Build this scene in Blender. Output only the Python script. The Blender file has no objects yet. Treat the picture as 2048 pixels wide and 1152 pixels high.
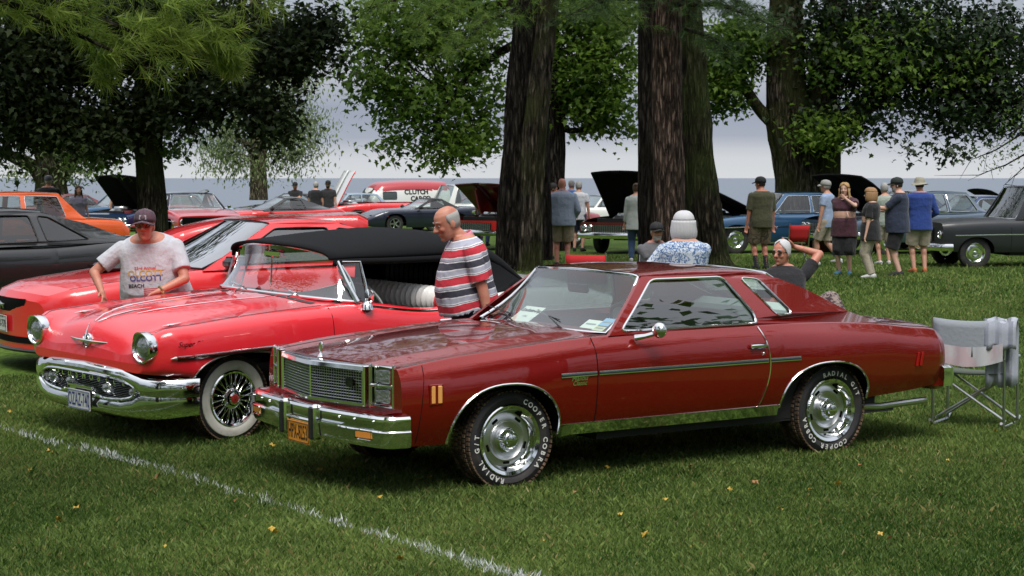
import bpy, bmesh, math, random
import numpy as np
from mathutils import Vector, Matrix, Euler
from mathutils.geometry import tessellate_polygon
PI = math.pi
C = bpy.context.scene.collection
SC = bpy.context.scene
# ---------------------------------------------------------------- camera, sky, sun, exposure
SLOPE = 0.012                      # the lawn rises gently, crests and falls away to the lake
CAM_H, FPX = 2.213, 3989.0
GTAB = [(-60, -.72), (0, 0), (16, .192), (25, .29), (36, .40), (50, .33), (72, .16), (95, -.1), (118, -1.2), (135, -4.5), (400, -6)]
def sstep(a, b, x):
    t = min(1, max(0, (x - a) / (b - a))); return t * t * (3 - 2 * t)
def ip(x, table):
    """smooth (monotone cubic) interpolation in a table of (x, value)."""
    xs = [t[0] for t in table]; ys = [t[1] for t in table]; n = len(xs)
    if xs[0] > xs[-1]: xs, ys = xs[::-1], ys[::-1]
    if x <= xs[0]: return ys[0]
    if x >= xs[-1]: return ys[-1]
    i = max(k for k in range(n - 1) if xs[k] <= x)
    h = [xs[k + 1] - xs[k] for k in range(n - 1)]; d = [(ys[k + 1] - ys[k]) / h[k] for k in range(n - 1)]
    def m(k):
        if k == 0: return d[0]
        if k == n - 1: return d[-1]
        if d[k - 1] * d[k] <= 0: return 0.0
        w1, w2 = 2 * h[k] + h[k - 1], h[k] + 2 * h[k - 1]
        return (w1 + w2) / (w1 / d[k - 1] + w2 / d[k])
    t = (x - xs[i]) / h[i]; m0, m1 = m(i) * h[i], m(i + 1) * h[i]
    return (2 * t**3 - 3 * t**2 + 1) * ys[i] + (t**3 - 2 * t**2 + t) * m0 + (-2 * t**3 + 3 * t**2) * ys[i + 1] + (t**3 - t**2) * m1
def gz(x, y): return ip(y, GTAB) + .10 * sstep(-2.6, -5.5, x) * sstep(13, 18, y)
cam_data = bpy.data.cameras.new('camera')
cam = bpy.data.objects.new('camera', cam_data); C.objects.link(cam)
cam.location = (0, 0, CAM_H)
PITCH = math.atan((576 - 356) / FPX)
cam.rotation_euler = (PI / 2 - PITCH, 0, 0)
cam_data.sensor_width = 36; cam_data.lens = FPX / 2048 * 36
cam_data.clip_end = 60000; cam_data.clip_start = 0.1
cam_data.dof.use_dof = True; cam_data.dof.focus_distance = 13.6; cam_data.dof.aperture_fstop = 13.0
SC.camera = cam
SUN_EL, SUN_AZ = math.radians(60), math.radians(172)     # azimuth measured clockwise from +Y
world = bpy.data.worlds.new('World'); SC.world = world; world.use_nodes = True
wn, wl = world.node_tree.nodes, world.node_tree.links
wn.clear()
w_out = wn.new('ShaderNodeOutputWorld'); w_bg = wn.new('ShaderNodeBackground')
w_sky = wn.new('ShaderNodeTexSky'); w_sky.sky_type = 'NISHITA'; w_sky.sun_disc = False
w_sky.sun_elevation = SUN_EL; w_sky.sun_rotation = SUN_AZ; w_sky.air_density = 1.4; w_sky.dust_density = 2.5
w_tc = wn.new('ShaderNodeTexCoord')
# cloud deck: real overcast dome colour over the Nishita sky, banded into long horizontal streaks
w_map = wn.new('ShaderNodeMapping'); w_map.inputs['Scale'].default_value = (1.3, 1.3, 17)
w_noise = wn.new('ShaderNodeTexNoise'); w_noise.inputs['Scale'].default_value = 1.6; w_noise.inputs['Detail'].default_value = 4; w_noise.inputs['Roughness'].default_value = 0.45
w_sep = wn.new('ShaderNodeSeparateXYZ')
w_ramp = wn.new('ShaderNodeValToRGB')
for p, c in ((0.0, (3.7, 3.8, 3.95, 1)), (0.009, (3.4, 3.52, 3.75, 1)), (0.019, (2.0, 2.2, 2.7, 1)), (0.034, (1.6, 1.82, 2.4, 1)), (0.05, (2.3, 2.45, 2.85, 1)), (0.09, (2.0, 2.2, 2.65, 1)), (0.35, (3.2, 3.4, 3.8, 1)), (1.0, (7.2, 7.4, 7.7, 1))):
    if p in (0.0, 1.0): e = w_ramp.color_ramp.elements[0 if p == 0 else -1]; e.position = p
    else: e = w_ramp.color_ramp.elements.new(p)
    e.color = c
w_add = wn.new('ShaderNodeMath'); w_add.operation = 'MULTIPLY_ADD'; w_add.inputs[1].default_value = 0.016; w_add.inputs[2].default_value = 0.0
w_sum = wn.new('ShaderNodeMath'); w_sum.operation = 'ADD'
w_sub = wn.new('ShaderNodeMath'); w_sub.operation = 'SUBTRACT'; w_sub.inputs[1].default_value = 0.5
w_mix = wn.new('ShaderNodeMixRGB'); w_mix.inputs[0].default_value = 0.9
wl.new(w_tc.outputs['Generated'], w_map.inputs['Vector']); wl.new(w_map.outputs[0], w_noise.inputs['Vector'])
wl.new(w_tc.outputs['Generated'], w_sep.inputs[0])
wl.new(w_noise.outputs['Fac'], w_sub.inputs[0]); wl.new(w_sub.outputs[0], w_add.inputs[0])
wl.new(w_add.outputs[0], w_sum.inputs[0]); wl.new(w_sep.outputs['Z'], w_sum.inputs[1])
wl.new(w_sum.outputs[0], w_ramp.inputs[0])
wl.new(w_sky.outputs[0], w_mix.inputs[1]); wl.new(w_ramp.outputs[0], w_mix.inputs[2])
wl.new(w_mix.outputs[0], w_bg.inputs['Color']); w_bg.inputs['Strength'].default_value = 0.13
wl.new(w_bg.outputs[0], w_out.inputs[0])
sun_d = bpy.data.lights.new('sun', 'SUN'); sun_d.energy = 2.1; sun_d.angle = math.radians(30); sun_d.color = (1, 0.96, 0.9)
sun = bpy.data.objects.new('sun', sun_d); C.objects.link(sun)
sdir = Vector((math.sin(SUN_AZ) * math.cos(SUN_EL), math.cos(SUN_AZ) * math.cos(SUN_EL), math.sin(SUN_EL)))
sun.rotation_euler = sdir.to_track_quat('Z', 'Y').to_euler()
vs = SC.view_settings
SC.display_settings.display_device = 'sRGB'
vs.view_transform = 'Standard'; vs.look = 'None'; vs.exposure = 0.6; vs.gamma = 1.0; vs.use_curve_mapping = False
SC.render.engine = 'CYCLES'
SC.cycles.use_denoising = True; SC.cycles.sample_clamp_indirect = 8; SC.cycles.sample_clamp_direct = 30
SC.cycles.max_bounces = 7; SC.cycles.diffuse_bounces = 3; SC.cycles.glossy_bounces = 4; SC.cycles.transmission_bounces = 4; SC.cycles.transparent_max_bounces = 12
SC.cycles.caustics_reflective = False; SC.cycles.caustics_refractive = False
# ---------------------------------------------------------------- materials
MATS = {}
def mat(name, col=(0.5, 0.5, 0.5), rough=0.5, metal=0.0, coat=0.0, coat_rough=0.03, spec=0.5, emit=None, bump=None, mix=None, sheen=0.0, sub=0.0):
    """bump=(scale, strength, distance); mix=(colour2, scale, lo, hi) blotches of a second colour by object-space noise."""
    if name in MATS: return MATS[name]
    m = bpy.data.materials.new(name); m.use_nodes = True
    nt = m.node_tree; b = nt.nodes['Principled BSDF']
    b.inputs['Base Color'].default_value = (*col, 1); b.inputs['Roughness'].default_value = rough
    b.inputs['Metallic'].default_value = metal; b.inputs['Coat Weight'].default_value = coat
    b.inputs['Coat Roughness'].default_value = coat_rough; b.inputs['Specular IOR Level'].default_value = spec
    b.inputs['Sheen Weight'].default_value = sheen
    if sub: b.inputs['Subsurface Weight'].default_value = sub; b.inputs['Subsurface Scale'].default_value = 0.02
    if emit: b.inputs['Emission Color'].default_value = (*emit[0], 1); b.inputs['Emission Strength'].default_value = emit[1]
    tc = nt.nodes.new('ShaderNodeTexCoord')
    if mix:
        n = nt.nodes.new('ShaderNodeTexNoise'); n.inputs['Scale'].default_value = mix[1]; n.inputs['Detail'].default_value = 5
        nt.links.new(tc.outputs['Object'], n.inputs['Vector'])
        r = nt.nodes.new('ShaderNodeValToRGB'); r.color_ramp.elements[0].position = mix[2]; r.color_ramp.elements[1].position = mix[3]
        r.color_ramp.elements[0].color = (*col, 1); r.color_ramp.elements[1].color = (*mix[0], 1)
        nt.links.new(n.outputs['Fac'], r.inputs[0]); nt.links.new(r.outputs[0], b.inputs['Base Color'])
    if bump:
        n = nt.nodes.new('ShaderNodeTexNoise'); n.inputs['Scale'].default_value = bump[0]; n.inputs['Detail'].default_value = 4
        nt.links.new(tc.outputs['Object'], n.inputs['Vector'])
        bp = nt.nodes.new('ShaderNodeBump'); bp.inputs['Strength'].default_value = bump[1]; bp.inputs['Distance'].default_value = bump[2]
        nt.links.new(n.outputs['Fac'], bp.inputs['Height']); nt.links.new(bp.outputs[0], b.inputs['Normal'])
    MATS[name] = m
    return m
def paint(name, col, metal=0.15, rough=0.32, coat=1.0): return mat(name, col, rough, metal, coat, 0.025, bump=(2.2, 0.12, 0.004))
def glass_mat(name, tint=(0.75, 0.8, 0.78), refl=1.0):
    if name in MATS: return MATS[name]
    m = bpy.data.materials.new(name); m.use_nodes = True; nt = m.node_tree; nt.nodes.clear()
    o = nt.nodes.new('ShaderNodeOutputMaterial'); mx = nt.nodes.new('ShaderNodeMixShader')
    t = nt.nodes.new('ShaderNodeBsdfTransparent'); t.inputs[0].default_value = (*tint, 1)
    g = nt.nodes.new('ShaderNodeBsdfGlossy'); g.inputs['Roughness'].default_value = 0.01; g.inputs[0].default_value = (1, 1, 1, 1)
    f = nt.nodes.new('ShaderNodeLayerWeight'); f.inputs[0].default_value = 0.5
    pw = nt.nodes.new('ShaderNodeMath'); pw.operation = 'POWER'; pw.inputs[1].default_value = 3.2
    mu = nt.nodes.new('ShaderNodeMath'); mu.operation = 'MULTIPLY_ADD'; mu.inputs[1].default_value = 0.9 * refl; mu.inputs[2].default_value = 0.08 * refl; mu.use_clamp = True
    nt.links.new(f.outputs['Facing'], pw.inputs[0]); nt.links.new(pw.outputs[0], mu.inputs[0]); nt.links.new(mu.outputs[0], mx.inputs[0])
    nt.links.new(t.outputs[0], mx.inputs[1]); nt.links.new(g.outputs[0], mx.inputs[2]); nt.links.new(mx.outputs[0], o.inputs[0])
    MATS[name] = m
    return m
CHROME = mat('chrome', (0.82, 0.83, 0.84), 0.07, 1.0)
SATIN = mat('satin_metal', (0.55, 0.56, 0.57), 0.28, 1.0)
ALU = mat('aluminium', (0.7, 0.7, 0.7), 0.3, 1.0)
BLACK = mat('black_trim', (0.012, 0.012, 0.013), 0.4)
DARK = mat('dark_void', (0.006, 0.006, 0.006), 0.9, spec=0.1)
RUBBER = mat('tyre_rubber', (0.018, 0.018, 0.02), 0.75, bump=(60, 0.3, 0.002), mix=((0.05, 0.043, 0.038), 7, 0.5, 0.75))
MUD = mat('muddy_tread', (.05, .035, .025), .95, bump=(40, .8, .01), mix=((.25, .165, .115), 9, .42, .66), spec=0.1)
WHITEWALL = mat('whitewall_rubber', (0.62, 0.60, 0.55), 0.6, mix=((0.42, 0.39, 0.33), 9, 0.5, 0.75))
WHITE_LET = mat('white_letter_print', (0.7, 0.69, 0.66), 0.6)
GLASS = glass_mat('clear_glass'); GLASS_T = glass_mat('tinted_glass', (0.25, 0.28, 0.27)); GLASS_W = glass_mat('windscreen_glass', (0.82, 0.92, 0.87), 1.0)
LENS = mat('lamp_lens_glass', (0.36, 0.38, 0.38), 0.2, 0.75, coat=1, bump=(38, 0.8, 0.012))
AMBER = mat('amber_lens', (0.85, 0.30, 0.05), 0.25, coat=1, bump=(80, 0.3, 0.002))
REDLENS = mat('red_lens', (0.55, 0.015, 0.01), 0.25, coat=1, bump=(80, 0.3, 0.002))
INT_DARK = mat('dark_interior', (0.02, 0.02, 0.021), 0.8)
# ---------------------------------------------------------------- mesh building
def link(o, parent=None):
    C.objects.link(o)
    if parent is not None: o.parent = parent
    return o
def finish(me, mats, smooth=True, angle=35):
    for m in (mats if isinstance(mats, (list, tuple)) else [mats]): me.materials.append(m)
    if smooth:
        me.polygons.foreach_set('use_smooth', [True] * len(me.polygons))
        me.set_sharp_from_angle(angle=math.radians(angle))
    me.update()
    return me
def tag(o, label=None, cat=None, group=None, kind=None):
    if label: o['label'] = label
    if cat: o['category'] = cat
    if group: o['group'] = group
    if kind: o['kind'] = kind
    return o
PITCH_C, PITCH_S = math.cos(PITCH), math.sin(PITCH)
def ground_at(u, v, z=0.0):
    """world point where the sight line through photograph pixel (u,v) meets the lawn (raised by z)."""
    a = (u - 1024) / FPX; b = -(v - 576) / FPX; r = Vector((a, PITCH_C + b * PITCH_S, -PITCH_S + b * PITCH_C)); y = 30.0
    for _ in range(60):
        g = gz(a * y, y) + z; k = (g - CAM_H) / r.z; y = .6 * y + .4 * min(400, max(1, k * r.y))
    return (r.x / r.y * y, y, gz(r.x / r.y * y, y))
def at_depth(u, y): return ((u - 1024) / FPX * y, y, gz((u - 1024) / FPX * y, y))
def empty(name, loc=(0, 0, 0), rz=0, label=None, cat=None, group=None, tilt=False, roll=0.0):
    o = bpy.data.objects.new(name, None); C.objects.link(o); o.empty_display_size = 0.2
    if tilt:
        f = Vector((math.cos(rz), math.sin(rz), SLOPE * math.sin(rz))).normalized()
        n = Vector((0, -SLOPE, 1)).normalized(); l = n.cross(f).normalized(); n = f.cross(l)
        M = Matrix((f, l, n)).transposed()
        M = M @ Matrix.Rotation(roll, 3, 'X')
        o.rotation_euler = M.to_euler()
    else: o.rotation_euler = (0, 0, rz)
    o.location = loc
    return tag(o, label, cat, group)
class MB:
    def __init__(s): s.v = []; s.f = []; s.m = []; s.mi = 0; s.T = None
    def add(s, vs, fs, mi=None):
        b = len(s.v)
        if s.T is not None: vs = [tuple(s.T @ Vector(p)) for p in vs]
        s.v.extend([tuple(map(float, p)) for p in vs]); s.f.extend([tuple(b + i for i in f) for f in fs]); s.m.extend([s.mi if mi is None else mi] * len(fs))
        return s
    def box(s, c, d, rot=None, taper=1.0, bevel=0.0):
        x, y, z = d[0] / 2, d[1] / 2, d[2] / 2; R = Euler(rot).to_matrix() if rot else None
        if bevel > 0:   # chamfered box as stacked rings
            b = min(bevel, x * .98, y * .98, z * .98); ps = []
            for zz, k in ((-z, b), (-z + b, 0), (z - b, 0), (z, b)):
                X, Y = x - k, y - k; t = taper if zz > 0 else 1
                q = b * 0.8
                for px, py in ((X - q, -Y), (X, -Y + q), (X, Y - q), (X - q, Y), (-X + q, Y), (-X, Y - q), (-X, -Y + q), (-X + q, -Y)): ps.append((px * t, py * t, zz))
            fs = [tuple(reversed(range(8))), tuple(range(24, 32))]
            for r in range(3):
                for i in range(8): fs.append((r * 8 + i, r * 8 + (i + 1) % 8, r * 8 + 8 + (i + 1) % 8, r * 8 + 8 + i))
        else:
            ps = [(-x, -y, -z), (x, -y, -z), (x, y, -z), (-x, y, -z), (-x * taper, -y * taper, z), (x * taper, -y * taper, z), (x * taper, y * taper, z), (-x * taper, y * taper, z)]
            fs = [(0, 3, 2, 1), (4, 5, 6, 7), (0, 1, 5, 4), (1, 2, 6, 5), (2, 3, 7, 6), (3, 0, 4, 7)]
        if R: ps = [tuple(R @ Vector(p)) for p in ps]
        return s.add([(p[0] + c[0], p[1] + c[1], p[2] + c[2]) for p in ps], fs)
    def tube(s, path, r, n=8, caps=True, closed=False):
        P = [Vector(p) for p in path]; N = len(P); rr = r if isinstance(r, (list, tuple, np.ndarray)) else [r] * N
        vs = []; up = None
        for i, p in enumerate(P):
            a = P[(i - 1) % N] if (closed or i > 0) else p; b = P[(i + 1) % N] if (closed or i < N - 1) else p
            t = (b - a)
            t = t.normalized() if t.length > 1e-9 else Vector((0, 0, 1))
            if up is None: up = Vector((0, 0, 1)) if abs(t.z) < 0.9 else Vector((1, 0, 0))
            u = up - t * up.dot(t)
            if u.length < 1e-6: u = t.orthogonal()
            u.normalize(); w = t.cross(u); up = u
            for k in range(n):
                q = 2 * PI * k / n; vs.append(p + (u * math.cos(q) + w * math.sin(q)) * rr[i])
        fs = []
        for i in range(N if closed else N - 1):
            j = (i + 1) % N
            for k in range(n): fs.append((i * n + k, i * n + (k + 1) % n, j * n + (k + 1) % n, j * n + k))
        if caps and not closed: fs += [tuple(reversed(range(n))), tuple(range((N - 1) * n, N * n))]
        return s.add(vs, fs)
    def lathe(s, prof, n=24, axis='y', c=(0, 0, 0), a0=0, a1=2 * PI, closed=False):
        """prof: list of (radius, along)."""
        full = abs(a1 - a0 - 2 * PI) < 1e-6; cnt = n if full else n + 1; vs = []
        for k in range(cnt):
            q = a0 + (a1 - a0) * k / n; cq, sq = math.cos(q), math.sin(q)
            for r, h in prof:
                if axis == 'y': p = (r * cq, h, r * sq)
                elif axis == 'z': p = (r * cq, r * sq, h)
                else: p = (h, r * cq, r * sq)
                vs.append((p[0] + c[0], p[1] + c[1], p[2] + c[2]))
        M = len(prof); fs = []
        for k in range(n):
            k2 = (k + 1) % cnt
            for i in range(M if closed else M - 1):
                i2 = (i + 1) % M; fs.append((k * M + i, k * M + i2, k2 * M + i2, k2 * M + i))
        return s.add(vs, fs)
    def prism(s, poly, a, b, axis='y'):
        """extrude a 2-D polygon (x,z for axis y) from a to b."""
        n = len(poly); vs = []
        for h in (a, b):
            for p in poly: vs.append((p[0], h, p[1]) if axis == 'y' else ((h, p[0], p[1]) if axis == 'x' else (p[0], p[1], h)))
        fs = [tuple(range(n)), tuple(reversed(range(n, 2 * n)))] + [(i, i + n, (i + 1) % n + n, (i + 1) % n) for i in range(n)]
        return s.add(vs, fs)
    def grid(s, G, flip=False, keep=None):
        R, K = len(G), len(G[0]); vs = [p for r in G for p in r]; fs = []
        for i in range(R - 1):
            for j in range(K - 1):
                if keep and not keep(i, j): continue
                q = (i * K + j, i * K + j + 1, (i + 1) * K + j + 1, (i + 1) * K + j)
                fs.append(q[::-1] if flip else q)
        return s.add(vs, fs)
    def ball(s, c, r, n=12, m=8):
        rx, ry, rz = r if isinstance(r, (tuple, list)) else (r, r, r); vs = [(c[0], c[1], c[2] - rz)]
        for i in range(1, m):
            q = -PI / 2 + PI * i / m
            for k in range(n): vs.append((c[0] + rx * math.cos(q) * math.cos(2 * PI * k / n), c[1] + ry * math.cos(q) * math.sin(2 * PI * k / n), c[2] + rz * math.sin(q)))
        vs.append((c[0], c[1], c[2] + rz)); fs = [(0, 1 + (k + 1) % n, 1 + k) for k in range(n)]
        for i in range(m - 2):
            for k in range(n): fs.append((1 + i * n + k, 1 + i * n + (k + 1) % n, 1 + (i + 1) * n + (k + 1) % n, 1 + (i + 1) * n + k))
        L = len(vs) - 1; fs += [(L, 1 + (m - 2) * n + k, 1 + (m - 2) * n + (k + 1) % n) for k in range(n)]
        return s.add(vs, fs)
    def build(s, name, mats, parent=None, label=None, smooth=True, angle=35):
        me = bpy.data.meshes.new(name); me.from_pydata(s.v, [], s.f)
        ms = mats if isinstance(mats, (list, tuple)) else [mats]
        if len(ms) > 1: me.polygons.foreach_set('material_index', s.m)
        finish(me, ms, smooth, angle)
        o = link(bpy.data.objects.new(name, me), parent)
        if label: o['label'] = label
        return o
def lerp(a, b, t): return a + (b - a) * t
def chaikin(P, it=2):
    P = np.array(P, float)
    for _ in range(it):
        Q = [P[0]]
        for i in range(len(P) - 1):
            a, b = P[i], P[i + 1]
            if i > 0: Q.append(a * .75 + b * .25)
            if i < len(P) - 2: Q.append(a * .25 + b * .75)
        Q.append(P[-1]); P = np.array(Q)
    return P
def roundpoly(poly, r=0.04, n=3):
    """round the corners of a closed polygon."""
    out = []; N = len(poly)
    for i in range(N):
        p = np.array(poly[i], float); a = np.array(poly[i - 1], float) - p; b = np.array(poly[(i + 1) % N], float) - p
        la, lb = np.linalg.norm(a), np.linalg.norm(b); k = min(r, la * .45, lb * .45)
        A, B = p + a / la * k, p + b / lb * k
        for j in range(n + 1):
            t = j / n; out.append(tuple(A * (1 - t)**2 + p * 2 * t * (1 - t) + B * t**2))
    return out
FONT_CACHE = {}
def glyph(ch, bold=0.0, depth=0.0):
    """flat (or extruded) mesh data of a short text, centred, cap height about 0.7."""
    k = (ch, bold, depth)
    if k in FONT_CACHE: return FONT_CACHE[k]
    cu = bpy.data.curves.new('glyph', 'FONT'); cu.body = ch; cu.align_x = 'CENTER'; cu.align_y = 'CENTER'; cu.offset = bold; cu.extrude = depth; cu.resolution_u = 3
    o = bpy.data.objects.new('glyph', cu); C.objects.link(o)
    dg = bpy.context.evaluated_depsgraph_get(); me = bpy.data.meshes.new_from_object(o.evaluated_get(dg))
    r = ([tuple(v.co) for v in me.vertices], [tuple(p.vertices) for p in me.polygons])
    C.objects.unlink(o); bpy.data.objects.remove(o); bpy.data.curves.remove(cu); bpy.data.meshes.remove(me)
    FONT_CACHE[k] = r
    return r
def put_text(mb, txt, origin, right, up, size, bold=0.0, italic=0.0, sx=1.0, depth=0.0):
    vs, fs = glyph(txt, bold, depth); R = Vector(right).normalized(); U = Vector(up).normalized(); N = R.cross(U); O = Vector(origin)
    mb.add([tuple(O + R * (v[0] * sx + v[1] * italic) * size + U * v[1] * size + N * v[2] * size) for v in vs], fs)
def arc_text(mb, txt, cy, rad, a_mid, size, step, bold=0.02, zc=0.0):
    """letters round the outer face of a wheel lying in the x-z plane (outward = +y), reading clockwise seen from outside."""
    n = len(txt)
    for i, ch in enumerate(txt):
        if ch == ' ': continue
        a = a_mid - (i - (n - 1) / 2) * step   # screen angle, clockwise as it grows less
        # seen from +y side, screen right = -x
        d = Vector((-math.cos(a), 0, math.sin(a))); r = Vector((-math.sin(a), 0, -math.cos(a)))
        put_text(mb, ch, d * rad + Vector((0, cy, 0)), r, d, size, bold)
# ---------------------------------------------------------------- lawn, lake, line, fallen leaves
def np_mesh(name, V, F, mats, mi=None, smooth=False, colors=None):
    """V (n,3) array, F (m,k) array of equal-sized polygons; colors per polygon float -> attribute 'tone'."""
    V = np.asarray(V, np.float32); F = np.asarray(F, np.int32); k = F.shape[1]; me = bpy.data.meshes.new(name)
    me.vertices.add(len(V)); me.vertices.foreach_set('co', V.ravel()); me.loops.add(F.size); me.loops.foreach_set('vertex_index', F.ravel())
    me.polygons.add(len(F)); me.polygons.foreach_set('loop_start', np.arange(0, F.size, k, dtype=np.int32))
    if smooth: me.polygons.foreach_set('use_smooth', np.ones(len(F), bool))
    for m in mats: me.materials.append(m)
    if mi is not None: me.polygons.foreach_set('material_index', np.asarray(mi, np.int32))
    if colors is not None:
        a = me.attributes.new('tone', 'FLOAT', 'FACE'); a.data.foreach_set('value', np.asarray(colors, np.float32))
    me.update(calc_edges=True); me.validate()
    return me
def leaf_mat(name, c0, c1, trans=.35, rough=.5, spec=.3):
    if name in MATS: return MATS[name]
    m = bpy.data.materials.new(name); m.use_nodes = True; nt = m.node_tree; b = nt.nodes['Principled BSDF']; b.inputs['Roughness'].default_value = rough; b.inputs['Specular IOR Level'].default_value = spec
    at = nt.nodes.new('ShaderNodeAttribute'); at.attribute_name = 'tone'; r = nt.nodes.new('ShaderNodeValToRGB'); r.color_ramp.elements[0].color = (*c0, 1); r.color_ramp.elements[1].color = (*c1, 1)
    nt.links.new(at.outputs['Fac'], r.inputs[0]); nt.links.new(r.outputs[0], b.inputs['Base Color'])
    t = nt.nodes.new('ShaderNodeBsdfTranslucent'); nt.links.new(r.outputs[0], t.inputs[0]); mx = nt.nodes.new('ShaderNodeMixShader'); mx.inputs[0].default_value = trans
    o = nt.nodes['Material Output']; nt.links.new(b.outputs[0], mx.inputs[1]); nt.links.new(t.outputs[0], mx.inputs[2]); nt.links.new(mx.outputs[0], o.inputs[0])
    MATS[name] = m
    return m
YG = np.linspace(-300, 400, 2801); ZG = np.array([ip(float(y), GTAB) for y in YG])
def gz_np(x, y):
    t = np.clip((x + 2.6) / (-2.9), 0, 1); t2 = np.clip((y - 13) / 5, 0, 1)
    return np.interp(y, YG, ZG) + .10 * t * t * (3 - 2 * t) * t2 * t2 * (3 - 2 * t2)
def lawn_mat():
    m = bpy.data.materials.new('lawn_soil_and_grass'); m.use_nodes = True; nt = m.node_tree; b = nt.nodes['Principled BSDF']; b.inputs['Roughness'].default_value = .95; b.inputs['Specular IOR Level'].default_value = .1
    tc = nt.nodes.new('ShaderNodeTexCoord'); n1 = nt.nodes.new('ShaderNodeTexNoise'); n1.inputs['Scale'].default_value = .35; n1.inputs['Detail'].default_value = 6; n2 = nt.nodes.new('ShaderNodeTexNoise'); n2.inputs['Scale'].default_value = 22; n2.inputs['Detail'].default_value = 5
    mp = nt.nodes.new('ShaderNodeMapping'); mp.inputs['Scale'].default_value = (1, .45, 1)
    nt.links.new(tc.outputs['Object'], n1.inputs['Vector']); nt.links.new(tc.outputs['Object'], mp.inputs[0]); nt.links.new(mp.outputs[0], n2.inputs['Vector'])
    r1 = nt.nodes.new('ShaderNodeValToRGB'); r1.color_ramp.elements[0].position = .35; r1.color_ramp.elements[1].position = .65; r1.color_ramp.elements[0].color = (.050, .095, .014, 1); r1.color_ramp.elements[1].color = (.095, .155, .026, 1)
    r2 = nt.nodes.new('ShaderNodeValToRGB'); r2.color_ramp.elements[0].position = .3; r2.color_ramp.elements[1].position = .7; r2.color_ramp.elements[0].color = (.45, .45, .45, 1); r2.color_ramp.elements[1].color = (1.3, 1.3, 1.2, 1)
    mx = nt.nodes.new('ShaderNodeMixRGB'); mx.blend_type = 'MULTIPLY'; mx.inputs[0].default_value = 1; nt.links.new(n1.outputs[0], r1.inputs[0]); nt.links.new(n2.outputs[0], r2.inputs[0]); nt.links.new(r1.outputs[0], mx.inputs[1]); nt.links.new(r2.outputs[0], mx.inputs[2]); nt.links.new(mx.outputs[0], b.inputs['Base Color'])
    bp = nt.nodes.new('ShaderNodeBump'); bp.inputs['Strength'].default_value = .6; bp.inputs['Distance'].default_value = .03; nt.links.new(n2.outputs[0], bp.inputs['Height']); nt.links.new(bp.outputs[0], b.inputs['Normal'])
    return m
def make_ground():
    xs = np.concatenate([np.linspace(-400, -20, 14)[:-1], np.linspace(-20, 20, 81), np.linspace(20, 400, 14)[1:]]); ys = np.concatenate([np.linspace(-250, 4, 12)[:-1], np.linspace(4, 60, 113), np.linspace(60, 150, 46)[1:]])
    X, Y = np.meshgrid(xs, ys, indexing='ij'); Z = gz_np(X, Y); n, k = X.shape; V = np.stack([X.ravel(), Y.ravel(), Z.ravel()], 1); I = np.arange(n * k).reshape(n, k)
    F = np.stack([I[:-1, :-1].ravel(), I[1:, :-1].ravel(), I[1:, 1:].ravel(), I[:-1, 1:].ravel()], 1)
    o = link(bpy.data.objects.new('lawn', np_mesh('lawn', V, F, [lawn_mat()], smooth=True))); tag(o, kind='structure')
    w = mat('lake_water', (.13, .155, .19), .45, spec=.3, bump=(.9, .5, .2)); 
    m = MB(); m.add([(-30000, 112, -3.2), (30000, 112, -3.2), (30000, 45000, -3.2), (-30000, 45000, -3.2)], [(0, 1, 2, 3)]); tag(m.build('lake', w, smooth=False), kind='structure')
LINE = [(-260, 792), (0, 862), (130, 893), (300, 934), (420, 970), (560, 1015), (760, 1082), (1000, 1150), (1150, 1196)]
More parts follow.
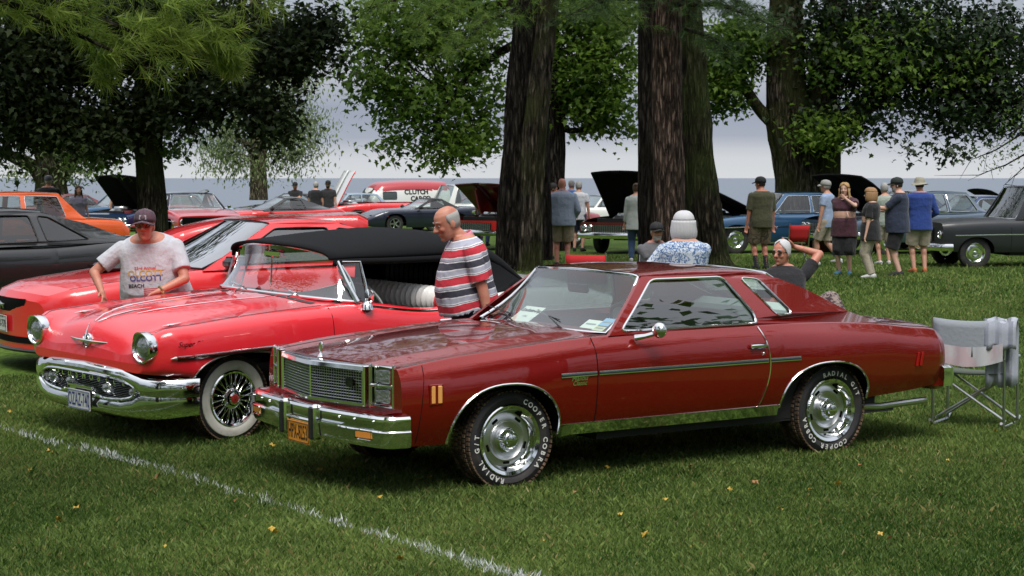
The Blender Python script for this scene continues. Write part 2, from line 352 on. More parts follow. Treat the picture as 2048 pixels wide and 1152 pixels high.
def make_grass():
    rg = np.random.default_rng(5)
    lp = np.array([ground_at(u, v)[:2] for u, v in LINE])
    def dist_line(x, y):
        d = np.full(len(x), 1e9)
        for a, b in zip(lp[:-1], lp[1:]):
            ab = b - a; t = np.clip(((x - a[0]) * ab[0] + (y - a[1]) * ab[1]) / (ab @ ab), 0, 1); d = np.minimum(d, np.hypot(x - a[0] - t * ab[0], y - a[1] - t * ab[1]))
        return d
    def blades(y0, y1, dens, h, w, marg=.35, xlim=None):
        n = int(dens * (y1 - y0) * ((y0 + y1) / 2 * .2567 * 2 + 2 * marg)); y = np.sqrt(rg.random(n) * (y1**2 - y0**2) + y0**2); hw = y * .2567 + marg; x = (rg.random(n) * 2 - 1) * hw
        if xlim: k = xlim(x, y); x, y = x[k], y[k]; n = len(x)
        clump = .5 + .5 * np.sin(x * 3.1 + np.sin(y * 2.3) * 1.7) * np.sin(y * 2.7 + np.cos(x * 1.9) * 2)
        hh = h * (.45 + .55 * rg.random(n) + .5 * (rg.random(n) > .93)) * (.72 + .5 * clump); a = rg.random(n) * 2 * np.pi; ln = hh * (.15 + .75 * rg.random(n)); la = rg.random(n) * 2 * np.pi
        z = gz_np(x, y) - .004; ww = w * (.7 + .6 * rg.random(n)); cx, cy = np.cos(a) * ww, np.sin(a) * ww; lx, ly = np.cos(la) * ln, np.sin(la) * ln
        P = np.stack([np.stack([x - cx, y - cy, z], 1), np.stack([x + cx, y + cy, z], 1), np.stack([x + lx * .38 + cx * .7, y + ly * .38 + cy * .7, z + hh * .6], 1), np.stack([x + lx, y + ly, z + hh * .95], 1)], 1)
        tone = np.clip(rg.normal(.45, .27, n) + .25 * (clump - .5) + .20 * np.sin(x * .9 + 2) * np.sin(y * .7) + .12 * np.sin(x * 5.1 + y * 1.3) * np.sin(y * 4.3 - x), 0, 1)
        return P, tone, x, y
    G = leaf_mat('grass_blade', (.030, .080, .012), (.24, .325, .085), .4, .5, .25); S = leaf_mat('straw_blade', (.20, .17, .06), (.30, .26, .10), .2); WP = leaf_mat('painted_white_blade', (.42, .46, .44), (.80, .82, .82), .1, .8)
    parts = [blades(10.0, 14.5, 9000, .046, .0042), blades(14.5, 19, 5000, .048, .0052), blades(19, 30, 1500, .055, .008, xlim=lambda x, y: x > -1.5), blades(30, 48, 420, .07, .013, xlim=lambda x, y: x > -3)]
    P = np.concatenate([p[0] for p in parts]); T = np.concatenate([p[1] for p in parts]); X = np.concatenate([p[2] for p in parts]); Y = np.concatenate([p[3] for p in parts]); n = len(P)
    d = dist_line(X, Y); wig = .045 + .022 * np.sin(X * 9 + Y * 5) + .02 * np.sin(X * 23); pr = np.clip(1.3 - d / np.maximum(wig + .012 * np.sin(X * 41 + Y * 31), .012) * .8, 0, 1) * (.35 + .65 * np.sin(X * 1.7 + 1)**2) * (.6 + .4 * np.sin(X * 13 + Y * 7)); white = (rg.random(n) < pr) & (Y < 17.5)
    mi = np.where(rg.random(n) < .045 + .10 * np.clip(np.sin(X * 1.3 + 2 * np.sin(Y * .9)) * np.sin(Y * 1.1 + X * .4) - .35, 0, 1), 1, 0); T[white] = rg.random(white.sum())
    V = P.reshape(-1, 3); I = np.arange(n) * 4; F = np.stack([I, I + 1, I + 2, I + 3], 1)
    def mk(sel, name, mats, m_i, label=None):
        sel = np.where(sel)[0]; Vs = P[sel].reshape(-1, 3); I = np.arange(len(sel)) * 4; F = np.stack([I, I + 1, I + 2, I + 3], 1); return link(bpy.data.objects.new(name, np_mesh(name, Vs, F, mats, m_i[sel] if m_i is not None else None, colors=T[sel])))
    o = mk(~white, 'grass', [G, S], mi); tag(o, 'mown green grass of the lawn', kind='stuff')
    Vw = P[white]; Vw[:, 3, 2] += .012
    P[white] = Vw
    o = mk(white, 'painted_grass_line', [WP], None); tag(o, 'white painted line on the grass', kind='stuff')
    # fallen leaves
    yl = mat('yellow_leaf', (.45, .30, .04), .6); br = mat('brown_leaf', (.28, .13, .05), .7)
    spots = [(20, 832), (312, 965), (153, 1027), (118, 1050), (543, 1070), (552, 1077), (472, 1012), (1020, 1073), (930, 938), (1215, 945), (1290, 1080), (1380, 945), (1510, 975), (1676, 978), (1760, 1080), (1780, 1088), (1150, 995), (1430, 1085), (1895, 930), (1720, 940), (1620, 990), (1560, 1030), (860, 965), (760, 1005), (640, 950), (330, 1105), (1990, 870), (1460, 990), (1330, 1010), (1880, 1000), (1240, 1040), (1385, 1105), (1085, 1095), (800, 1130), (60, 950), (25, 1020), (545, 900), (100, 912)]
    first = None; rnd = random.Random(3); sh = [(0, -1), (.35, -.6), (.8, -.5), (.55, -.05), (.9, .4), (.4, .35), (.15, .95), (-.2, .5), (-.75, .55), (-.5, .0), (-.85, -.4), (-.35, -.5)]
    for i, (u, v) in enumerate(spots):
        x, y, z = ground_at(u, v)
        if first is None or i == 1:
            m = MB(); m.add([(a * .028, b * .032, .012 * math.sin(a * 3 + b * 2) + .006 * abs(a)) for a, b in sh] + [(0, 0, .004)], [(k, (k + 1) % 12, 12) for k in range(12)]); o = m.build('fallen_leaf', yl if i == 0 else br); me = o.data
            if i == 0: first = o
            else: second = o
        else: o = (first if rnd.random() < .7 else second).copy(); C.objects.link(o)
        o.location = (x, y, z + .038); o.rotation_euler = (rnd.uniform(-.5, .5), rnd.uniform(-.5, .5), rnd.uniform(0, 6)); s_ = rnd.uniform(.45, 1.0); o.scale = (s_, s_, s_)
        o['label'] = 'small yellow fallen leaf lying on the mown grass' if o.data == first.data else 'small brown fallen leaf lying on the mown grass'; o['category'] = 'leaf'; o['group'] = 'yellow leaves fallen on the lawn' if o.data == first.data else 'brown leaves fallen on the lawn'
# ---------------------------------------------------------------- trees
from mathutils import noise as mnoise
def bark_mat(name, c0, c1, scale=1.0, moss=None):
    if name in MATS: return MATS[name]
    m = bpy.data.materials.new(name); m.use_nodes = True; nt = m.node_tree; b = nt.nodes['Principled BSDF']; b.inputs['Roughness'].default_value = .95; b.inputs['Specular IOR Level'].default_value = .1
    tc = nt.nodes.new('ShaderNodeTexCoord'); mp = nt.nodes.new('ShaderNodeMapping'); mp.inputs['Scale'].default_value = (9 * scale, 9 * scale, 1.6 * scale); n = nt.nodes.new('ShaderNodeTexNoise'); n.inputs['Scale'].default_value = 1.6; n.inputs['Detail'].default_value = 7; n.inputs['Roughness'].default_value = .65
    r = nt.nodes.new('ShaderNodeValToRGB'); r.color_ramp.elements[0].position = .42; r.color_ramp.elements[1].position = .60; r.color_ramp.elements[0].color = (*c0, 1); r.color_ramp.elements[1].color = (*c1, 1)
    nt.links.new(tc.outputs['Object'], mp.inputs[0]); nt.links.new(mp.outputs[0], n.inputs['Vector']); nt.links.new(n.outputs[0], r.inputs[0]); out = r.outputs[0]
    mv = nt.nodes.new('ShaderNodeMapping'); mv.inputs['Scale'].default_value = (11 * scale, 11 * scale, 1.6 * scale); vo = nt.nodes.new('ShaderNodeTexVoronoi'); vo.feature = 'DISTANCE_TO_EDGE'; vo.inputs['Scale'].default_value = 1.35
    ad = nt.nodes.new('ShaderNodeMixRGB'); ad.blend_type = 'ADD'; ad.inputs[0].default_value = 1.0; nt.links.new(tc.outputs['Object'], mv.inputs[0]); nt.links.new(mv.outputs[0], ad.inputs[1]); nt.links.new(n.outputs['Color'], ad.inputs[2]); nt.links.new(ad.outputs[0], vo.inputs['Vector'])
    rv = nt.nodes.new('ShaderNodeValToRGB'); rv.color_ramp.elements[0].position = .02; rv.color_ramp.elements[1].position = .22; rv.color_ramp.elements[0].color = (.42, .40, .38, 1); rv.color_ramp.elements[1].color = (1.12, 1.12, 1.12, 1); mm = nt.nodes.new('ShaderNodeMixRGB'); mm.blend_type = 'MULTIPLY'; mm.inputs[0].default_value = 1; nt.links.new(vo.outputs['Distance'], rv.inputs[0]); nt.links.new(out, mm.inputs[1]); nt.links.new(rv.outputs[0], mm.inputs[2]); out = mm.outputs[0]
    if moss:
        n2 = nt.nodes.new('ShaderNodeTexNoise'); n2.inputs['Scale'].default_value = 1.1; n2.inputs['Detail'].default_value = 5; nt.links.new(tc.outputs['Object'], n2.inputs['Vector']); r2 = nt.nodes.new('ShaderNodeValToRGB'); r2.color_ramp.elements[0].position = .42; r2.color_ramp.elements[1].position = .62
        mx = nt.nodes.new('ShaderNodeMixRGB'); mx.inputs[2].default_value = (*moss, 1); nt.links.new(n2.outputs[0], r2.inputs[0]); nt.links.new(r2.outputs[0], mx.inputs[0]); nt.links.new(out, mx.inputs[1]); out = mx.outputs[0]
    nt.links.new(out, b.inputs['Base Color']); bp = nt.nodes.new('ShaderNodeBump'); bp.inputs['Strength'].default_value = 1; bp.inputs['Distance'].default_value = .06; nt.links.new(rv.outputs[0], bp.inputs['Height']); nt.links.new(bp.outputs[0], b.inputs['Normal'])
    MATS[name] = m
    return m
def bark_tube(mb, path, radii, n=44, ridge=.09, step=.09, freq=3.2, flare=0.0, seed=0):
    """a limb with raised bark ridges along it."""
    P = [Vector(p) for p in path]; L = [0]
    for a, b in zip(P[:-1], P[1:]): L.append(L[-1] + (b - a).length)
    k = max(2, min(170, int(L[-1] / step))); pts = []; rs = []
    def at(s):
        q = [ip(s, [(L[i], P[i][d]) for i in range(len(P))]) for d in range(3)]; return Vector(q)
    for i in range(k + 1):
        s = L[-1] * i / k; pts.append(at(s)); rs.append(ip(s, [(L[j], radii[j]) for j in range(len(P))]))
    up = None; vs = []
    for i, p in enumerate(pts):
        t = (pts[min(i + 1, k)] - pts[max(i - 1, 0)]).normalized()
        if up is None: up = Vector((1, 0, 0)) if abs(t.x) < .9 else Vector((0, 1, 0))
        u = (up - t * up.dot(t)).normalized(); w = t.cross(u); up = u; s = L[-1] * i / k
        for j in range(n):
            a = 2 * PI * j / n; r = rs[i]; ca, sa = math.cos(a), math.sin(a)
            q = mnoise.noise(Vector((ca * freq + seed, sa * freq, s * .55 + seed))); q2 = mnoise.noise(Vector((ca * freq * 2.6, sa * freq * 2.6 + seed, s * 1.7))); r *= 1 + ridge * (1 - 2.2 * abs(q)) + ridge * .7 * q2 + .10 * mnoise.noise(Vector((ca * .9, sa * .9 + seed, s * .35)))
            if flare and s < flare * 2.5: r *= 1 + .55 * math.exp(-s / (flare * .6)) * (1 + .35 * math.sin(3 * a + seed))
            vs.append(p + (u * ca + w * sa) * r)
    fs = [(i * n + j, i * n + (j + 1) % n, (i + 1) * n + (j + 1) % n, (i + 1) * n + j) for i in range(k) for j in range(n)] + [tuple(range(k * n, (k + 1) * n))]
    mb.add(vs, fs)
LEAF_SHAPES = {'maple': [(0, -.1), (.28, .0), (.55, -.08), (.50, .32), (.95, .45), (.42, .62), (0, 1.25), (-.42, .62), (-.95, .45), (-.50, .32), (-.55, -.08), (-.28, .0)], 'oval': [(0, 0), (.26, .35), (.24, .75), (0, 1.1), (-.24, .75), (-.26, .35)], 'quad': [(0, 0), (.5, .4), (0, 1.0), (-.5, .4)]}
def leaves_np(rg, C_, size, shape, droop=.5):
    """one polygon leaf per centre."""
    n = len(C_); S = np.array(LEAF_SHAPES[shape]); k = len(S); a = rg.random(n) * 2 * np.pi; tl = rg.normal(-droop, .45, n); rl = rg.normal(0, .5, n); sz = size * (.6 + .7 * rg.random(n))
    d = np.stack([np.cos(a) * np.cos(tl), np.sin(a) * np.cos(tl), np.sin(tl)], 1); sd = np.stack([-np.sin(a), np.cos(a), np.zeros(n)], 1); nn = np.cross(sd, d); s2 = sd * np.cos(rl)[:, None] + nn * np.sin(rl)[:, None]
    V = C_[:, None, :] + (s2[:, None, :] * S[None, :, 0, None] * .5 + d[:, None, :] * S[None, :, 1, None] * .8 - nn[:, None, :] * (np.abs(S[:, 0]) * .12)[None, :, None]) * sz[:, None, None]
    return V.reshape(-1, 3), np.arange(n * k).reshape(n, k)
def blob_points(rg, blobs, n, clump=.45, per=26, flat=.6):
    """leaf centres in small clumps (sprays) inside ellipsoids (cx,cy,cz,rx,ry,rz,weight)."""
    w = np.array([b[6] if len(b) > 6 else b[3] * b[4]**.5 * b[5] for b in blobs], float); w /= w.sum(); nc = max(1, n // per); idx = rg.choice(len(blobs), nc, p=w); B = np.array([b[:6] for b in blobs])[idx]
    d = rg.normal(size=(nc, 3)); d /= np.linalg.norm(d, axis=1)[:, None]; r = rg.random(nc)**.42; c = B[:, :3] + d * r[:, None] * B[:, 3:6]
    q = rg.normal(size=(nc, per, 3)) * np.array([clump, clump, clump * flat]) * (.5 + rg.random((nc, 1, 1)))
    return (c[:, None, :] + q).reshape(-1, 3)
def px_blob(u, v, du, dv, y, dy=None, w=None):
    s = y / FPX; z = CAM_H + (356 - v) * s; b = [(u - 1024) * s, y, z, du * s, dy if dy is not None else (du + dv) * .5 * s, dv * s]
    b.append(w if w is not None else du * dv)
    return tuple(b)
def px(u, v, y): s = y / FPX; return ((u - 1024) * s, y, CAM_H + (356 - v) * s)
def crown(root, rg, blobs, n, size, m, shape='maple', clump=.4, per=24, name='crown', droop=.5, flat=.6):
    Cc = blob_points(rg, blobs, n, clump, per, flat); V, F = leaves_np(rg, Cc, size, shape, droop); h = np.array([mnoise.noise(Vector(c) * .9) for c in Cc[::per]]); t = np.clip(.5 + .7 * np.repeat(h, per)[:len(Cc)] + rg.normal(0, .16, len(Cc)), 0, 1)
    o = link(bpy.data.objects.new(name, np_mesh(name, V, F, [m], colors=t)), root); o['kind'] = 'stuff'
    return o
def twigs(root, rg, starts, blobs, n, r, m, name='branches'):
    mb = MB(); w = np.array([b[6] for b in blobs], float); w /= w.sum()
    for i in range(n):
        b = blobs[rg.choice(len(blobs), p=w)]; d = rg.normal(size=3); d /= np.linalg.norm(d); e = Vector([b[k] + d[k] * b[3 + k] * .75 for k in range(3)]); s = min((Vector(q) for q in starts), key=lambda q: (q - e).length + rg.random() * 2)
        L = (e - s).length; a = s.lerp(e, .35) + Vector((0, 0, L * .10)) + Vector(rg.normal(size=3) * L * .05); c = s.lerp(e, .7) + Vector((0, 0, L * .06)) + Vector(rg.normal(size=3) * L * .06)
        mb.tube([s, a, c, e], [r, r * .7, r * .42, r * .12], 5)
        for k in range(3):
            q = a.lerp(e, rg.random()); mb.tube([q, q + Vector(rg.normal(size=3) * .25 * L**.5) + Vector((0, 0, -.05))], [r * .25, r * .06], 4)
    o = mb.build(name, m, root); return o
def needles_np(rg, tips, dirs, L, n, w):
    """pine tufts: fans of long needles round each shoot tip."""
    m = len(tips); T = np.repeat(tips, n, 0); D = np.repeat(dirs, n, 0); r = rg.normal(size=(m * n, 3)); r -= D * (r * D).sum(1)[:, None]; r /= np.linalg.norm(r, axis=1)[:, None]; a = .35 + .85 * rg.random(m * n); d = D * np.cos(a)[:, None] + r * np.sin(a)[:, None]; d[:, 2] -= .10
    l = L * (.7 + .45 * rg.random(m * n)); T = T - D * (rg.random(m * n) * L * .9)[:, None]; s = np.cross(d, rg.normal(size=(m * n, 3))); s /= np.linalg.norm(s, axis=1)[:, None]
    V = np.stack([T - s * w, T + s * w, T + d * l[:, None]], 1); return V.reshape(-1, 3), np.arange(m * n * 3).reshape(-1, 3)
def pine_foliage(root, rg, boughs, L, per, nn, w, m, mbark, name='needles'):
    """boughs: (start, end, spread, tuft count)."""
    tips, dirs = [], []; wood = MB()
    for (s, e, sp, k) in boughs:
        s, e = Vector(s), Vector(e); ax = (e - s).normalized(); sd = ax.cross(Vector((0, 0, 1))).normalized(); Lb = (e - s).length
        wood.tube([s, s.lerp(e, .5) + Vector((0, 0, Lb * .05)), e], [Lb * .014 + .004, Lb * .008 + .003, .004], 6)
        for i in range(k):
            t = rg.random()**.8; q = s.lerp(e, t) + Vector((0, 0, Lb * .05 * math.sin(PI * t))); off = sp * (1.15 - .6 * t) * rg.normal(); d = (ax * .75 + sd * (.8 if off > 0 else -.8) + Vector(rg.normal(size=3) * .35) + Vector((0, 0, .15))).normalized(); p = q + sd * off + Vector((0, 0, rg.normal() * sp * .30 - abs(off) * .12)); 
            tips.append(p); dirs.append(d)
            if i % 4 == 0: wood.tube([q, q.lerp(p, .6), p], [.006, .004, .0025], 4, caps=False)
    V, F = needles_np(rg, np.array(tips), np.array(dirs), L, nn, w); t = np.clip(np.repeat(rg.normal(.5, .22, len(tips)), nn) + rg.normal(0, .1, len(tips) * nn), 0, 1)
    o = link(bpy.data.objects.new(name, np_mesh(name, V, F, [m], colors=t)), root); o['kind'] = 'stuff'; wood.build('branches', mbark, root)
    return o
def make_trees():
    rg = np.random.default_rng(11)
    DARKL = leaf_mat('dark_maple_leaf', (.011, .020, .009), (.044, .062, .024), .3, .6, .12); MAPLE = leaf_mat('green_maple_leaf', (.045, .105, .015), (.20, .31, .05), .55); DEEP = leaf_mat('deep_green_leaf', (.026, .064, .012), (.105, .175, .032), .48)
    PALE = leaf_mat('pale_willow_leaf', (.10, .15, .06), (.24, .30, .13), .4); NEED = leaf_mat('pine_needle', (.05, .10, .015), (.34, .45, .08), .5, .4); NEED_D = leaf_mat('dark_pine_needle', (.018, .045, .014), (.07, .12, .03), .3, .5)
    BK = bark_mat('dark_bark', (.010, .008, .007), (.055, .046, .038)); BKM = bark_mat('mossy_bark', (.012, .010, .007), (.060, .050, .034), 1.1, (.035, .048, .014)); BKB = bark_mat('brown_pine_bark', (.034, .024, .020), (.155, .108, .088), 1.3); BKP = bark_mat('pale_bark', (.09, .075, .055), (.26, .22, .16), 1.2); BKG = bark_mat('grey_brown_bark', (.020, .016, .013), (.17, .14, .11), .9, (.05, .055, .02))  # bark colours lowered to carry the shade of the crowns
    def tree(label, x, y, cat='tree', name='tree', group=None): return empty(name, (x, y, gz(x, y)), 0, label, cat, group)
    def loc(root, pts):     # world -> root-local
        o = root.location; return [(p[0] - o.x, p[1] - o.y, p[2] - o.z) for p in pts]
    def bl(root, bs): o = root.location; return [(b[0] - o.x, b[1] - o.y, b[2] - o.z) + tuple(b[3:]) for b in bs]
    def trunk(root, specs, m, name='trunk', **k):
        for i, (pts, rad) in enumerate(specs):
            mb = MB(); bark_tube(mb, loc(root, pts), rad, seed=3.7 * i + abs(root.location.x), **k); mb.build(name if i == 0 else 'limb', m, root, angle=60)
    def top(root, c, r, n, m, size=.34, shape='quad'): crown(root, rg, bl(root, [(c[0], c[1], c[2], r[0], r[1], r[2], 1)]), n, size, m, shape, .6, 20, 'upper_crown')
    # A: double trunk left of centre
    Y = 38.5; t = tree('double-trunked tree with ridged bark between the striped-shirt man and the hoodie man', px(1045, 530, Y)[0], Y)
    trunk(t, [([px(1020, 545, Y), px(1023, 430, Y), px(1034, 300, Y), px(1046, 150, Y), px(1064, -60, Y), px(1090, -600, Y)], [.27, .255, .265, .275, .265, .2])], BK, flare=.10, ridge=.13)
    trunk(t, [([px(1060, 548, Y - .25), px(1063, 430, Y - .25), px(1068, 300, Y - .25), px(1080, 150, Y - .2), px(1098, 0, Y - .1), px(1150, -500, Y + .4)], [.215, .20, .21, .19, .17, .11])], BKG, name='second_trunk', flare=.08, ridge=.17, freq=4.5)
    top(t, (px(1060, 0, Y)[0], Y, 13), (6, 6, 4), 5000, DEEP)
    # A2: maple with hanging bright leaves behind A
    Y = 52; t = tree('maple with bright hanging leaves behind the double-trunked tree', px(1106, 500, Y)[0], Y)
    trunk(t, [([px(1106, 500, Y), px(1106, 380, Y), px(1108, 250, Y), px(1100, 80, Y), px(1080, -300, Y)], [.33, .29, .27, .24, .18]), ([px(1108, 230, Y), px(1140, 262, Y), px(1185, 258, Y), px(1230, 240, Y)], [.10, .075, .05, .02]), ([px(1090, 60, Y), px(980, 120, Y), px(900, 200, Y - 1), px(860, 270, Y - 1.4)], [.14, .09, .05, .02]), ([px(1090, 0, Y), px(960, 20, Y), px(860, 60, Y - 1), px(760, 150, Y - 1)], [.14, .1, .06, .02])], BK)
    bs = [px_blob(760, 165, 70, 45, Y - 1), px_blob(845, 215, 95, 60, Y - 1), px_blob(900, 285, 60, 45, Y - 1), px_blob(790, 290, 40, 25, Y - 1.3, w=500), px_blob(862, 318, 26, 16, Y - 1.3, w=260), px_blob(945, 150, 80, 100, Y), px_blob(800, 85, 120, 55, Y - .5), px_blob(955, 265, 45, 60, Y), px_blob(880, 20, 200, 60, Y)]
    b2 = [px_blob(1190, 130, 95, 85, Y), px_blob(1185, 205, 90, 40, Y), px_blob(1210, 250, 60, 22, Y, w=800), px_blob(1265, 260, 25, 30, Y, w=500), px_blob(1180, 30, 110, 60, Y)]
    crown(t, rg, bl(t, bs), 13000, .165, MAPLE, 'maple', .30, 16); crown(t, rg, bl(t, b2), 11000, .155, MAPLE, 'maple', .30, 16); twigs(t, rg, loc(t, [px(1090, 60, Y), px(900, 200, Y), px(960, 20, Y), px(1185, 258, Y)]), bl(t, bs + b2), 46, .035, BK)
    top(t, (px(1000, 0, Y)[0], Y + 1, 12), (6, 5, 4.5), 5000, DEEP)
    # B and C: straight pines right of centre
    Y = 33.0; t = tree('straight brown-barked pine trunk, tallest and nearest right of centre', px(1330, 540, Y)[0], Y, name='pine_tree')
    trunk(t, [([px(1338, 560, Y), px(1338, 430, Y), px(1334, 250, Y), px(1332, 60, Y), px(1328, -300, Y), px(1326, -900, Y)], [.26, .25, .24, .225, .20, .14])], BKB, flare=.06, ridge=.10, freq=4.6)
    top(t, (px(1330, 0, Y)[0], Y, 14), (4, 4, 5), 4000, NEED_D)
    YB = 34.6; t2 = tree('added black trunk giving the brown pine its shaded left side', px(1300, 540, YB)[0], YB, name='pine_tree')
    trunk(t2, [([px(1308, 545, YB), px(1303, 430, YB), px(1302, 250, YB), px(1300, 60, YB), px(1296, -500, YB)], [.26, .22, .22, .21, .15])], BK, flare=.15)  # added black trunk stands for the shaded left side of the brown pine
    Y = 35.5; t3 = tree('mossy pine trunk leaning to the left, just right of the brown one', px(1420, 530, Y)[0], Y, name='pine_tree')
    trunk(t3, [([px(1424, 545, Y), px(1408, 430, Y), px(1394, 300, Y), px(1386, 150, Y), px(1376, 0, Y), px(1350, -400, Y)], [.31, .28, .25, .22, .19, .15])], BKM, flare=.12, ridge=.16, freq=4.4)
    bo = [(px(1330, 10, 33), px(1560, 60, 30), .35, 90), (px(1330, -30, 33), px(1500, 20, 31), .35, 80), (px(1370, 60, 33), px(1470, 120, 31), .22, 40), (px(1300, 0, 33), px(1130, 35, 31), .35, 70)]
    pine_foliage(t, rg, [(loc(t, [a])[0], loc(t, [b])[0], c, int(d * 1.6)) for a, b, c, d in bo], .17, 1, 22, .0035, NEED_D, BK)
    # pine boughs in front of tree A
    bo = [(px(1040, -40, 34), px(830, 60, 30), .45, 120), (px(1050, -20, 34), px(740, 20, 29), .45, 130), (px(1040, 20, 34), px(900, 110, 31), .35, 80), (px(1100, -40, 34), px(1260, 60, 32), .45, 110), (px(1050, -90, 34), px(700, -30, 29), .5, 110)]
    tp = tree('tall pine whose soft boughs hang at the top centre', px(1085, 530, 40.5)[0], 40.5, name='pine_tree'); trunk(tp, [([px(1085, 520, 40.5), px(1080, 250, 40.5), px(1075, -50, 40.5), px(1070, -700, 40.5)], [.20, .18, .17, .12])], BK)
    pine_foliage(tp, rg, [(loc(tp, [a])[0], loc(tp, [b])[0], c, int(d * 1.5)) for a, b, c, d in bo], .18, 1, 22, .0035, leaf_mat('mid_pine_needle', (.05, .11, .02), (.20, .30, .06), .4), BK)
    # D: great forked tree on the right
    Y = 58; t = tree('great old forked tree with hollowed bark behind the blue cars at right', px(1610, 480, Y)[0], Y)
    trunk(t, [([px(1600, 480, Y), px(1598, 410, Y), px(1590, 330, Y), px(1575, 240, Y), px(1568, 100, Y), px(1570, -200, Y)], [.78, .68, .60, .60, .50, .34]),
              ([px(1640, 470, Y + .3), px(1640, 400, Y + .3), px(1645, 300, Y + .3), px(1640, 200, Y), px(1655, 100, Y), px(1690, -150, Y)], [.62, .52, .48, .42, .34, .22]),
              ([px(1645, 280, Y), px(1690, 240, Y), px(1760, 190, Y), px(1830, 130, Y), px(1900, 60, Y)], [.34, .30, .24, .18, .10]), ([px(1560, 250, Y), px(1530, 232, Y), px(1490, 180, Y), px(1462, 140, Y), px(1440, 100, Y)], [.22, .17, .14, .11, .07]), ([px(1660, 120, Y), px(1720, 40, Y), px(1790, -60, Y)], [.22, .17, .10])], BKG, flare=.4, ridge=.13, step=.2)
    bs = [px_blob(1660, 60, 130, 110, Y), px_blob(1850, 90, 190, 110, Y), px_blob(1980, 130, 110, 120, Y), px_blob(1720, 150, 110, 70, Y), px_blob(1640, 250, 55, 35, Y - 1), px_blob(1700, 245, 60, 30, Y - 1), px_blob(1800, 230, 50, 18, Y - 1, w=700), px_blob(1940, 240, 90, 40, Y - 1), px_blob(1880, 200, 120, 30, Y, w=2500), px_blob(1820, 300, 28, 18, Y - 2, w=420), px_blob(1900, 300, 45, 14, Y - 2, w=420), px_blob(2030, 215, 60, 50, Y - 1)]
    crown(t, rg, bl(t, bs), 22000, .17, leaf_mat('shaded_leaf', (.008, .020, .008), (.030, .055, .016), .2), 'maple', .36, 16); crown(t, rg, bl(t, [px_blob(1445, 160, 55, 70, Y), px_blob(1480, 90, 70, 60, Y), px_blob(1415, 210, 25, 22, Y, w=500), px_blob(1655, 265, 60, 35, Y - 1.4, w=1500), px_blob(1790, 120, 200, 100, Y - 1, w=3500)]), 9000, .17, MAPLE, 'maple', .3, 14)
    twigs(t, rg, loc(t, [px(1690, 240, Y), px(1760, 190, Y), px(1660, 120, Y), px(1462, 140, Y), px(1830, 130, Y)]), bl(t, bs), 60, .05, BK); top(t, (px(1700, 0, Y)[0], Y, 14), (10, 8, 6), 9000, DEEP)
    # bare branch with small leaves at the right edge
    Yb = 27; t = tree('small-leaved tree reaching in with thin twigs at the right edge', px(2150, 600, Yb)[0], Yb); trunk(t, [([px(2150, 640, Yb), px(2160, 300, Yb), px(2150, 0, Yb), px(2150, -400, Yb)], [.18, .15, .12, .07])], BK)
    tw = [(2150, 200, 1990, 300, 1935, 322), (2150, 250, 2010, 330, 1950, 352), (2150, 130, 2050, 250, 1975, 290), (2160, 300, 2060, 322, 2005, 372), (2155, 90, 2060, 190, 2010, 240)]
    mb = MB()
    for a in tw:
        P = [px(a[0], a[1], Yb), px(a[2], a[3], Yb), px(a[4], a[5], Yb)]; mb.tube(loc(t, P), [.02, .011, .003], 5)
        for k in range(7): q = Vector(loc(t, P)[1]).lerp(Vector(loc(t, P)[2]), rg.random()); mb.tube([q, q + Vector((rg.normal() * .18, rg.normal() * .1, rg.normal() * .13))], [.005, .0015], 4)
    mb.build('branches', BK, t); crown(t, rg, bl(t, [px_blob(1970, 320, 45, 28, Yb, .3), px_blob(2010, 300, 45, 40, Yb, .4), px_blob(2040, 220, 40, 60, Yb, .4)]), 420, .065, DEEP, 'oval', .12, 4)
    # E: dark maple on the left
    Y = 45; t = tree('dark-leaved maple with a near-black trunk behind the red coupe', px(300, 520, Y)[0], Y)
    trunk(t, [([px(305, 525, Y), px(306, 440, Y), px(300, 330, Y), px(297, 265, Y), px(300, 150, Y), px(310, -100, Y)], [.36, .33, .29, .33, .28, .2]), ([px(292, 290, Y), px(262, 240, Y), px(225, 180, Y), px(150, 90, Y)], [.20, .17, .13, .06]), ([px(304, 280, Y), px(340, 225, Y), px(400, 150, Y), px(520, 90, Y)], [.18, .15, .10, .05])], BKM, flare=.2)
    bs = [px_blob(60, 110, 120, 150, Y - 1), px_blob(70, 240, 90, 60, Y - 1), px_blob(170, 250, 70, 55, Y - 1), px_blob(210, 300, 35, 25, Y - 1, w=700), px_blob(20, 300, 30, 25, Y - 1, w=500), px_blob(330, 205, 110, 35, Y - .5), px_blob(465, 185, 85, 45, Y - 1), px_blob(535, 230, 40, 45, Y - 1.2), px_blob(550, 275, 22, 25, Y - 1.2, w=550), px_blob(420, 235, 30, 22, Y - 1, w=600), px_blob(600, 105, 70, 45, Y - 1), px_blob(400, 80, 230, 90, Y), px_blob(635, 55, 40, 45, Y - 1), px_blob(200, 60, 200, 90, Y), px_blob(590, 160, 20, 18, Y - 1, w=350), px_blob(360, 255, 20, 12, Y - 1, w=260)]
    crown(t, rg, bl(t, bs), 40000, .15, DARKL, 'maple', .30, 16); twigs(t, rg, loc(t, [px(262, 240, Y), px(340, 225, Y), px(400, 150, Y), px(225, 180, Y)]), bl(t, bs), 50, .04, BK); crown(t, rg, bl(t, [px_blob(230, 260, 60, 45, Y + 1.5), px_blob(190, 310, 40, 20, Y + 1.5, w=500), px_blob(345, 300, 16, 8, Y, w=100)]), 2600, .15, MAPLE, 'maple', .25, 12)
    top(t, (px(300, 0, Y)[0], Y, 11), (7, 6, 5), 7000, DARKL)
    # G: many-stemmed tree far left, F: pale tree
    Y = 88; t = tree('spreading many-stemmed tree by the shore at far left', px(105, 385, Y)[0], Y)
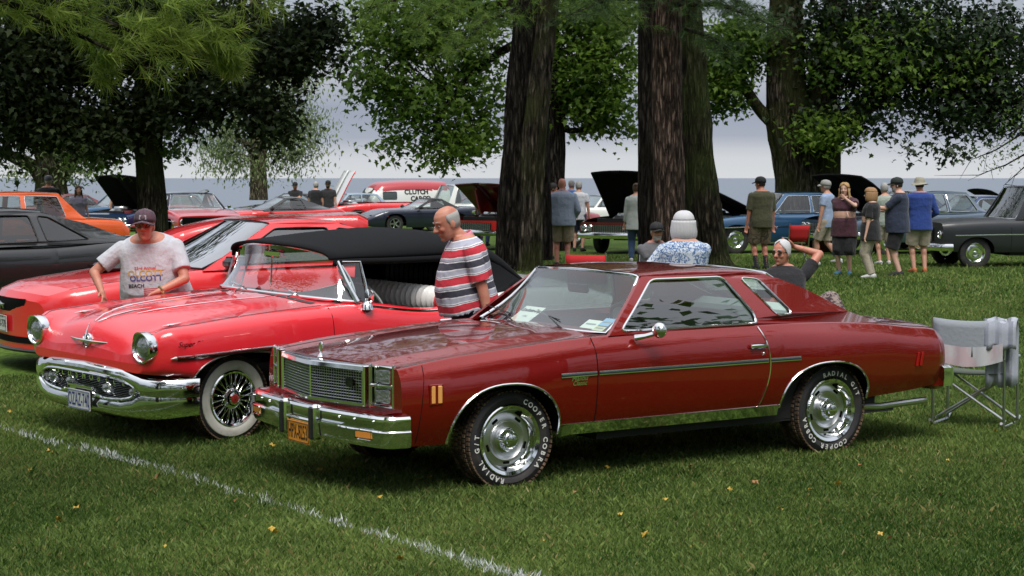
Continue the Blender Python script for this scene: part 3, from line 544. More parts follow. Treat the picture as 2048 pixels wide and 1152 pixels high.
    trunk(t, [([px(105, 410, Y), px(103, 360, Y), px(108, 300, Y), px(118, 220, Y)], [.75, .62, .5, .3]), ([px(100, 375, Y), px(70, 335, Y), px(30, 315, Y), px(-20, 290, Y)], [.42, .3, .24, .16]), ([px(110, 370, Y), px(140, 330, Y), px(165, 290, Y), px(190, 240, Y)], [.4, .3, .24, .15]), ([px(100, 360, Y), px(85, 310, Y), px(70, 260, Y)], [.36, .28, .18]), ([px(112, 350, Y), px(130, 300, Y), px(140, 240, Y)], [.32, .25, .16])], BKG, step=.35)
    crown(t, rg, bl(t, [px_blob(60, 330, 50, 30, Y, w=900), px_blob(150, 335, 35, 22, Y, w=700), px_blob(100, 260, 110, 40, Y), px_blob(200, 310, 30, 25, Y, w=300)]), 5200, .26, PALE, 'oval', .5, 14)
    Y = 98; t = tree('pale-barked tree with sparse airy foliage by the lake', px(518, 390, Y)[0], Y)
    trunk(t, [([px(518, 400, Y), px(518, 340, Y), px(517, 200, Y), px(515, 100, Y), px(512, -100, Y)], [.44, .38, .35, .30, .2]), ([px(518, 250, Y), px(560, 210, Y), px(600, 180, Y)], [.12, .08, .03]), ([px(517, 300, Y), px(460, 270, Y), px(420, 262, Y)], [.12, .07, .03])], BKP, step=.4)
    bs = [px_blob(450, 290, 55, 38, Y), px_blob(590, 285, 60, 40, Y), px_blob(520, 330, 110, 25, Y, w=1500), px_blob(580, 160, 55, 60, Y, w=1700), px_blob(470, 240, 45, 25, Y, w=700), px_blob(620, 240, 40, 30, Y, w=800), px_blob(560, 215, 40, 40, Y, w=900), px_blob(500, 130, 50, 60, Y, w=900)]
    crown(t, rg, bl(t, bs), 11500, .24, PALE, 'oval', .55, 12, droop=.9); twigs(t, rg, loc(t, [px(518, 250, Y), px(517, 320, Y), px(516, 170, Y)]), bl(t, bs), 40, .05, BKP)
    # thin bare twig right of the dark crown
    # near pine: bough reaching into the frame top left, trunk outside the frame
    x0, y0 = -5.9, 9.6; t = tree('near white pine whose bright needle tufts hang in at the top left', x0, y0, name='pine_tree')
    trunk(t, [([(x0, y0, gz(x0, y0) - .1), (x0 + .05, y0, 3), (x0, y0 + .1, 7), (x0 + .1, y0, 14)], [.30, .25, .21, .10])], BKB, step=.2)
    bo = [((x0, y0, 4.5), px(500, 70, 12.2), .24, 150), ((x0, y0, 4.1), px(400, 120, 12.0), .18, 120), ((x0, y0, 4.2), px(330, 150, 11.8), .15, 80), ((x0, y0, 5.0), px(560, 10, 12.5), .28, 150), (px(260, 40, 11.9), px(480, 120, 12.3), .12, 60), ((x0, y0, 4.9), px(300, 20, 11.4), .26, 120), (px(200, 60, 11.8), px(215, 165, 12.0), .07, 26), (px(420, 60, 12.2), px(470, 140, 12.3), .09, 44), ((x0, y0, 5.4), px(640, -40, 12.8), .3, 110)]
    pine_foliage(t, rg, [(loc(t, [a])[0], loc(t, [b])[0], c, int(d * 1.7)) for a, b, c, d in bo], .125, 1, 26, .0026, NEED, BK)
    crown(t, rg, bl(t, [(x0 - .8, y0 - 1, 7.5, 2.8, 2.8, 2.0, 3), (x0, y0 - 1, 10.5, 2.2, 2.2, 2.5, 2)]), 6000, .26, NEED_D, 'quad', .35, 16, 'upper_crown')
    # unseen woodland added around the camera to darken reflections in paint and glass
    Bs = []
    for i in range(46):
        a = math.radians(150 + 240 * i / 45); r_ = 52 + 9 * math.sin(i * 2.3); x, y = r_ * math.sin(a + PI / 2 + PI * 0) , 8 + r_ * math.cos(a + PI / 2)
        a2 = math.radians(-32 + 244 * i / 45); x, y = r_ * math.cos(a2 + PI), 6 - r_ * abs(math.sin(a2)) if -32 <= math.degrees(a2) else 0
        x, y = r_ * math.cos(math.radians(165 + 210 * i / 45)), 10 + r_ * math.sin(math.radians(165 + 210 * i / 45)); Bs.append((x, y, 5.5 + 1.5 * math.sin(i * 1.7), 5, 5, 6.5, 1)); Bs.append((x, y, 1.5, 5, 5, 2.5, .5))
    wd = crown(None, rg, Bs, 60000, .9, DEEP, 'quad', 1.2, 20, 'woodland'); tag(wd, 'unseen belt of woodland added behind the camera to darken reflections', kind='stuff')
    # unseen trees added to shade the lawn and show in the paint
    k = 0
    for (x, y, r, h, m_) in ((9.5, 9.5, 4.2, 9, DEEP), (6.5, -4, 5, 9.5, DEEP), (-9, 0, 5, 9, DARKL), (-1, -13, 6, 9, DEEP), (-17, 16, 5, 9, DEEP), (13, 22, 4.5, 9.5, DEEP), (17, -8, 6, 10, DEEP), (-20, -10, 6, 10, DEEP)):
        t = tree(['unseen shade tree added at the lawn edge right of the view', 'unseen shade tree added close behind the camera to the right', 'unseen dark-leaved shade tree added left of the camera', 'unseen tall shade tree added behind the camera', 'unseen shade tree added beyond the left edge level with the red coupe', 'unseen shade tree added beyond the right edge level with the far cars', 'unseen broad tree added far behind the camera at right', 'unseen broad tree added far behind the camera at left'][k], x, y)
        trunk(t, [([(x, y, gz(x, y) - .1), (x + .1, y, 2.5), (x, y + .2, 6), (x, y, h)], [.40, .32, .26, .12])], BK, step=.3); crown(t, rg, bl(t, [(x, y, h, r, r, 2.8, 3), (x + 1, y - 1, h - 1.6, r * .8, r * .8, 1.6, 2)]), 6000, .36, m_, 'quad', .5, 18); k += 1
# ---------------------------------------------------------------- car building
class Body:
    """Half car body lofted from section tables. Coordinates: x forward, y left, z up, origin on the ground below the front axle.
    keys: [(x, [(y,z)...K])] from tail to nose; ks: index of the shoulder corner; arches: [(xc, half_width, top_z, base_z, power)]"""
    def __init__(s, keys, ks, arches, sill, warp=None, it=2, dx=0.11):
        s.keys = sorted(keys, key=lambda k: k[0]); s.ks = ks; s.arches = arches; s.sill = sill; s.it = it
        s.warp = warp or (lambda x, y, z: (x, y, z))
        K = len(s.keys[0][1])
        s.tab = [([(k[0], k[1][i][0]) for k in s.keys], [(k[0], k[1][i][1]) for k in s.keys]) for i in range(K)]
        x0, x1 = s.keys[0][0], s.keys[-1][0]
        n = int((x1 - x0) / dx); xs = set(round(x0 + (x1 - x0) * i / n, 4) for i in range(n + 1))
        for k in s.keys: xs.add(round(k[0], 4))
        for (xc, hw, tz, bz, pw) in arches:
            xs = {x for x in xs if not (xc - hw - .02 < x < xc + hw + .02)}
            for i in range(17): xs.add(round(xc - hw * math.cos(PI * i / 16), 4))
            xs.add(round(xc - hw - .0015, 4)); xs.add(round(xc + hw + .0015, 4))
        s.xs = sorted(xs)
        c0 = s.curve(s.xs[0]); tgt = np.array(s.keys[0][1][ks]); s.m = int(np.argmin(np.linalg.norm(c0 - tgt, axis=1)))
        s.n = len(c0)
    def ctrl(s, x): return [(ip(x, a), ip(x, b)) for a, b in s.tab]
    def curve(s, x): return chaikin(s.ctrl(x), s.it)
    def low(s, x):
        z = ip(x, s.sill) if isinstance(s.sill, list) else s.sill
        for (xc, hw, tz, bz, pw) in s.arches:
            d = abs(x - xc) / hw
            if d <= 1.0005: z = max(z, bz + (tz - bz) * max(0, 1 - min(1, d)**pw)**(1 / pw))
        return z
    def side_y(s, x, z):
        c = s.curve(x)[:s.m + 1]; return float(np.interp(z, c[:, 1], c[:, 0]))
    def P(s, x, z, off=0.0):
        return s.warp(x, s.side_y(x, z) + off, z)
    def top_z(s, x, y):
        c = s.curve(x)[s.m:]; c = c[::-1]; return float(np.interp(abs(y), c[:, 0], c[:, 1]))
    def T(s, x, y, off=0.0):
        q = s.warp(x, abs(y), s.top_z(x, y) + off); return (q[0], q[1] * (1 if y >= 0 else -1), q[2])
    def rows(s, x):
        c = s.curve(x).copy(); zb = s.low(x); zs = c[s.m, 1]; z0 = c[0, 1]
        sd = c[:s.m + 1]; zn = zb + (sd[:, 1] - z0) * (zs - zb) / (zs - z0)
        yn = np.interp(zn, sd[:, 1], sd[:, 0])
        c[:s.m + 1, 0] = yn; c[:s.m + 1, 1] = zn
        return [s.warp(x, float(p[0]), float(p[1])) for p in c]
    def build(s, root, m_paint, cabin, hood, deck, ends=True, seams=True, hood_name='hood', hood_open=None, deck_mat=None, body_label=None, m_under=None, liner=True, side_mat=None, hood_mat=None, hood_under=None):
        """cabin=(x_back,x_front) left open; hood=(x0,x1); deck=(x0,x1) painted lids split off the body along their row."""
        G = [s.rows(x) for x in s.xs]; X = s.xs; m = s.m; n = s.n
        tr = m + max(1, (n - 1 - m) // 5)
        body, hd, dk = MB(), MB(), MB()
        def reg(i, j):
            xa = (X[i] + X[i + 1]) / 2
            if j >= tr:
                if cabin and cabin[0] < xa < cabin[1]: return 'x'
                if hood and hood[0] < xa < hood[1]: return 'h'
                if deck and deck[0] < xa < deck[1]: return 'd'
            return 'b'
        for sg in (1, -1):
            H = [[(p[0], p[1] * sg, p[2]) for p in r] for r in G]
            fl = sg < 0
            body.grid(H, fl, lambda i, j: reg(i, j) == 'b')
            hd.grid(H, fl, lambda i, j: reg(i, j) == 'h'); dk.grid(H, fl, lambda i, j: reg(i, j) == 'd')
            # turned-in arch lips and wheel housings
            for (xc, hw, tz, bz, pw) in s.arches:
                ax = [x for x in X if xc - hw - .0001 <= x <= xc + hw + .0001]
                A = []; 
                for x in ax:
                    p = s.warp(x, s.side_y(x, s.low(x)), s.low(x)); A.append([(p[0], (p[1] - d) * sg, p[2] + dz) for d, dz in ((0, 0), (.022, .004), (.024, .03), (.30, .05))])
                body.mi = 1; body.grid(A, not fl); body.mi = 0
            if seams:
                sm = []
                body.mi = 2
                def seam(pts, r=0.0035): body.tube([(p[0], p[1], p[2]) for p in pts], r, 4, caps=False)
                if hood:
                    hx = [x for x in X if hood[0] <= x <= hood[1]]
                    seam([(H[X.index(x)][tr]) for x in hx])
                if deck:
                    hx = [x for x in X if deck[0] <= x <= deck[1]]
                    seam([(H[X.index(x)][tr]) for x in hx])
                body.mi = 0
        if ends:
            for i, f in ((0, True), (len(X) - 1, False)):
                r = G[i]; body.grid([[(s.warp(X[i], abs(p[1] * (1 - k / 7)), p[2])[0], p[1] * (1 - k / 7), p[2]) for p in r] for k in range(15)], f)
        # underside
        body.mi = 1
        U = []
        for x in X[::4] + [X[-1]]:
            z = (ip(x, s.sill) if isinstance(s.sill, list) else s.sill) + 0.05; p = s.warp(x, s.side_y(x, z) - .28, z); U.append([(p[0], p[1], p[2]), (p[0], -p[1], p[2])])
        body.grid(U); body.mi = 0
        b = body.build('body', [m_paint, DARK, m_under or BLACK], root, body_label)
        hd_o = dk_o = None
        if hood and hd.v:
            used = [hd.v[i] for f in hd.f for i in f]
            if hood_open:
                hx, hz, ang = hood_open
                hd_o = bpy.data.objects.new('x', None)
                M = Matrix.Translation((hx, 0, hz)) @ Matrix.Rotation(ang, 4, 'Y') @ Matrix.Translation((-hx, 0, -hz))
                hd.v = [tuple(M @ Vector(p)) for p in hd.v]
                bpy.data.objects.remove(hd_o)
            hd_o = hd.build(hood_name, [hood_mat or m_paint, hood_under or DARK], root)
            if hood_open:
                sol = hd_o.modifiers.new('t', 'SOLIDIFY'); sol.thickness = 0.04; sol.offset = -1; sol.material_offset = 1; sol.material_offset_rim = 1
            # engine bay
            bay = MB(); z = 0.62
            bay.box(((hood[0] + hood[1]) / 2, 0, z), (hood[1] - hood[0] - .1, 1.3, .05))
            if hood_open:
                bay.mi = 1; bay.box(((hood[0] + hood[1]) / 2 + .1, 0, z + .18), (.6, .5, .3), bevel=.06); bay.lathe([(0, .06), (.2, .06), (.22, .03), (.22, 0), (.0, 0)], 20, 'z', ((hood[0] + hood[1]) / 2 + .1, 0, z + .33))
                bay.mi = 2; bay.box((hood[1] - .12, 0, z + .12), (.08, 1.0, .3)); bay.box((hood[0] + .25, .45, z + .15), (.3, .2, .2), bevel=.03); bay.box((hood[1] - .3, -.45, z + .15), (.25, .2, .2), bevel=.03)
                bay.build('engine', [DARK, SATIN, BLACK], root)
            else: bay.build('engine_bay', DARK, root)
        if deck and dk.v: dk_o = dk.build('trunk_lid', deck_mat or m_paint, root)
        return b, hd_o, dk_o
class House:
    """Greenhouse side surface: y between belt line and roof rail."""
    def __init__(s, belt, rail, bulge=0.02):
        s.belt = belt; s.rail = rail; s.bulge = bulge     # tables x -> (y, z)
    def y(s, x, z):
        yb = ip(x, [(p[0], p[1]) for p in s.belt]); zb = ip(x, [(p[0], p[2]) for p in s.belt])
        yt = ip(x, [(p[0], p[1]) for p in s.rail]); zt = ip(x, [(p[0], p[2]) for p in s.rail])
        t = (z - zb) / max(.05, zt - zb); t = min(1.15, max(-.1, t))
        return yb + (yt - yb) * t + s.bulge * 4 * t * (1 - t)
    def pt(s, x, z, sg=1, off=0): return (x, (s.y(x, z) + off) * sg, z)
def dens(poly, d=0.12, closed=True):
    out = []; N = len(poly)
    for i in range(N if closed else N - 1):
        a, b = poly[i], poly[(i + 1) % N]; L = math.dist(a, b); k = max(1, int(L / d))
        for j in range(k): out.append((lerp(a[0], b[0], j / k), lerp(a[1], b[1], j / k)))
    if not closed: out.append(poly[-1])
    return out
def side_frame(mb, hs, outer, holes, sg, thick=0.035):
    polys = [dens(outer)] + [dens(h)[::-1] for h in holes]
    tri = tessellate_polygon([[Vector((p[0], p[1], 0)) for p in q] for q in polys])
    flat = [p for q in polys for p in q]; n = len(flat)
    vs = [hs.pt(p[0], p[1], sg) for p in flat]; vi = [hs.pt(p[0], p[1], sg, -thick) for p in flat]
    a = flat; fs = []
    for t in tri:
        A, B, D = (flat[i] for i in t); area = (B[0] - A[0]) * (D[1] - A[1]) - (D[0] - A[0]) * (B[1] - A[1])
        if abs(area) < 1e-9: continue
        q = tuple(t) if (area > 0) != (sg > 0) else tuple(reversed(t))
        fs.append(q); fs.append(tuple(i + n for i in reversed(q)))
    b = 0
    for q in polys:
        for i in range(len(q)):
            fs.append((b + i, b + (i + 1) % len(q), n + b + (i + 1) % len(q), n + b + i))
        b += len(q)
    mb.add(vs + vi, fs)
def pane(name, hs, poly, sg, root, m, inset=0.012, trim=None, tr=0.008, label=None):
    polyd = dens(poly); tri = tessellate_polygon([[Vector((p[0], p[1], 0)) for p in polyd]])
    mb = MB(); mb.add([hs.pt(p[0], p[1], sg, -inset) for p in polyd], [tuple(t) for t in tri])
    o = mb.build(name, m, root, label)
    if trim:
        t = MB(); t.tube([hs.pt(p[0], p[1], sg, .002) for p in polyd], tr, 6, closed=True); t.build('window_trim', trim, o)
    return o
def screen(name, base, head, root, m, bow=0.04, trim=None, tr=0.011, n=12, k=6, inset=0.0):
    """glass between two curves base/head, each a list of points left->right."""
    def samp(c, t):
        q = [(i / (len(c) - 1), p) for i, p in enumerate(c)]
        return Vector([ip(t, [(a, p[d]) for a, p in q]) for d in range(3)])
    G = []
    for j in range(k + 1):
        v = j / k; row = []
        for i in range(n + 1):
            u = i / n; p = samp(base, u).lerp(samp(head, u), v)
            row.append(p)
        G.append(row)
    nn = (G[0][-1] - G[0][0]).cross(G[-1][n // 2] - G[0][n // 2]).normalized()
    for j in range(k + 1):
        for i in range(n + 1): G[j][i] = G[j][i] + nn * bow * math.sin(PI * j / k)
    mb = MB(); mb.grid(G); o = mb.build(name, m, root)
    if trim:
        loop = [G[0][i] for i in range(n + 1)] + [G[j][n] for j in range(1, k)] + [G[k][i] for i in range(n, -1, -1)] + [G[j][0] for j in range(k - 1, 0, -1)]
        t = MB(); t.tube([p + nn * .004 for p in loop], tr, 6, closed=True); t.build('window_trim', trim, o)
    return o, G
def roof_panel(root, m, hs, xs, crown, p=2.4, front=None, name='roof', mb=None, n=16, nose=0.0, tail=0.0):
    """xs: [(x, rail_z_extra)], crown(x)=centre height; front bows forward by nose, tail bows back."""
    out = mb or MB(); G = []
    x1 = max(xs); x0 = min(xs)
    for x in xs:
        zt = ip(x, [(q[0], q[2]) for q in hs.rail]); yt = hs.y(x, zt); zc = ip(x, crown); row = []
        for i in range(-n, n + 1):
            u = i / n; a = math.sin(u * PI / 2)
            y = yt * a; z = zt + (zc - zt) * max(0, 1 - abs(a)**p)**(1 / p)
            xx = x + nose * (1 - a * a) * sstep(x0, x1, x) - tail * (1 - a * a) * (1 - sstep(x0, x1, x))
            row.append((xx, y, z))
        G.append(row)
    out.grid(G, True)
    if mb is None:
        o = out.build(name, m, root); s = o.modifiers.new('t', 'SOLIDIFY'); s.thickness = .03; s.offset = -1
        return o, G
    return None, G
def sweep(mb, path, prof, up=(0, 0, 1), caps=True):
    """sweep a closed profile [(out, z)] along a plan path [(x, y, z)]; out = horizontal normal to the right of travel."""
    P = [Vector(p) for p in path]; G = []
    for i, p in enumerate(P):
        t = (P[min(i + 1, len(P) - 1)] - P[max(i - 1, 0)]); t.z = 0; t.normalize(); nrm = Vector((t.y, -t.x, 0))
        G.append([tuple(p + nrm * a + Vector((0, 0, b))) for a, b in prof] + [tuple(p + nrm * prof[0][0] + Vector((0, 0, prof[0][1])))])
    mb.grid(G)
    if caps:
        for r, f in ((G[0], 0), (G[-1], 1)):
            q = r[:-1]; mb.add(q, [tuple(range(len(q)))[::(1 if f else -1)]])
def tyre_profile(R, w, rim, sw=None):
    h = w / 2; rr = R
    return [(rim, -h * .72), (rim + .02, -h * .92), ((R + rim) / 2, -h * 1.0), (R - .03, -h * .93), (R - .006, -h * .78), (R, -h * .6), (R, h * .6), (R - .006, h * .78), (R - .03, h * .93), ((R + rim) / 2, h * 1.0), (rim + .02, h * .92), (rim, h * .72)]
def wheel(root, x, y, R=0.33, w=0.21, rim=0.205, style='rally', side=1, steer=0.0, letters=None, muddy=False, whitewall=False, simple=False, seg=40, label=None, rz=0):
    """One wheel part with tyre and rim children; outward = +y for side 1."""
    wb = bpy.data.objects.new('wheel', None); C.objects.link(wb); wb.parent = root; wb.location = (x, y, R - .012); wb.rotation_euler = (0, 0, (0 if side > 0 else PI) + steer)
    seg = 20 if simple else seg
    t = MB(); prof = tyre_profile(R, w, rim); t.lathe(prof, seg, 'y')
    if not simple:
        # tread blocks standing proud of the carcass
        t.mi = 1; nb = 64
        for k in range(nb):
            a = 2 * PI * k / nb
            for j, (yy, ww) in enumerate(((-w * .40, .035), (-w * .2, .03), (0, .03), (w * .2, .03), (w * .40, .035))):
                q = a + (0.5 * 2 * PI / nb if j % 2 else 0); T = Matrix.Rotation(-q, 4, 'Y')
                t.T = T; t.box((R + (.001 if 0 < j < 4 else -.006), yy, 0), (.010, ww, 2 * PI * R / nb * .66)); t.T = None
        t.mi = 0
    mats = [RUBBER, MUD if muddy else RUBBER, WHITEWALL]
    if whitewall:
        t.mi = 2; a, b = rim + .012, R - .035; h = w / 2
        t.lathe([(a, h * .90), (a + .006, h * .955), ((a + b) / 2, h * 1.035), (b - .006, h * .985), (b, h * .93)], seg, 'y'); t.mi = 0
    ty = t.build('tyre', mats, wb)
    r = MB(); h = w / 2
    if style == 'rally':
        r.lathe([(rim + .004, h * .80), (rim + .008, h * .90), (rim, h * .95), (rim - .022, h * .86), (rim - .034, h * .55), (rim - .05, h * .40)], seg, 'y')      # trim ring
        r.mi = 1; r.lathe([(rim - .048, h * .36), (rim - .06, h * .42), (rim - .095, h * .46), (rim - .11, h * .36), (rim - .12, h * .32), (.05, h * .32), (0, h * .32)], seg, 'y')
        r.mi = 2
        if not simple:
            for k in range(5):
                a = PI / 2 + 2 * PI * k / 5; rd = rim - .078; r.T = Matrix.Rotation(a, 4, 'Y'); r.box((rd, h * .445, 0), (.018, .012, .05), bevel=.004); r.T = None
        r.mi = 0
        r.lathe([(.085, h * .33), (.082, h * .5), (.07, h * .56), (.066, h * .6), (.058, h * .95), (.05, h * 1.02), (.044, h * 1.0), (.040, h * 1.1), (.018, h * 1.16), (0, h * 1.16)], 24, 'y')
        if not simple:
            for k in range(28):
                a = 2 * PI * k / 28; r.tube([(math.cos(a) * .069, h * .6, math.sin(a) * .069), (math.cos(a) * .060, h * .95, math.sin(a) * .060)], .0028, 4)
            r.mi = 0; r.box((-.1, h * .8, -.09), (.012, .05, .012))
        r.build('rim', [CHROME, ALU, DARK], wb)
    elif style == 'wire':
        r.lathe([(rim + .004, h * .80), (rim + .014, h * .95), (rim + .004, h * 1.02), (rim - .01, h * .96), (rim - .02, h * .70), (rim - .028, h * .55)], seg, 'y')
        r.lathe([(.082, h * .55), (.082, h * .8), (.074, h * .86), (.06, h * .87), (.058, h * .95)], 24, 'y')
        for k in range(40):
            a = 2 * PI * k / 40; b = a + (.13 if k % 2 else -.13); yo = h * (.85 if k % 4 < 2 else .62)
            r.tube([(math.cos(a) * .080, yo, math.sin(a) * .080), (math.cos(b) * (rim - .018), h * .72, math.sin(b) * (rim - .018))], .0034, 5, caps=False)
        for k in range(3):
            r.T = Matrix.Rotation(2 * PI * k / 3 + .5, 4, 'Y'); r.box((.06, h * 1.05, 0), (.05, .02, .016), bevel=.005); r.T = None
        r.mi = 2; r.lathe([(rim - .03, h * .1), (.0, h * .1)], seg, 'y')
        r.mi = 3; r.lathe([(.036, h * 1.0), (.036, h * 1.14), (.028, h * 1.18), (0, h * 1.18)], 20, 'y')
        r.mi = 0; r.lathe([(.05, h * .9), (.05, h * 1.05), (.037, h * 1.12), (.035, h * 1.08)], 20, 'y')
        put_text(r, 'V', (0, h * 1.19, 0), (-1, 0, 0), (0, 0, 1), .05)
        r.build('rim', [CHROME, ALU, DARK, mat('hub_red', (.35, .02, .02), .3, coat=1)], wb)
    elif style == 'cap':
        r.lathe([(rim + .004, h * .80), (rim + .008, h * .92), (rim - .01, h * .93), (rim - .03, h * .72), (rim - .05, h * .60), (rim - .06, h * .75), (rim - .11, h * .80), (.05, h * .70), (.04, h * .95), (0, h * 1.0)], seg, 'y')
        r.build('rim', [CHROME], wb)
    elif style == 'spoke':
        r.lathe([(rim + .004, h * .80), (rim + .008, h * .92), (rim - .012, h * .93), (rim - .03, h * .2)], seg, 'y')
        for k in range(5):
            a = 2 * PI * k / 5; r.T = Matrix.Rotation(a, 4, 'Y'); r.box((rim * .52, h * .72, 0), (rim * .85, .03, .055), bevel=.01); r.T = None
        r.lathe([(.06, h * .6), (.055, h * .85), (0, h * .88)], 16, 'y')
        r.mi = 1; r.lathe([(rim - .01, h * .15), (0, h * .15)], seg, 'y')
        r.build('rim', [SATIN, DARK], wb)
    if letters:
        for (txt, am, step, size) in letters:
            l = MB(); arc_text(l, txt, h * 1.012, (R - .034 + rim + .012) / 2, am, size, step, bold=.03)
            l.build('lettering', WHITE_LET, wb, 'raised white tyre lettering', smooth=False)
    return wb
def interior(root, x_dash, x_front_seat, x_rear_seat, hw, z_floor, z_belt, m_seat, m_dash=None, wheel_y=0.38, wheel_x=None, rear=True, m_wheel=None, headrest=False, seat_h=None, split=False):
    m = MB(); m.box(((x_dash + x_rear_seat) / 2 - .3, 0, z_floor), (x_dash - x_rear_seat + 1.0, hw * 2 - .1, .04))
    m.box(((x_dash + x_rear_seat) / 2 - .2, hw - .07, (z_floor + z_belt) / 2 - .05), (x_dash - x_rear_seat + .8, .05, z_belt - z_floor - .1))
    m.box(((x_dash + x_rear_seat) / 2 - .2, -hw + .07, (z_floor + z_belt) / 2 - .05), (x_dash - x_rear_seat + .8, .05, z_belt - z_floor - .1))
    m.build('cabin_floor', INT_DARK, root)
    d = MB(); d.box((x_dash - .02, 0, z_belt - .09), (.34, hw * 2 - .16, .16), bevel=.05); d.build('dashboard', m_dash or INT_DARK, root)
    sh = seat_h or z_belt - .08
    def seat(x, nm):
        s = MB(); parts = [(-hw * .5, hw * .92), (hw * .5, hw * .92)] if split else [(0, hw * 2 - .24)]
        for yc, ww in parts:
            s.box((x + .2, yc, z_floor + .32), (.55, ww, .2), bevel=.06)
            s.box((x - .08, yc, (z_floor + .3 + sh) / 2), (.17, ww, sh - z_floor - .3), rot=(0, -.2, 0), bevel=.06)
            if headrest: s.box((x - .2, yc, sh + .08), (.1, .26, .16), bevel=.04)
        s.build(nm, m_seat, root)
    seat(x_front_seat, 'front_seat')
    if rear: seat(x_rear_seat, 'rear_seat')
    w = MB(); wx = wheel_x or x_dash - .42; c = Vector((wx, wheel_y, z_belt - .02)); nrm = Vector((-.85, 0, .5)).normalized(); a = Vector((0, 1, 0)); b = nrm.cross(a)
    w.tube([c + (a * math.cos(t) + b * math.sin(t)) * .2 for t in [2 * PI * i / 28 for i in range(28)]], .012, 6, closed=True)
    w.tube([c + a * .19, c + nrm * -.03, c - a * .19], .01, 6); w.tube([c, c - nrm * .35], .02, 6)
    w.build('steering_wheel', m_wheel or BLACK, root)
# ---------------------------------------------------------------- dark red coupe in front
def strip(mb, B, pts, h, th=.006, sg=1):
    """raised moulding following the body side through (x,z) points."""
    G = []
    for x, z in pts:
        a = B.P(x, z - h / 2, -.002); b = B.P(x, z - h / 2, th); c = B.P(x, z, th * 1.25); d = B.P(x, z + h / 2, th); e = B.P(x, z + h / 2, -.002)
        G.append([(p[0], p[1] * sg, p[2]) for p in (a, b, c, d, e)])
    mb.grid(G, sg > 0)
def rng(a, b, n): return [a + (b - a) * i / (n - 1) for i in range(n)]
def arch_pts(B, k, off=.004, sg=1, ext=0):
    xc, hw, tz, bz, pw = B.arches[k]; out = []
    for i in range(25):
        x = xc - hw * math.cos(PI * i / 24); z = B.low(x); p = B.P(x, max(z, bz), off); out.append((p[0], p[1] * sg, p[2]))
    return out
def plate(root, c, right, up, w, h, txt, bg, fg, name='licence_plate', top=None, size=None):
    R, U = Vector(right).normalized(), Vector(up).normalized(); N = R.cross(U); cc = Vector(c); m = MB()
    def q(a, b, d): return tuple(cc + R * a + U * b + N * d)
    m.add([q(-w/2, -h/2, 0), q(w/2, -h/2, 0), q(w/2, h/2, 0), q(-w/2, h/2, 0), q(-w/2, -h/2, -.006), q(w/2, -h/2, -.006), q(w/2, h/2, -.006), q(-w/2, h/2, -.006)],
          [(0, 1, 2, 3), (7, 6, 5, 4), (0, 4, 5, 1), (1, 5, 6, 2), (2, 6, 7, 3), (3, 7, 4, 0)])
    m.mi = 1; s = size or h * .95
    put_text(m, txt, cc + N * .002 - U * h * .02, R, U, s, bold=.01, sx=w * .94 / (s * .56 * len(txt)) if len(txt) else 1)
    if top: put_text(m, top, cc + N * .002 + U * h * .40, R, U, h * .16, bold=.01)
    m.tube([q(-w/2+.008, -h/2+.008, .002), q(w/2-.008, -h/2+.008, .002), q(w/2-.008, h/2-.008, .002), q(-w/2+.008, h/2-.008, .002)], .0022, 4, closed=True)
    return m.build(name, [bg, fg], root, smooth=False)
ORANGE_PLATE = mat('orange_plate', (.95, .36, .035), .4); WHITE_PLATE = mat('white_plate', (.68, .68, .68), .4)
INK = mat('plate_ink', (.01, .01, .012), .5); INK_BLUE = mat('plate_ink_blue', (.03, .05, .22), .5)
PAPER = mat('paper', (.75, .75, .73), .8)
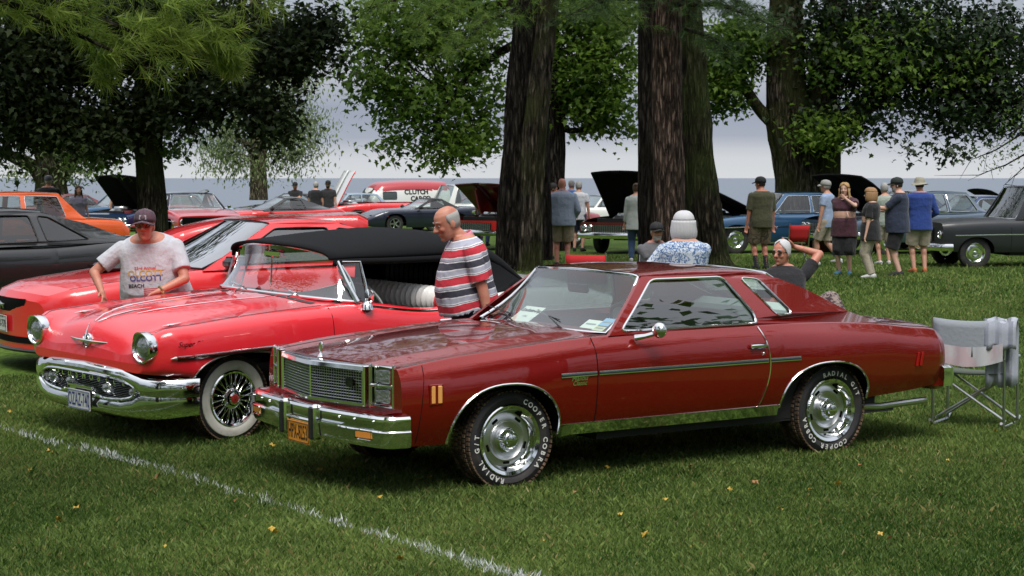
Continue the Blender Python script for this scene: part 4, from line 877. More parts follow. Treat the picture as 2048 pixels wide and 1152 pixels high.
def malibu():
    red = paint('dark_red_paint', (.27, .006, .004), .55, .26)
    px, py, yaw = -.497, 13.859, 3.727
    root = empty('vintage_coupe', (px, py, gz(px, py)), yaw, 'dark red two-door coupe with chrome grille and white-lettered tyres in front', 'car', tilt=True)
    K = [(-4.03, [(.80,.46),(.84,.52),(.87,.62),(.855,.74),(.81,.80),(.70,.82),(.5,.825),(.25,.83),(0,.83)]),
         (-3.93, [(.86,.44),(.90,.52),(.925,.65),(.90,.79),(.83,.865),(.72,.89),(.5,.90),(.25,.905),(0,.905)]),
         (-3.70, [(.87,.42),(.915,.52),(.94,.66),(.915,.81),(.84,.89),(.73,.915),(.5,.93),(.25,.935),(0,.935)]),
         (-3.30, [(.88,.40),(.935,.5),(.962,.70),(.935,.86),(.86,.94),(.74,.955),(.5,.965),(.25,.97),(0,.97)]),
         (-2.75, [(.89,.38),(.955,.5),(.99,.70),(.958,.88),(.875,.975),(.78,.985),(.5,1.0),(.25,1.0),(0,1.0)]),
         (-2.20, [(.89,.335),(.95,.47),(.978,.72),(.952,.89),(.885,.985),(.82,.992),(.5,1.0),(.25,1.0),(0,1.0)]),
         (-1.40, [(.89,.33),(.945,.45),(.975,.72),(.952,.89),(.885,.985),(.82,.992),(.5,1.0),(.25,1.0),(0,1.0)]),
         (-.65, [(.89,.33),(.945,.45),(.975,.72),(.950,.88),(.875,.975),(.70,.955),(.55,.99),(.3,1.005),(0,1.01)]),
         (0.0, [(.90,.34),(.962,.5),(.988,.68),(.952,.85),(.87,.935),(.69,.895),(.52,.95),(.28,.962),(0,.965)]),
         (.50, [(.89,.34),(.952,.48),(.975,.64),(.948,.80),(.872,.895),(.68,.848),(.52,.900),(.28,.912),(0,.912)]),
         (.86, [(.87,.34),(.915,.46),(.938,.60),(.925,.76),(.875,.845),(.70,.812),(.53,.85),(.28,.858),(0,.858)])]
    def sharp(P, ids):
        o = []
        for i, p in enumerate(P):
            if i in ids: o += [tuple(lerp(P[i - 1][d], p[d], .78) for d in (0, 1)), p, tuple(lerp(p[d], P[i + 1][d], .18) for d in (0, 1))]
            else: o.append(p)
        return o
    K = [(x, sharp(P, (4, 6))) for x, P in K]
    def warp(x, y, z):
        k = sstep(.25, .86, x) * .095 * (1 - min(1, abs(y) / .9)**1.15) - sstep(-3.4, -4.03, x) * .10 * (1 - (abs(y) / .9)**2)
        return (x + k, y, z)
    B = Body(K, 5, [(.07, .437, .708, .34, 2.25), (-2.75, .44, .692, .38, 2.25)], [(-4.03, .46), (-3.7, .42), (-3.2, .39), (-2.3, .33), (.86, .34)], warp, dx=.09)
    b, hood, deck = B.build(root, red, (-3.13, -.77), (-.66, .87), (-3.98, -3.22))
    GLASS_S = glass_mat('side_glass', (.20, .24, .23), 1.7)
    # greenhouse
    hs = House([(-.7, .885, .985), (-2.2, .888, .985), (-2.75, .872, .975), (-3.3, .845, .945)],
               [(-1.2, .645, 1.352), (-1.6, .65, 1.362), (-2.2, .645, 1.352), (-2.55, .64, 1.29), (-2.9, .64, 1.165), (-3.15, .66, 1.05), (-3.34, .70, .965)], .012)
    outer = [(-.80, .975), (-1.255, 1.352), (-1.6, 1.364), (-2.0, 1.362), (-2.2, 1.352), (-2.38, 1.33), (-2.55, 1.29), (-2.75, 1.225), (-2.9, 1.165), (-3.05, 1.10), (-3.2, 1.025), (-3.36, .945), (-2.8, .94), (-2.2, .955)]
    dw = roundpoly([(-.905, 1.0), (-1.32, 1.33), (-1.965, 1.328), (-2.125, 1.06), (-2.12, 1.0)], .05)
    qw = roundpoly([(-2.125, 1.318), (-2.30, 1.30), (-2.50, 1.05), (-2.34, 1.045)], .045)
    rf = MB()
    for sg in (1, -1):
        side_frame(rf, hs, outer, [dw, qw], sg)
    _, G = roof_panel(None, None, hs, rng(-2.42, -1.245, 12), [(-1.2, 1.388), (-1.7, 1.40), (-2.2, 1.385), (-2.45, 1.35)], 2.6, mb=rf, nose=.075, tail=.02)
    roof = rf.build('roof', red, root)
    for sg in (1, -1):
        pane('side_window', hs, dw, sg, root, GLASS_S, trim=CHROME, tr=.009); pane('side_window', hs, qw, sg, root, GLASS, trim=CHROME, tr=.008)
    fr = [Vector(p) for p in G[-1]]; bk = [Vector(p) for p in G[0]]
    hd_curve = [fr[-2], fr[-5], fr[16], fr[4], fr[1]]
    screen('windscreen', [(-.835, .80, .985), (-.75, .5, .99), (-.715, 0, .995), (-.75, -.5, .99), (-.835, -.80, .985)], [(p[0] + .01, p[1] * .985, p[2] - .01) for p in hd_curve], root, GLASS_W, .035, CHROME, .012)
    bkc = [bk[-3], bk[-5], bk[16], bk[4], bk[2]]
    screen('rear_window', [(-3.13, .62, 1.02), (-3.2, .35, 1.0), (-3.22, 0, 1.0), (-3.2, -.35, 1.0), (-3.13, -.62, 1.02)], [(p[0] - .005, p[1] * .98, p[2]) for p in bkc], root, GLASS, -.02, CHROME, .01)
    # rear-view mirror, wipers, papers on the dash
    m = MB(); m.box((-1.16, .02, 1.245), (.03, .24, .075), rot=(0, .2, 0), bevel=.012); m.tube([(-1.16, .02, 1.27), (-1.13, 0, 1.33)], .01, 6); m.build('rear_view_mirror', BLACK, root)
    m = MB()
    for y in (.42, -.18): m = MB(); m.tube([(-.73, y, 1.0), (-.80, y - .2, 1.035), (-.86, y - .42, 1.075)], .006, 5); m.tube([(-.80, y - .12, 1.045), (-.88, y - .60, 1.08)], .004, 5); m.build('wiper', BLACK, root)
    m = MB(); o = Vector((-.93, -.30, 1.04)); R = Vector((.02, 1, 0)).normalized(); U = Vector((-.80, 0, .48)).normalized(); N = R.cross(U)
    w, h = .26, .19
    m.add([tuple(o + R * a * w + U * b * h) for a, b in ((-.5, -.5), (.5, -.5), (.5, .5), (-.5, .5))], [(0, 1, 2, 3)]); m.mi = 1
    put_text(m, 'Graduate Day', o + U * .045 + N * .002, R, U, .052, bold=.03, italic=.2, sx=.85); put_text(m, '1976', o - U * .03 + N * .002, R, U, .03)
    m.build('dash_sign', [PAPER, INK], root, 'white paper sign inside the windscreen', smooth=False)
    for (x, y, z, ww, hh, c) in ((-.93, .50, 1.022, .17, .10, PAPER), (-.955, .655, 1.045, .12, .09, mat('blue_card', (.25, .45, .72), .5)), (-.90, .64, 1.005, .13, .06, mat('cream_card', (.62, .6, .42), .6))):
        m = MB(); o = Vector((x, y, z)); m.add([tuple(o + R * a * ww + U * b * hh) for a, b in ((-.5, -.5), (.5, -.5), (.5, .5), (-.5, .5))], [(0, 1, 2, 3)])
        m.mi = 1; m.add([tuple(o + N * .002 + R * a * ww * .7 + U * b * hh * .4) for a, b in ((-.5, -.2), (.5, -.2), (.5, .2), (-.5, .2))], [(0, 1, 2, 3)])
        m.build('windscreen_sticker', [c, mat('sticker_ink', (.3, .33, .36), .6)], root, smooth=False)
    interior(root, -.95, -1.95, -2.75, .86, .28, .98, mat('glass_green_vinyl', (.62, .74, .69), .5), mat('maroon_vinyl', (.10, .02, .022), .5), seat_h=1.08)  # pale green of light through the windscreen is put into the seat colour
    # grille
    def gx(y, o=0): return 1.015 - .10 * (abs(y) / .57)**1.2 + o
    ys = rng(-.57, .57, 25)
    m = MB(); m.grid([[(gx(y, -.010), y, .60), (gx(y, -.010), y, .82)] for y in ys]); m.mi = 1
    for i in range(11):
        z = .612 + .0186 * i; m.tube([(gx(y), y, z) for y in ys], .0042, 4)
    yy = rng(-.55, .55, 45)
    for y in yy: m.tube([(gx(y, .001), y, .605), (gx(y, .001), y, .806)], .0034, 4)
    m.build('grille', [DARK, mat('grille_metal', (.42, .43, .45), .25, 1.0)], root)
    m = MB()
    sweep(m, [(gx(y), y, 0) for y in ys], [(-.10, .81), (-.10, .848), (0, .848), (.024, .838), (.03, .812), (.0, .804)])
    sweep(m, [(gx(y), y, 0) for y in ys], [(-.10, .575), (-.10, .603), (0, .603), (.024, .598), (.024, .58), (0, .575)])
    for sg in (1, -1): m.box((gx(.57, -.03), .572 * sg, .71), (.11, .035, .272), bevel=.006)
    m.box((gx(0), 0, .705), (.02, .02, .22), bevel=.004); m.build('grille_surround', CHROME, root)
    m = MB(); m.box((gx(.42, .008), .42, .725), (.012, .10, .05), bevel=.004); put_text(m, 'Classic', (gx(.42, .016), .42, .725), (.12, 1, 0), (0, 0, 1), .05, bold=.04, italic=.3); m.build('grille_badge', mat('dark_badge', (.03, .03, .03), .3, 1), root)
    # hood ornament
    m = MB(); m.tube([(.945, 0, .852), (.94, 0, .885)], [.022, .008], 8); T = [(.94 + .0 * math.cos(a), .022 * math.cos(a), .92 + .034 * math.sin(a)) for a in [2 * PI * i / 16 for i in range(16)]]
    m.tube(T, .006, 6, closed=True); m.box((.94, 0, .92), (.008, .02, .05), bevel=.003); m.build('hood_ornament', CHROME, root)
    # headlights, stacked rectangular pairs
    for sg in (1, -1):
        m = MB(); y0, y1, z0, z1 = .65, .835, .592, .852
        def hx(y): return .955 - .115 * (y - .57) / .33
        fr_ = [(hx(y0), y0, z0), (hx(y1), y1, z0), (hx(y1), y1, z1), (hx(y0), y0, z1)]
        f2 = [(p[0], p[1] * sg, p[2]) for p in fr_]
        m.tube(f2, .014, 6, closed=True)
        for p in f2: m.ball(p, .0145, 6, 5)
        m.tube([((f2[0][0] + .004), f2[0][1], .727), (f2[1][0] + .004, f2[1][1], .727)], .011, 6)
        m.mi = 1; m.add([(p[0] - .028, p[1], p[2]) for p in f2], [(0, 1, 2, 3)])
        m.mi = 0
        for a in range(4):
            p, q = f2[a], f2[(a + 1) % 4]; m.add([p, q, (q[0] - .05, q[1], q[2]), (p[0] - .05, p[1], p[2])], [(0, 1, 2, 3)])
        hb = m.build('headlight_bezel', [CHROME, SATIN], root)
        for zc in (.66, .788):
            l = MB(); yc = (y0 + y1) / 2; l.T = Matrix.Translation((hx(yc) - .012, yc * sg, zc)) @ Matrix.Rotation(.3 * sg, 4, 'Z')
            l.box((0, 0, 0), (.03, .135, .098), bevel=.012); l.mi = 1
            l.tube([(0.006, -.072, -.052), (.006, .072, -.052), (.006, .072, .052), (.006, -.072, .052)], .005, 5, closed=True); l.T = None
            l.build('headlight', [LENS, CHROME], root)
        # bumper lamps
        m = MB(); m.T = Matrix.Translation((1.034, .76 * sg, .425)) @ Matrix.Rotation(.17 * sg, 4, 'Z'); m.box((0, 0, 0), (.03, .17, .055), bevel=.01); m.mi = 1
        m.tube([(.014, -.08, -.03), (.014, .08, -.03), (.014, .08, .03), (.014, -.08, .03)], .005, 5, closed=True); m.T = None
        m.build('turn_signal', [AMBER, CHROME], root)
        # side markers
        m = MB()
        for dx in (-.024, .024):
            p = B.P(.62 + dx, .674, .004); m.box((p[0], p[1] * sg, p[2]), (.03, .016, .115), bevel=.004)
        m.mi = 1; p = B.P(.62, .674, .001); m.box((p[0], p[1] * sg, p[2]), (.10, .012, .135), bevel=.004)
        m.build('side_marker', [mat('pale_amber_lens', (.80, .36, .10), .3, coat=1), red], root)
        m = MB()
        for dx in (-.022, .022):
            for kk in (-1, 1):
                p = B.P(-3.70 + dx, .655, .004); m.box((p[0] + kk * .0, p[1] * sg, p[2]), (.022, .014, .11), rot=(0, -.22, 0), bevel=.004)
        m.build('side_marker', REDLENS, root)
    # bumpers
    half = [(.825, .955), (.88, .95), (.935, .94), (.955, .925), (.975, .895), (1.0, .78), (1.035, .55), (1.06, .30), (1.067, .12)]
    path = [(x, -y, 0) for x, y in half] + [(1.068, 0, 0)] + [(x, y, 0) for x, y in half[::-1]]
    prof = [(-.06, .548), (0, .556), (.022, .55), (.034, .535), (.036, .475), (.030, .462), (.042, .452), (.040, .375), (.030, .352), (0, .343), (-.06, .345)]
    m = MB(); sweep(m, path, prof)
    for sg in (1, -1):
        for y in (.85, .66, .50): m.ball((np.interp(y, [.3, .55, .78, .9], [1.06, 1.035, 1.0, .975]) + .038, y * sg, .517), .009, 8, 6)
        sweep(m, [(1.10, .26 * sg, 0), (1.075, .52 * sg, 0)] if sg > 0 else [(1.075, -.52, 0), (1.10, -.26, 0)], [(0, .47), (.024, .468), (.024, .458), (0, .456)])
    m.build('front_bumper', CHROME, root)
    m = MB(); sweep(m, path[3:-3], [(-.28, .535), (-.28, .56), (-.01, .562), (-.01, .54)]); m.build('bumper_filler', red, root)
    for sg in (1, -1):
        m = MB(); m.box((1.088, .21 * sg, .45), (.085, .075, .235), bevel=.02); m.mi = 1; m.box((1.13, .21 * sg, .445), (.022, .05, .215), bevel=.008)
        m.build('bumper_guard', [CHROME, BLACK], root)
    m = MB(); m.box((1.083, 0, .455), (.02, .34, .02)); m.mi = 1; m.box((1.063, 0, .43), (.05, .33, .15)); m.build('plate_recess', [CHROME, DARK], root)
    plate(root, (1.118, .0, .362), (0, 1, 0), (.06, 0, 1), .305, .145, 'HPX-8253', ORANGE_PLATE, INK)
    hb2 = [(-3.97, .90), (-4.03, .905), (-4.08, .88), (-4.12, .78), (-4.17, .4), (-4.18, 0)]
    path = [(x, y, 0) for x, y in hb2] + [(x, -y, 0) for x, y in hb2[:-1][::-1]]
    m = MB(); sweep(m, path, [(-.05, .58), (0, .585), (.025, .57), (.03, .50), (.02, .43), (-.05, .42)]); m.build('rear_bumper', CHROME, root)
    m = MB(); m.box((-3.99, 0, .50), (.16, 1.74, .20), bevel=.03); m.build('rear_valance', red, root)
    for sg in (1, -1):
        m = MB(); m.box((-4.05, .60 * sg, .68), (.06, .34, .12), bevel=.02); m.build('tail_light', REDLENS, root)
        m = MB(); m.tube([(-3.0, .80 * sg, .33), (-3.4, .80 * sg, .30), (-3.90, .80 * sg, .315)], .026, 10); m.build('exhaust_pipe', SATIN, root)
    # chrome and mouldings
    for sg in (1, -1):
        m = MB(); strip(m, B, [(x, .737) for x in rng(-.345, -.642, 5)], .030, .006, sg); strip(m, B, [(x, .737) for x in rng(-.66, -2.155, 18)], .030, .006, sg); strip(m, B, [(x, .737) for x in rng(-2.175, -2.46, 5)], .030, .006, sg)
        m.mi = 1
        for a, bb in ((-.35, -.64), (-.665, -2.15), (-2.18, -2.455)): strip(m, B, [(x, .737) for x in rng(a, bb, 14)], .014, .0095, sg)
        m.build('side_moulding', [CHROME, mat('dark_blue_vinyl', (.02, .03, .04), .5)], root)
        m = MB(); strip(m, B, [(x, .362 + (-.012 if x > -.4 else 0)) for x in rng(-.372, -2.305, 22)], .075, .005, sg)
        m.tube([B.P(x, .402, .005)[:1] + (B.P(x, .402, .005)[1] * sg, .402) for x in rng(-.37, -2.305, 22)], .005, 5); m.build('rocker_moulding', CHROME, root)
        for k in (0, 1):
            m = MB(); m.tube(arch_pts(B, k, .003, sg), .0085, 6); m.build('wheel_arch_trim', CHROME, root)
        # shut lines
        m = MB(); pf = [B.P(-.650, z, .0012) for z in rng(.41, .97, 12)]; m.tube([(p[0], p[1] * sg, p[2]) for p in pf], .004, 4)
        m.build('panel_gap', DARK, root); m = MB(); m.tube([(p[0], p[1] * sg, p[2]) for p in [B.P(.735 - .05 * ((z - .34) / .5)**2, z, .0005) for z in rng(.36, .86, 10)]], .003, 4)
        m.build('panel_gap', DARK, root)
        m = MB(); pr = [B.P(-2.10 - .075 * math.sin(PI * min(1, (z - .40) / .62)), z, .003) for z in rng(.41, .975, 16)]; m.tube([(p[0], p[1] * sg, p[2]) for p in pr], .006, 5)
        m.build('door_edge_guard', CHROME, root)
        m = MB(); p = B.P(-2.06, .845, .02); m.box((p[0], p[1] * sg, p[2]), (.15, .024, .035), bevel=.01); p = B.P(-2.11, .79, .003); m.ball((p[0], p[1] * sg, p[2]), .012, 8, 6); m.build('door_handle', CHROME, root)
        m = MB(); m.tube([(-.99, .93 * sg, .955), (-1.04, .98 * sg, .968), (-1.10, 1.03 * sg, .99)], [.022, .016, .016], 8)
        m.ball((-1.10, 1.06 * sg, 1.012), (.045, .062, .055), 16, 10); m.build('door_mirror', CHROME, root)
        m = MB(); p = B.P(-.50, .70, .004); put_text(m, 'Malibu', (p[0], p[1] * sg, p[2] + .012), (-sg, 0, 0), (0, 0, 1), .05, bold=.02, italic=.3); put_text(m, 'Classic', (p[0], p[1] * sg, p[2] - .022), (-sg, 0, 0), (0, 0, 1), .042, bold=.02, italic=.3)
        m.build('fender_script', CHROME, root)
    for k, (x, y, s) in enumerate(((0, .885, 1), (-2.845, .885, 1), (0, -.885, -1), (-2.845, -.885, -1))):
        D = math.radians
        let = [('COOPER COBRA', D(12), D(9.8), .048), ('RADIAL G/T', D(213), D(9.2), .048)] if k == 0 else [('RADIAL G/T', D(65), D(9.2), .048), ('COOPER COBRA', D(245), D(9.8), .048)]
        wheel(root, x, y - (.105 * s), .333, .225, .232, 'rally', s, steer=.0, letters=let if s > 0 else None, muddy=True)
    return root
# ---------------------------------------------------------------- coral red convertible
def olds():
    red = paint('coral_red_paint', (.80, .022, .035), 0.0, .3); white = paint('white_paint', (.72, .72, .70), 0.0, .3)
    px, py, yaw = -2.737, 15.98, 3.928
    root = empty('vintage_convertible', (px, py, gz(px, py) + .024), yaw, 'bright coral-red convertible with black soft top, oval chrome grille and a whitewall wire wheel', 'car', tilt=True, roll=-.03)
    K = [(-4.40, [(.80,.40),(.86,.5),(.90,.62),(.88,.75),(.82,.85),(.76,.90),(.66,.92),(.5,.93),(.3,.94),(0,.95)]),
         (-3.90, [(.86,.36),(.92,.48),(.95,.62),(.94,.80),(.90,.93),(.85,.99),(.74,1.02),(.6,1.03),(.35,1.06),(0,1.07)]),
         (-3.20, [(.88,.34),(.94,.46),(.965,.62),(.955,.80),(.93,.94),(.88,1.02),(.78,1.04),(.6,1.06),(.35,1.08),(0,1.09)]),
         (-2.60, [(.88,.32),(.95,.44),(.965,.60),(.955,.80),(.93,.92),(.89,.985),(.82,1.0),(.6,1.03),(.35,1.04),(0,1.04)]),
         (-2.00, [(.88,.30),(.95,.42),(.965,.60),(.955,.78),(.935,.87),(.90,.915),(.82,.93),(.6,1.0),(.35,1.02),(0,1.02)]),
         (-1.20, [(.88,.30),(.95,.42),(.965,.60),(.955,.80),(.93,.93),(.875,1.0),(.78,1.015),(.6,1.02),(.35,1.03),(0,1.03)]),
         (-.80, [(.88,.30),(.95,.42),(.965,.60),(.955,.80),(.93,.93),(.865,.99),(.78,1.0),(.6,1.005),(.35,1.03),(0,1.04)]),
         (0.0, [(.90,.34),(.955,.48),(.965,.60),(.955,.78),(.93,.90),(.86,.955),(.76,.95),(.60,.945),(.38,.99),(0,1.01)]),
         (.40, [(.90,.50),(.95,.54),(.958,.62),(.950,.76),(.925,.875),(.86,.925),(.76,.915),(.58,.89),(.36,.945),(0,.975)]),
         (.62, [(.86,.545),(.90,.57),(.92,.64),(.92,.76),(.90,.86),(.85,.905),(.75,.90),(.56,.83),(.33,.885),(0,.925)]),
         (.70, [(.82,.55),(.86,.59),(.875,.65),(.87,.74),(.86,.83),(.82,.875),(.73,.87),(.55,.80),(.33,.85),(0,.885)]),
         (.755, [(.78,.555),(.82,.585),(.83,.64),(.83,.71),(.825,.78),(.79,.825),(.71,.81),(.54,.745),(.32,.78),(0,.81)]),
         (.785, [(.73,.56),(.77,.58),(.785,.62),(.785,.665),(.78,.71),(.75,.745),(.68,.735),(.52,.68),(.3,.70),(0,.72)]),
         (.80, [(.68,.565),(.72,.575),(.735,.59),(.735,.605),(.73,.62),(.70,.635),(.64,.63),(.5,.61),(.28,.62),(0,.63)])]
    def warp(x, y, z):
        return (x + sstep(.35, .8, x) * (.022 * (1 - min(1, abs(y) / .85)**2)) - sstep(-3.5, -4.4, x) * .15 * (1 - (abs(y) / .85)**2) * 0, y, z)
    B = Body(K, 5, [(-.0, .47, .70, .50, 2.2), (-3.10, .42, .66, .40, 2.1)], [(-4.4, .42), (-3.5, .34), (-2.6, .30), (-.6, .30), (-.48, .30), (.46, .50), (.49, .535), (.62, .55), (.80, .565)], warp, dx=.075)
    b, hood, deck = B.build(root, red, (-3.22, -.98), (-.90, .79), (-4.35, -3.3), deck_mat=white)
    me = b.data; me.materials.append(white)
    for p in me.polygons:
        if p.material_index == 0 and p.center.x < -2.40 and p.center.z > .60 + .2 * sstep(-2.4, -3.2, p.center.x): p.material_index = 3
    # soft top
    cloth = mat('black_soft_top', (.009, .0095, .011), .9, spec=.15, bump=(180, .25, .002))
    hs = House([(-1.0, .88, 1.0), (-2.0, .89, .93), (-2.6, .88, .98), (-3.3, .82, 1.03)], [(-1.0, .66, 1.345), (-1.3, .68, 1.352), (-1.8, .685, 1.345), (-2.3, .69, 1.345), (-2.7, .70, 1.325), (-2.95, .73, 1.235), (-3.15, .75, 1.12), (-3.28, .77, 1.045)], 0)
    rf = MB()
    _, G = roof_panel(None, None, hs, rng(-3.28, -1.07, 22), [(-1.0, 1.448), (-1.3, 1.478), (-1.8, 1.52), (-2.3, 1.54), (-2.7, 1.50), (-2.95, 1.42), (-3.15, 1.26), (-3.28, 1.07)], 2.5, mb=rf, nose=.09, tail=.02)
    for sg in (1, -1):
        side_frame(rf, hs, [(-2.52, 1.335), (-2.7, 1.325), (-2.95, 1.235), (-3.15, 1.12), (-3.29, 1.035), (-2.66, .99), (-2.60, 1.15)], [], sg, .02)
        V = [(x, hs.y(x, ip(x, [(q[0], q[2]) for q in hs.rail])) * sg, ip(x, [(q[0], q[2]) for q in hs.rail])) for x in rng(-2.6, -1.1, 12)]
        rf.grid([[p, (p[0], p[1] - .004 * sg, p[2] - .05)] for p in V], sg < 0)
    top = rf.build('soft_top', cloth, root); so = top.modifiers.new('t', 'SOLIDIFY'); so.thickness = .02; so.offset = -1
    m = MB()
    for x in (-1.75, -2.35, -2.8):
        r = [Vector(p) for p in min(G, key=lambda g: abs(g[0][0] - x))]; m.tube([p - Vector((0, 0, .035)) for p in r[2:-2]], .012, 5)
    m.build('roof_bow', BLACK, root)
    # windscreen
    base = [(-1.18, .855, 1.015), (-1.06, .79, 1.028), (-.97, .55, 1.036), (-.93, 0, 1.038), (-.97, -.55, 1.036), (-1.06, -.79, 1.028), (-1.18, -.855, 1.015)]
    head = [(-1.155, .665, 1.33), (-1.11, .60, 1.375), (-1.06, .42, 1.415), (-1.015, 0, 1.442), (-1.06, -.42, 1.415), (-1.11, -.60, 1.375), (-1.155, -.665, 1.33)]
    o, GG = screen('windscreen', base, head, root, glass_mat('curved_windscreen_glass', (.80, .84, .84), 2.0), .05, CHROME, .014, n=24, k=8)
    for sg in (1, -1):
        m = MB(); m.tube([(-1.14, .67 * sg, 1.335), (-1.16, .76 * sg, 1.18), (-1.20, .86 * sg, 1.01)], [.022, .024, .03], 8)
        m.tube([(-1.17, .70 * sg, 1.328), (-1.345, .72 * sg, 1.325), (-1.335, .80 * sg, 1.16), (-1.33, .86 * sg, 1.0)], .010, 6); m.build('windscreen_post', CHROME, root)
    for sg in (1, -1):
        m = MB(); m.add([(-1.17, .70 * sg, 1.325), (-1.34, .72 * sg, 1.322), (-1.33, .86 * sg, 1.0), (-1.19, .87 * sg, 1.0)], [(0, 1, 2, 3)]); m.build('vent_window', GLASS, root)
    m = MB()
    for s in (.45, -.25): m = MB(); m.tube([(-.80, s, 1.04), (-.93, s - .04, 1.065), (-1.0, s - .30, 1.08)], .006, 5); m.build('wiper', CHROME, root)
    m = MB(); m.grid([[(x, y, B.top_z(x, y) + .004) for x in (-.90, -.84)] for y in rng(-.70, .70, 15)]); m.build('cowl_vent', mat('vent_grey', (.05, .05, .055), .5), root)
    m = MB(); m.box((-1.0, .0, 1.36), (.03, .2, .06), bevel=.012); m.tube([(-.99, 0, 1.10), (-1.0, 0, 1.35)], .008, 6); m.build('rear_view_mirror', CHROME, root)
    # cabin
    wv = mat('white_vinyl', (.80, .78, .76), .45, coat=.3); bv = mat('black_vinyl', (.02, .02, .022), .4); rv = mat('red_vinyl', (.6, .02, .025), .4, coat=.4)
    interior(root, -1.30, -2.28, -3.0, .86, .28, .96, bv, rv, seat_h=.98, m_wheel=mat('white_wheel', (.55, .6, .58), .3, coat=1))
    m = MB()
    for i in range(19):
        y = -.42 + i * .066 + (.0 if i < 10 else .0)
        m.ball((-2.22, y - .0, .97), (.11, .037, .115), 10, 8)
    m.mi = 1; m.ball((-2.22, .80, .955), (.11, .07, .11), 12, 8); m.ball((-2.22, -.5, .955), (.11, .05, .11), 12, 8); m.build('seat_back_cover', [wv, rv], root)
    m = MB()
    for i in range(22): m.ball((-2.95, -.70 + i * .066, 1.08), (.07, .036, .12), 8, 6)
    m.build('rear_seat_back', bv, root)
    # hood spears, badges
    m = MB()
    for sg in (1, -1):
        P = [B.T(x, y * sg, .012) for x, y in ((.70, .02), (.60, .06), (.45, .10), (.30, .13))]; m.tube(P, [.004, .007, .006, .003], 6)
        P = [B.T(x, y * sg, .006) for x, y in ((.46, .17), (.30, .20), (.0, .225), (-.4, .25), (-.85, .28))]; m.tube(P, [.003, .006, .005, .004, .003], 5)
    m.build('hood_ornament', CHROME, root)
    m = MB(); m.T = Matrix.Translation((.800, 0, .752)) @ Matrix.Rotation(-.12, 4, 'Y'); m.lathe([(.0, .012), (.03, .012), (.036, .004), (.047, .0), (.055, .010), (.058, .0), (.055, -.02)], 24, 'x')
    m.T = Matrix.Translation((.812, 0, .75)); m.tube([(-.03, -.26, .002), (.008, -.1, 0), (.012, 0, 0), (.008, .1, 0), (-.03, .26, .002)], [.004, .010, .012, .010, .004], 6); m.tube([(.012, 0, 0), (-.01, 0, .08), (-.035, 0, .14)], [.012, .008, .004], 6); m.T = None
    m.build('nose_emblem', [CHROME], root)
    for sg in (1, -1):
        p = Vector(B.T(.45, .60 * sg, .012)); m = MB(); m.tube([p + Vector((.08, 0, -.006)), p, p + Vector((-.10, 0, .012))], [.003, .010, .003], 6); m.tube([p + Vector((-.01, -.04, .004)), p + Vector((.02, 0, 0)), p + Vector((-.01, .04, .004))], [.003, .009, .003], 6); m.build('fender_bird', CHROME, root)
        p = B.P(.50, .79, .004); m = MB(); put_text(m, 'Super 88', (p[0], p[1] * sg, p[2]), (-sg, 0, 0), (0, 0, 1), .055, bold=.01, italic=.4, sx=1.15); m.build('fender_script', CHROME, root)
        # headlights with hooded bezels
        hc = (.792, .735 * sg, .762)
        m = MB(); m.lathe([(.10, -.35), (.112, -.18), (.116, -.03), (.108, .0)], 28, 'x', hc); m.build('headlight_pod', red, root)
        m = MB(); m.lathe([(.116, -.05), (.122, -.01), (.118, .02), (.104, .028), (.092, .012), (.088, -.01)], 32, 'x', hc)
        V = []
        for i in range(21):
            a = PI * (.06 + .88 * i / 20); e = .028 * math.sin(a)**1.5
            V.append([(hc[0] + .0, hc[1] + math.cos(a) * .121, hc[2] + math.sin(a) * .121), (hc[0] + .015 + e, hc[1] + math.cos(a) * .116, hc[2] + math.sin(a) * (.122)), (hc[0] + .01 + e, hc[1] + math.cos(a) * .106, hc[2] + math.sin(a) * .108), (hc[0] + .0, hc[1] + math.cos(a) * .100, hc[2] + math.sin(a) * .100)])
        m.grid(V); m.build('headlight_bezel', CHROME, root)
        m = MB(); m.T = Matrix.Translation(hc); m.lathe([(.092, -.005), (.075, .012), (.045, .024), (0, .028)], 28, 'x'); m.T = None; m.build('headlight', LENS, root)
        # side spear, arch trim, gap, mirror
        m = MB(); xs = rng(.62, -2.3, 30)
        for a in range(1): strip(m, B, [(x, ip(x, [(-2.3, .74), (-.24, .715), (.62, .688)])) for x in xs], .034, .012, sg)
        p = B.P(.62, .688, .0); m.tube([(p[0], p[1] * sg, p[2]), (p[0] + .05, (p[1] - .006) * sg, p[2] - .002)], [.016, .002], 6)
        m.build('side_moulding', CHROME, root)
        m = MB(); m.tube(arch_pts(B, 0, .003, sg)[6:], .0065, 6); m.build('wheel_arch_trim', SATIN, root)
        m = MB(); m.tube([(p[0], p[1] * sg, p[2]) for p in [B.P(-.885, z, .0008) for z in rng(.35, .985, 12)]], .0035, 4)
        m.build('panel_gap', DARK, root)
        m = MB(); m.tube([(p[0], p[1] * sg, p[2]) for p in [B.P(x, ip(x, [(-2.6, .99), (-2.0, .915), (-1.25, .995)]) - .012, .0) for x in rng(-2.55, -1.25, 14)]], .011, 6); m.build('belt_moulding', CHROME, root)
        m = MB(); m.lathe([(.055, -.02), (.045, .02), (.02, .045), (.016, .07)], 12, 'z', (-1.26, .915 * sg, .975)); m.T = Matrix.Translation((-1.27, .925 * sg, 1.065)) @ Matrix.Rotation(.15, 4, 'Y'); m.lathe([(0, -.012), (.035, -.025), (.054, -.012), (.056, .0), (0, .006)], 20, 'x'); m.T = None; m.build('door_mirror', CHROME, root)
        m = MB(); p = B.P(-2.1, .82, .02); m.box((p[0], p[1] * sg, p[2]), (.16, .03, .03), bevel=.01); m.build('door_handle', CHROME, root)
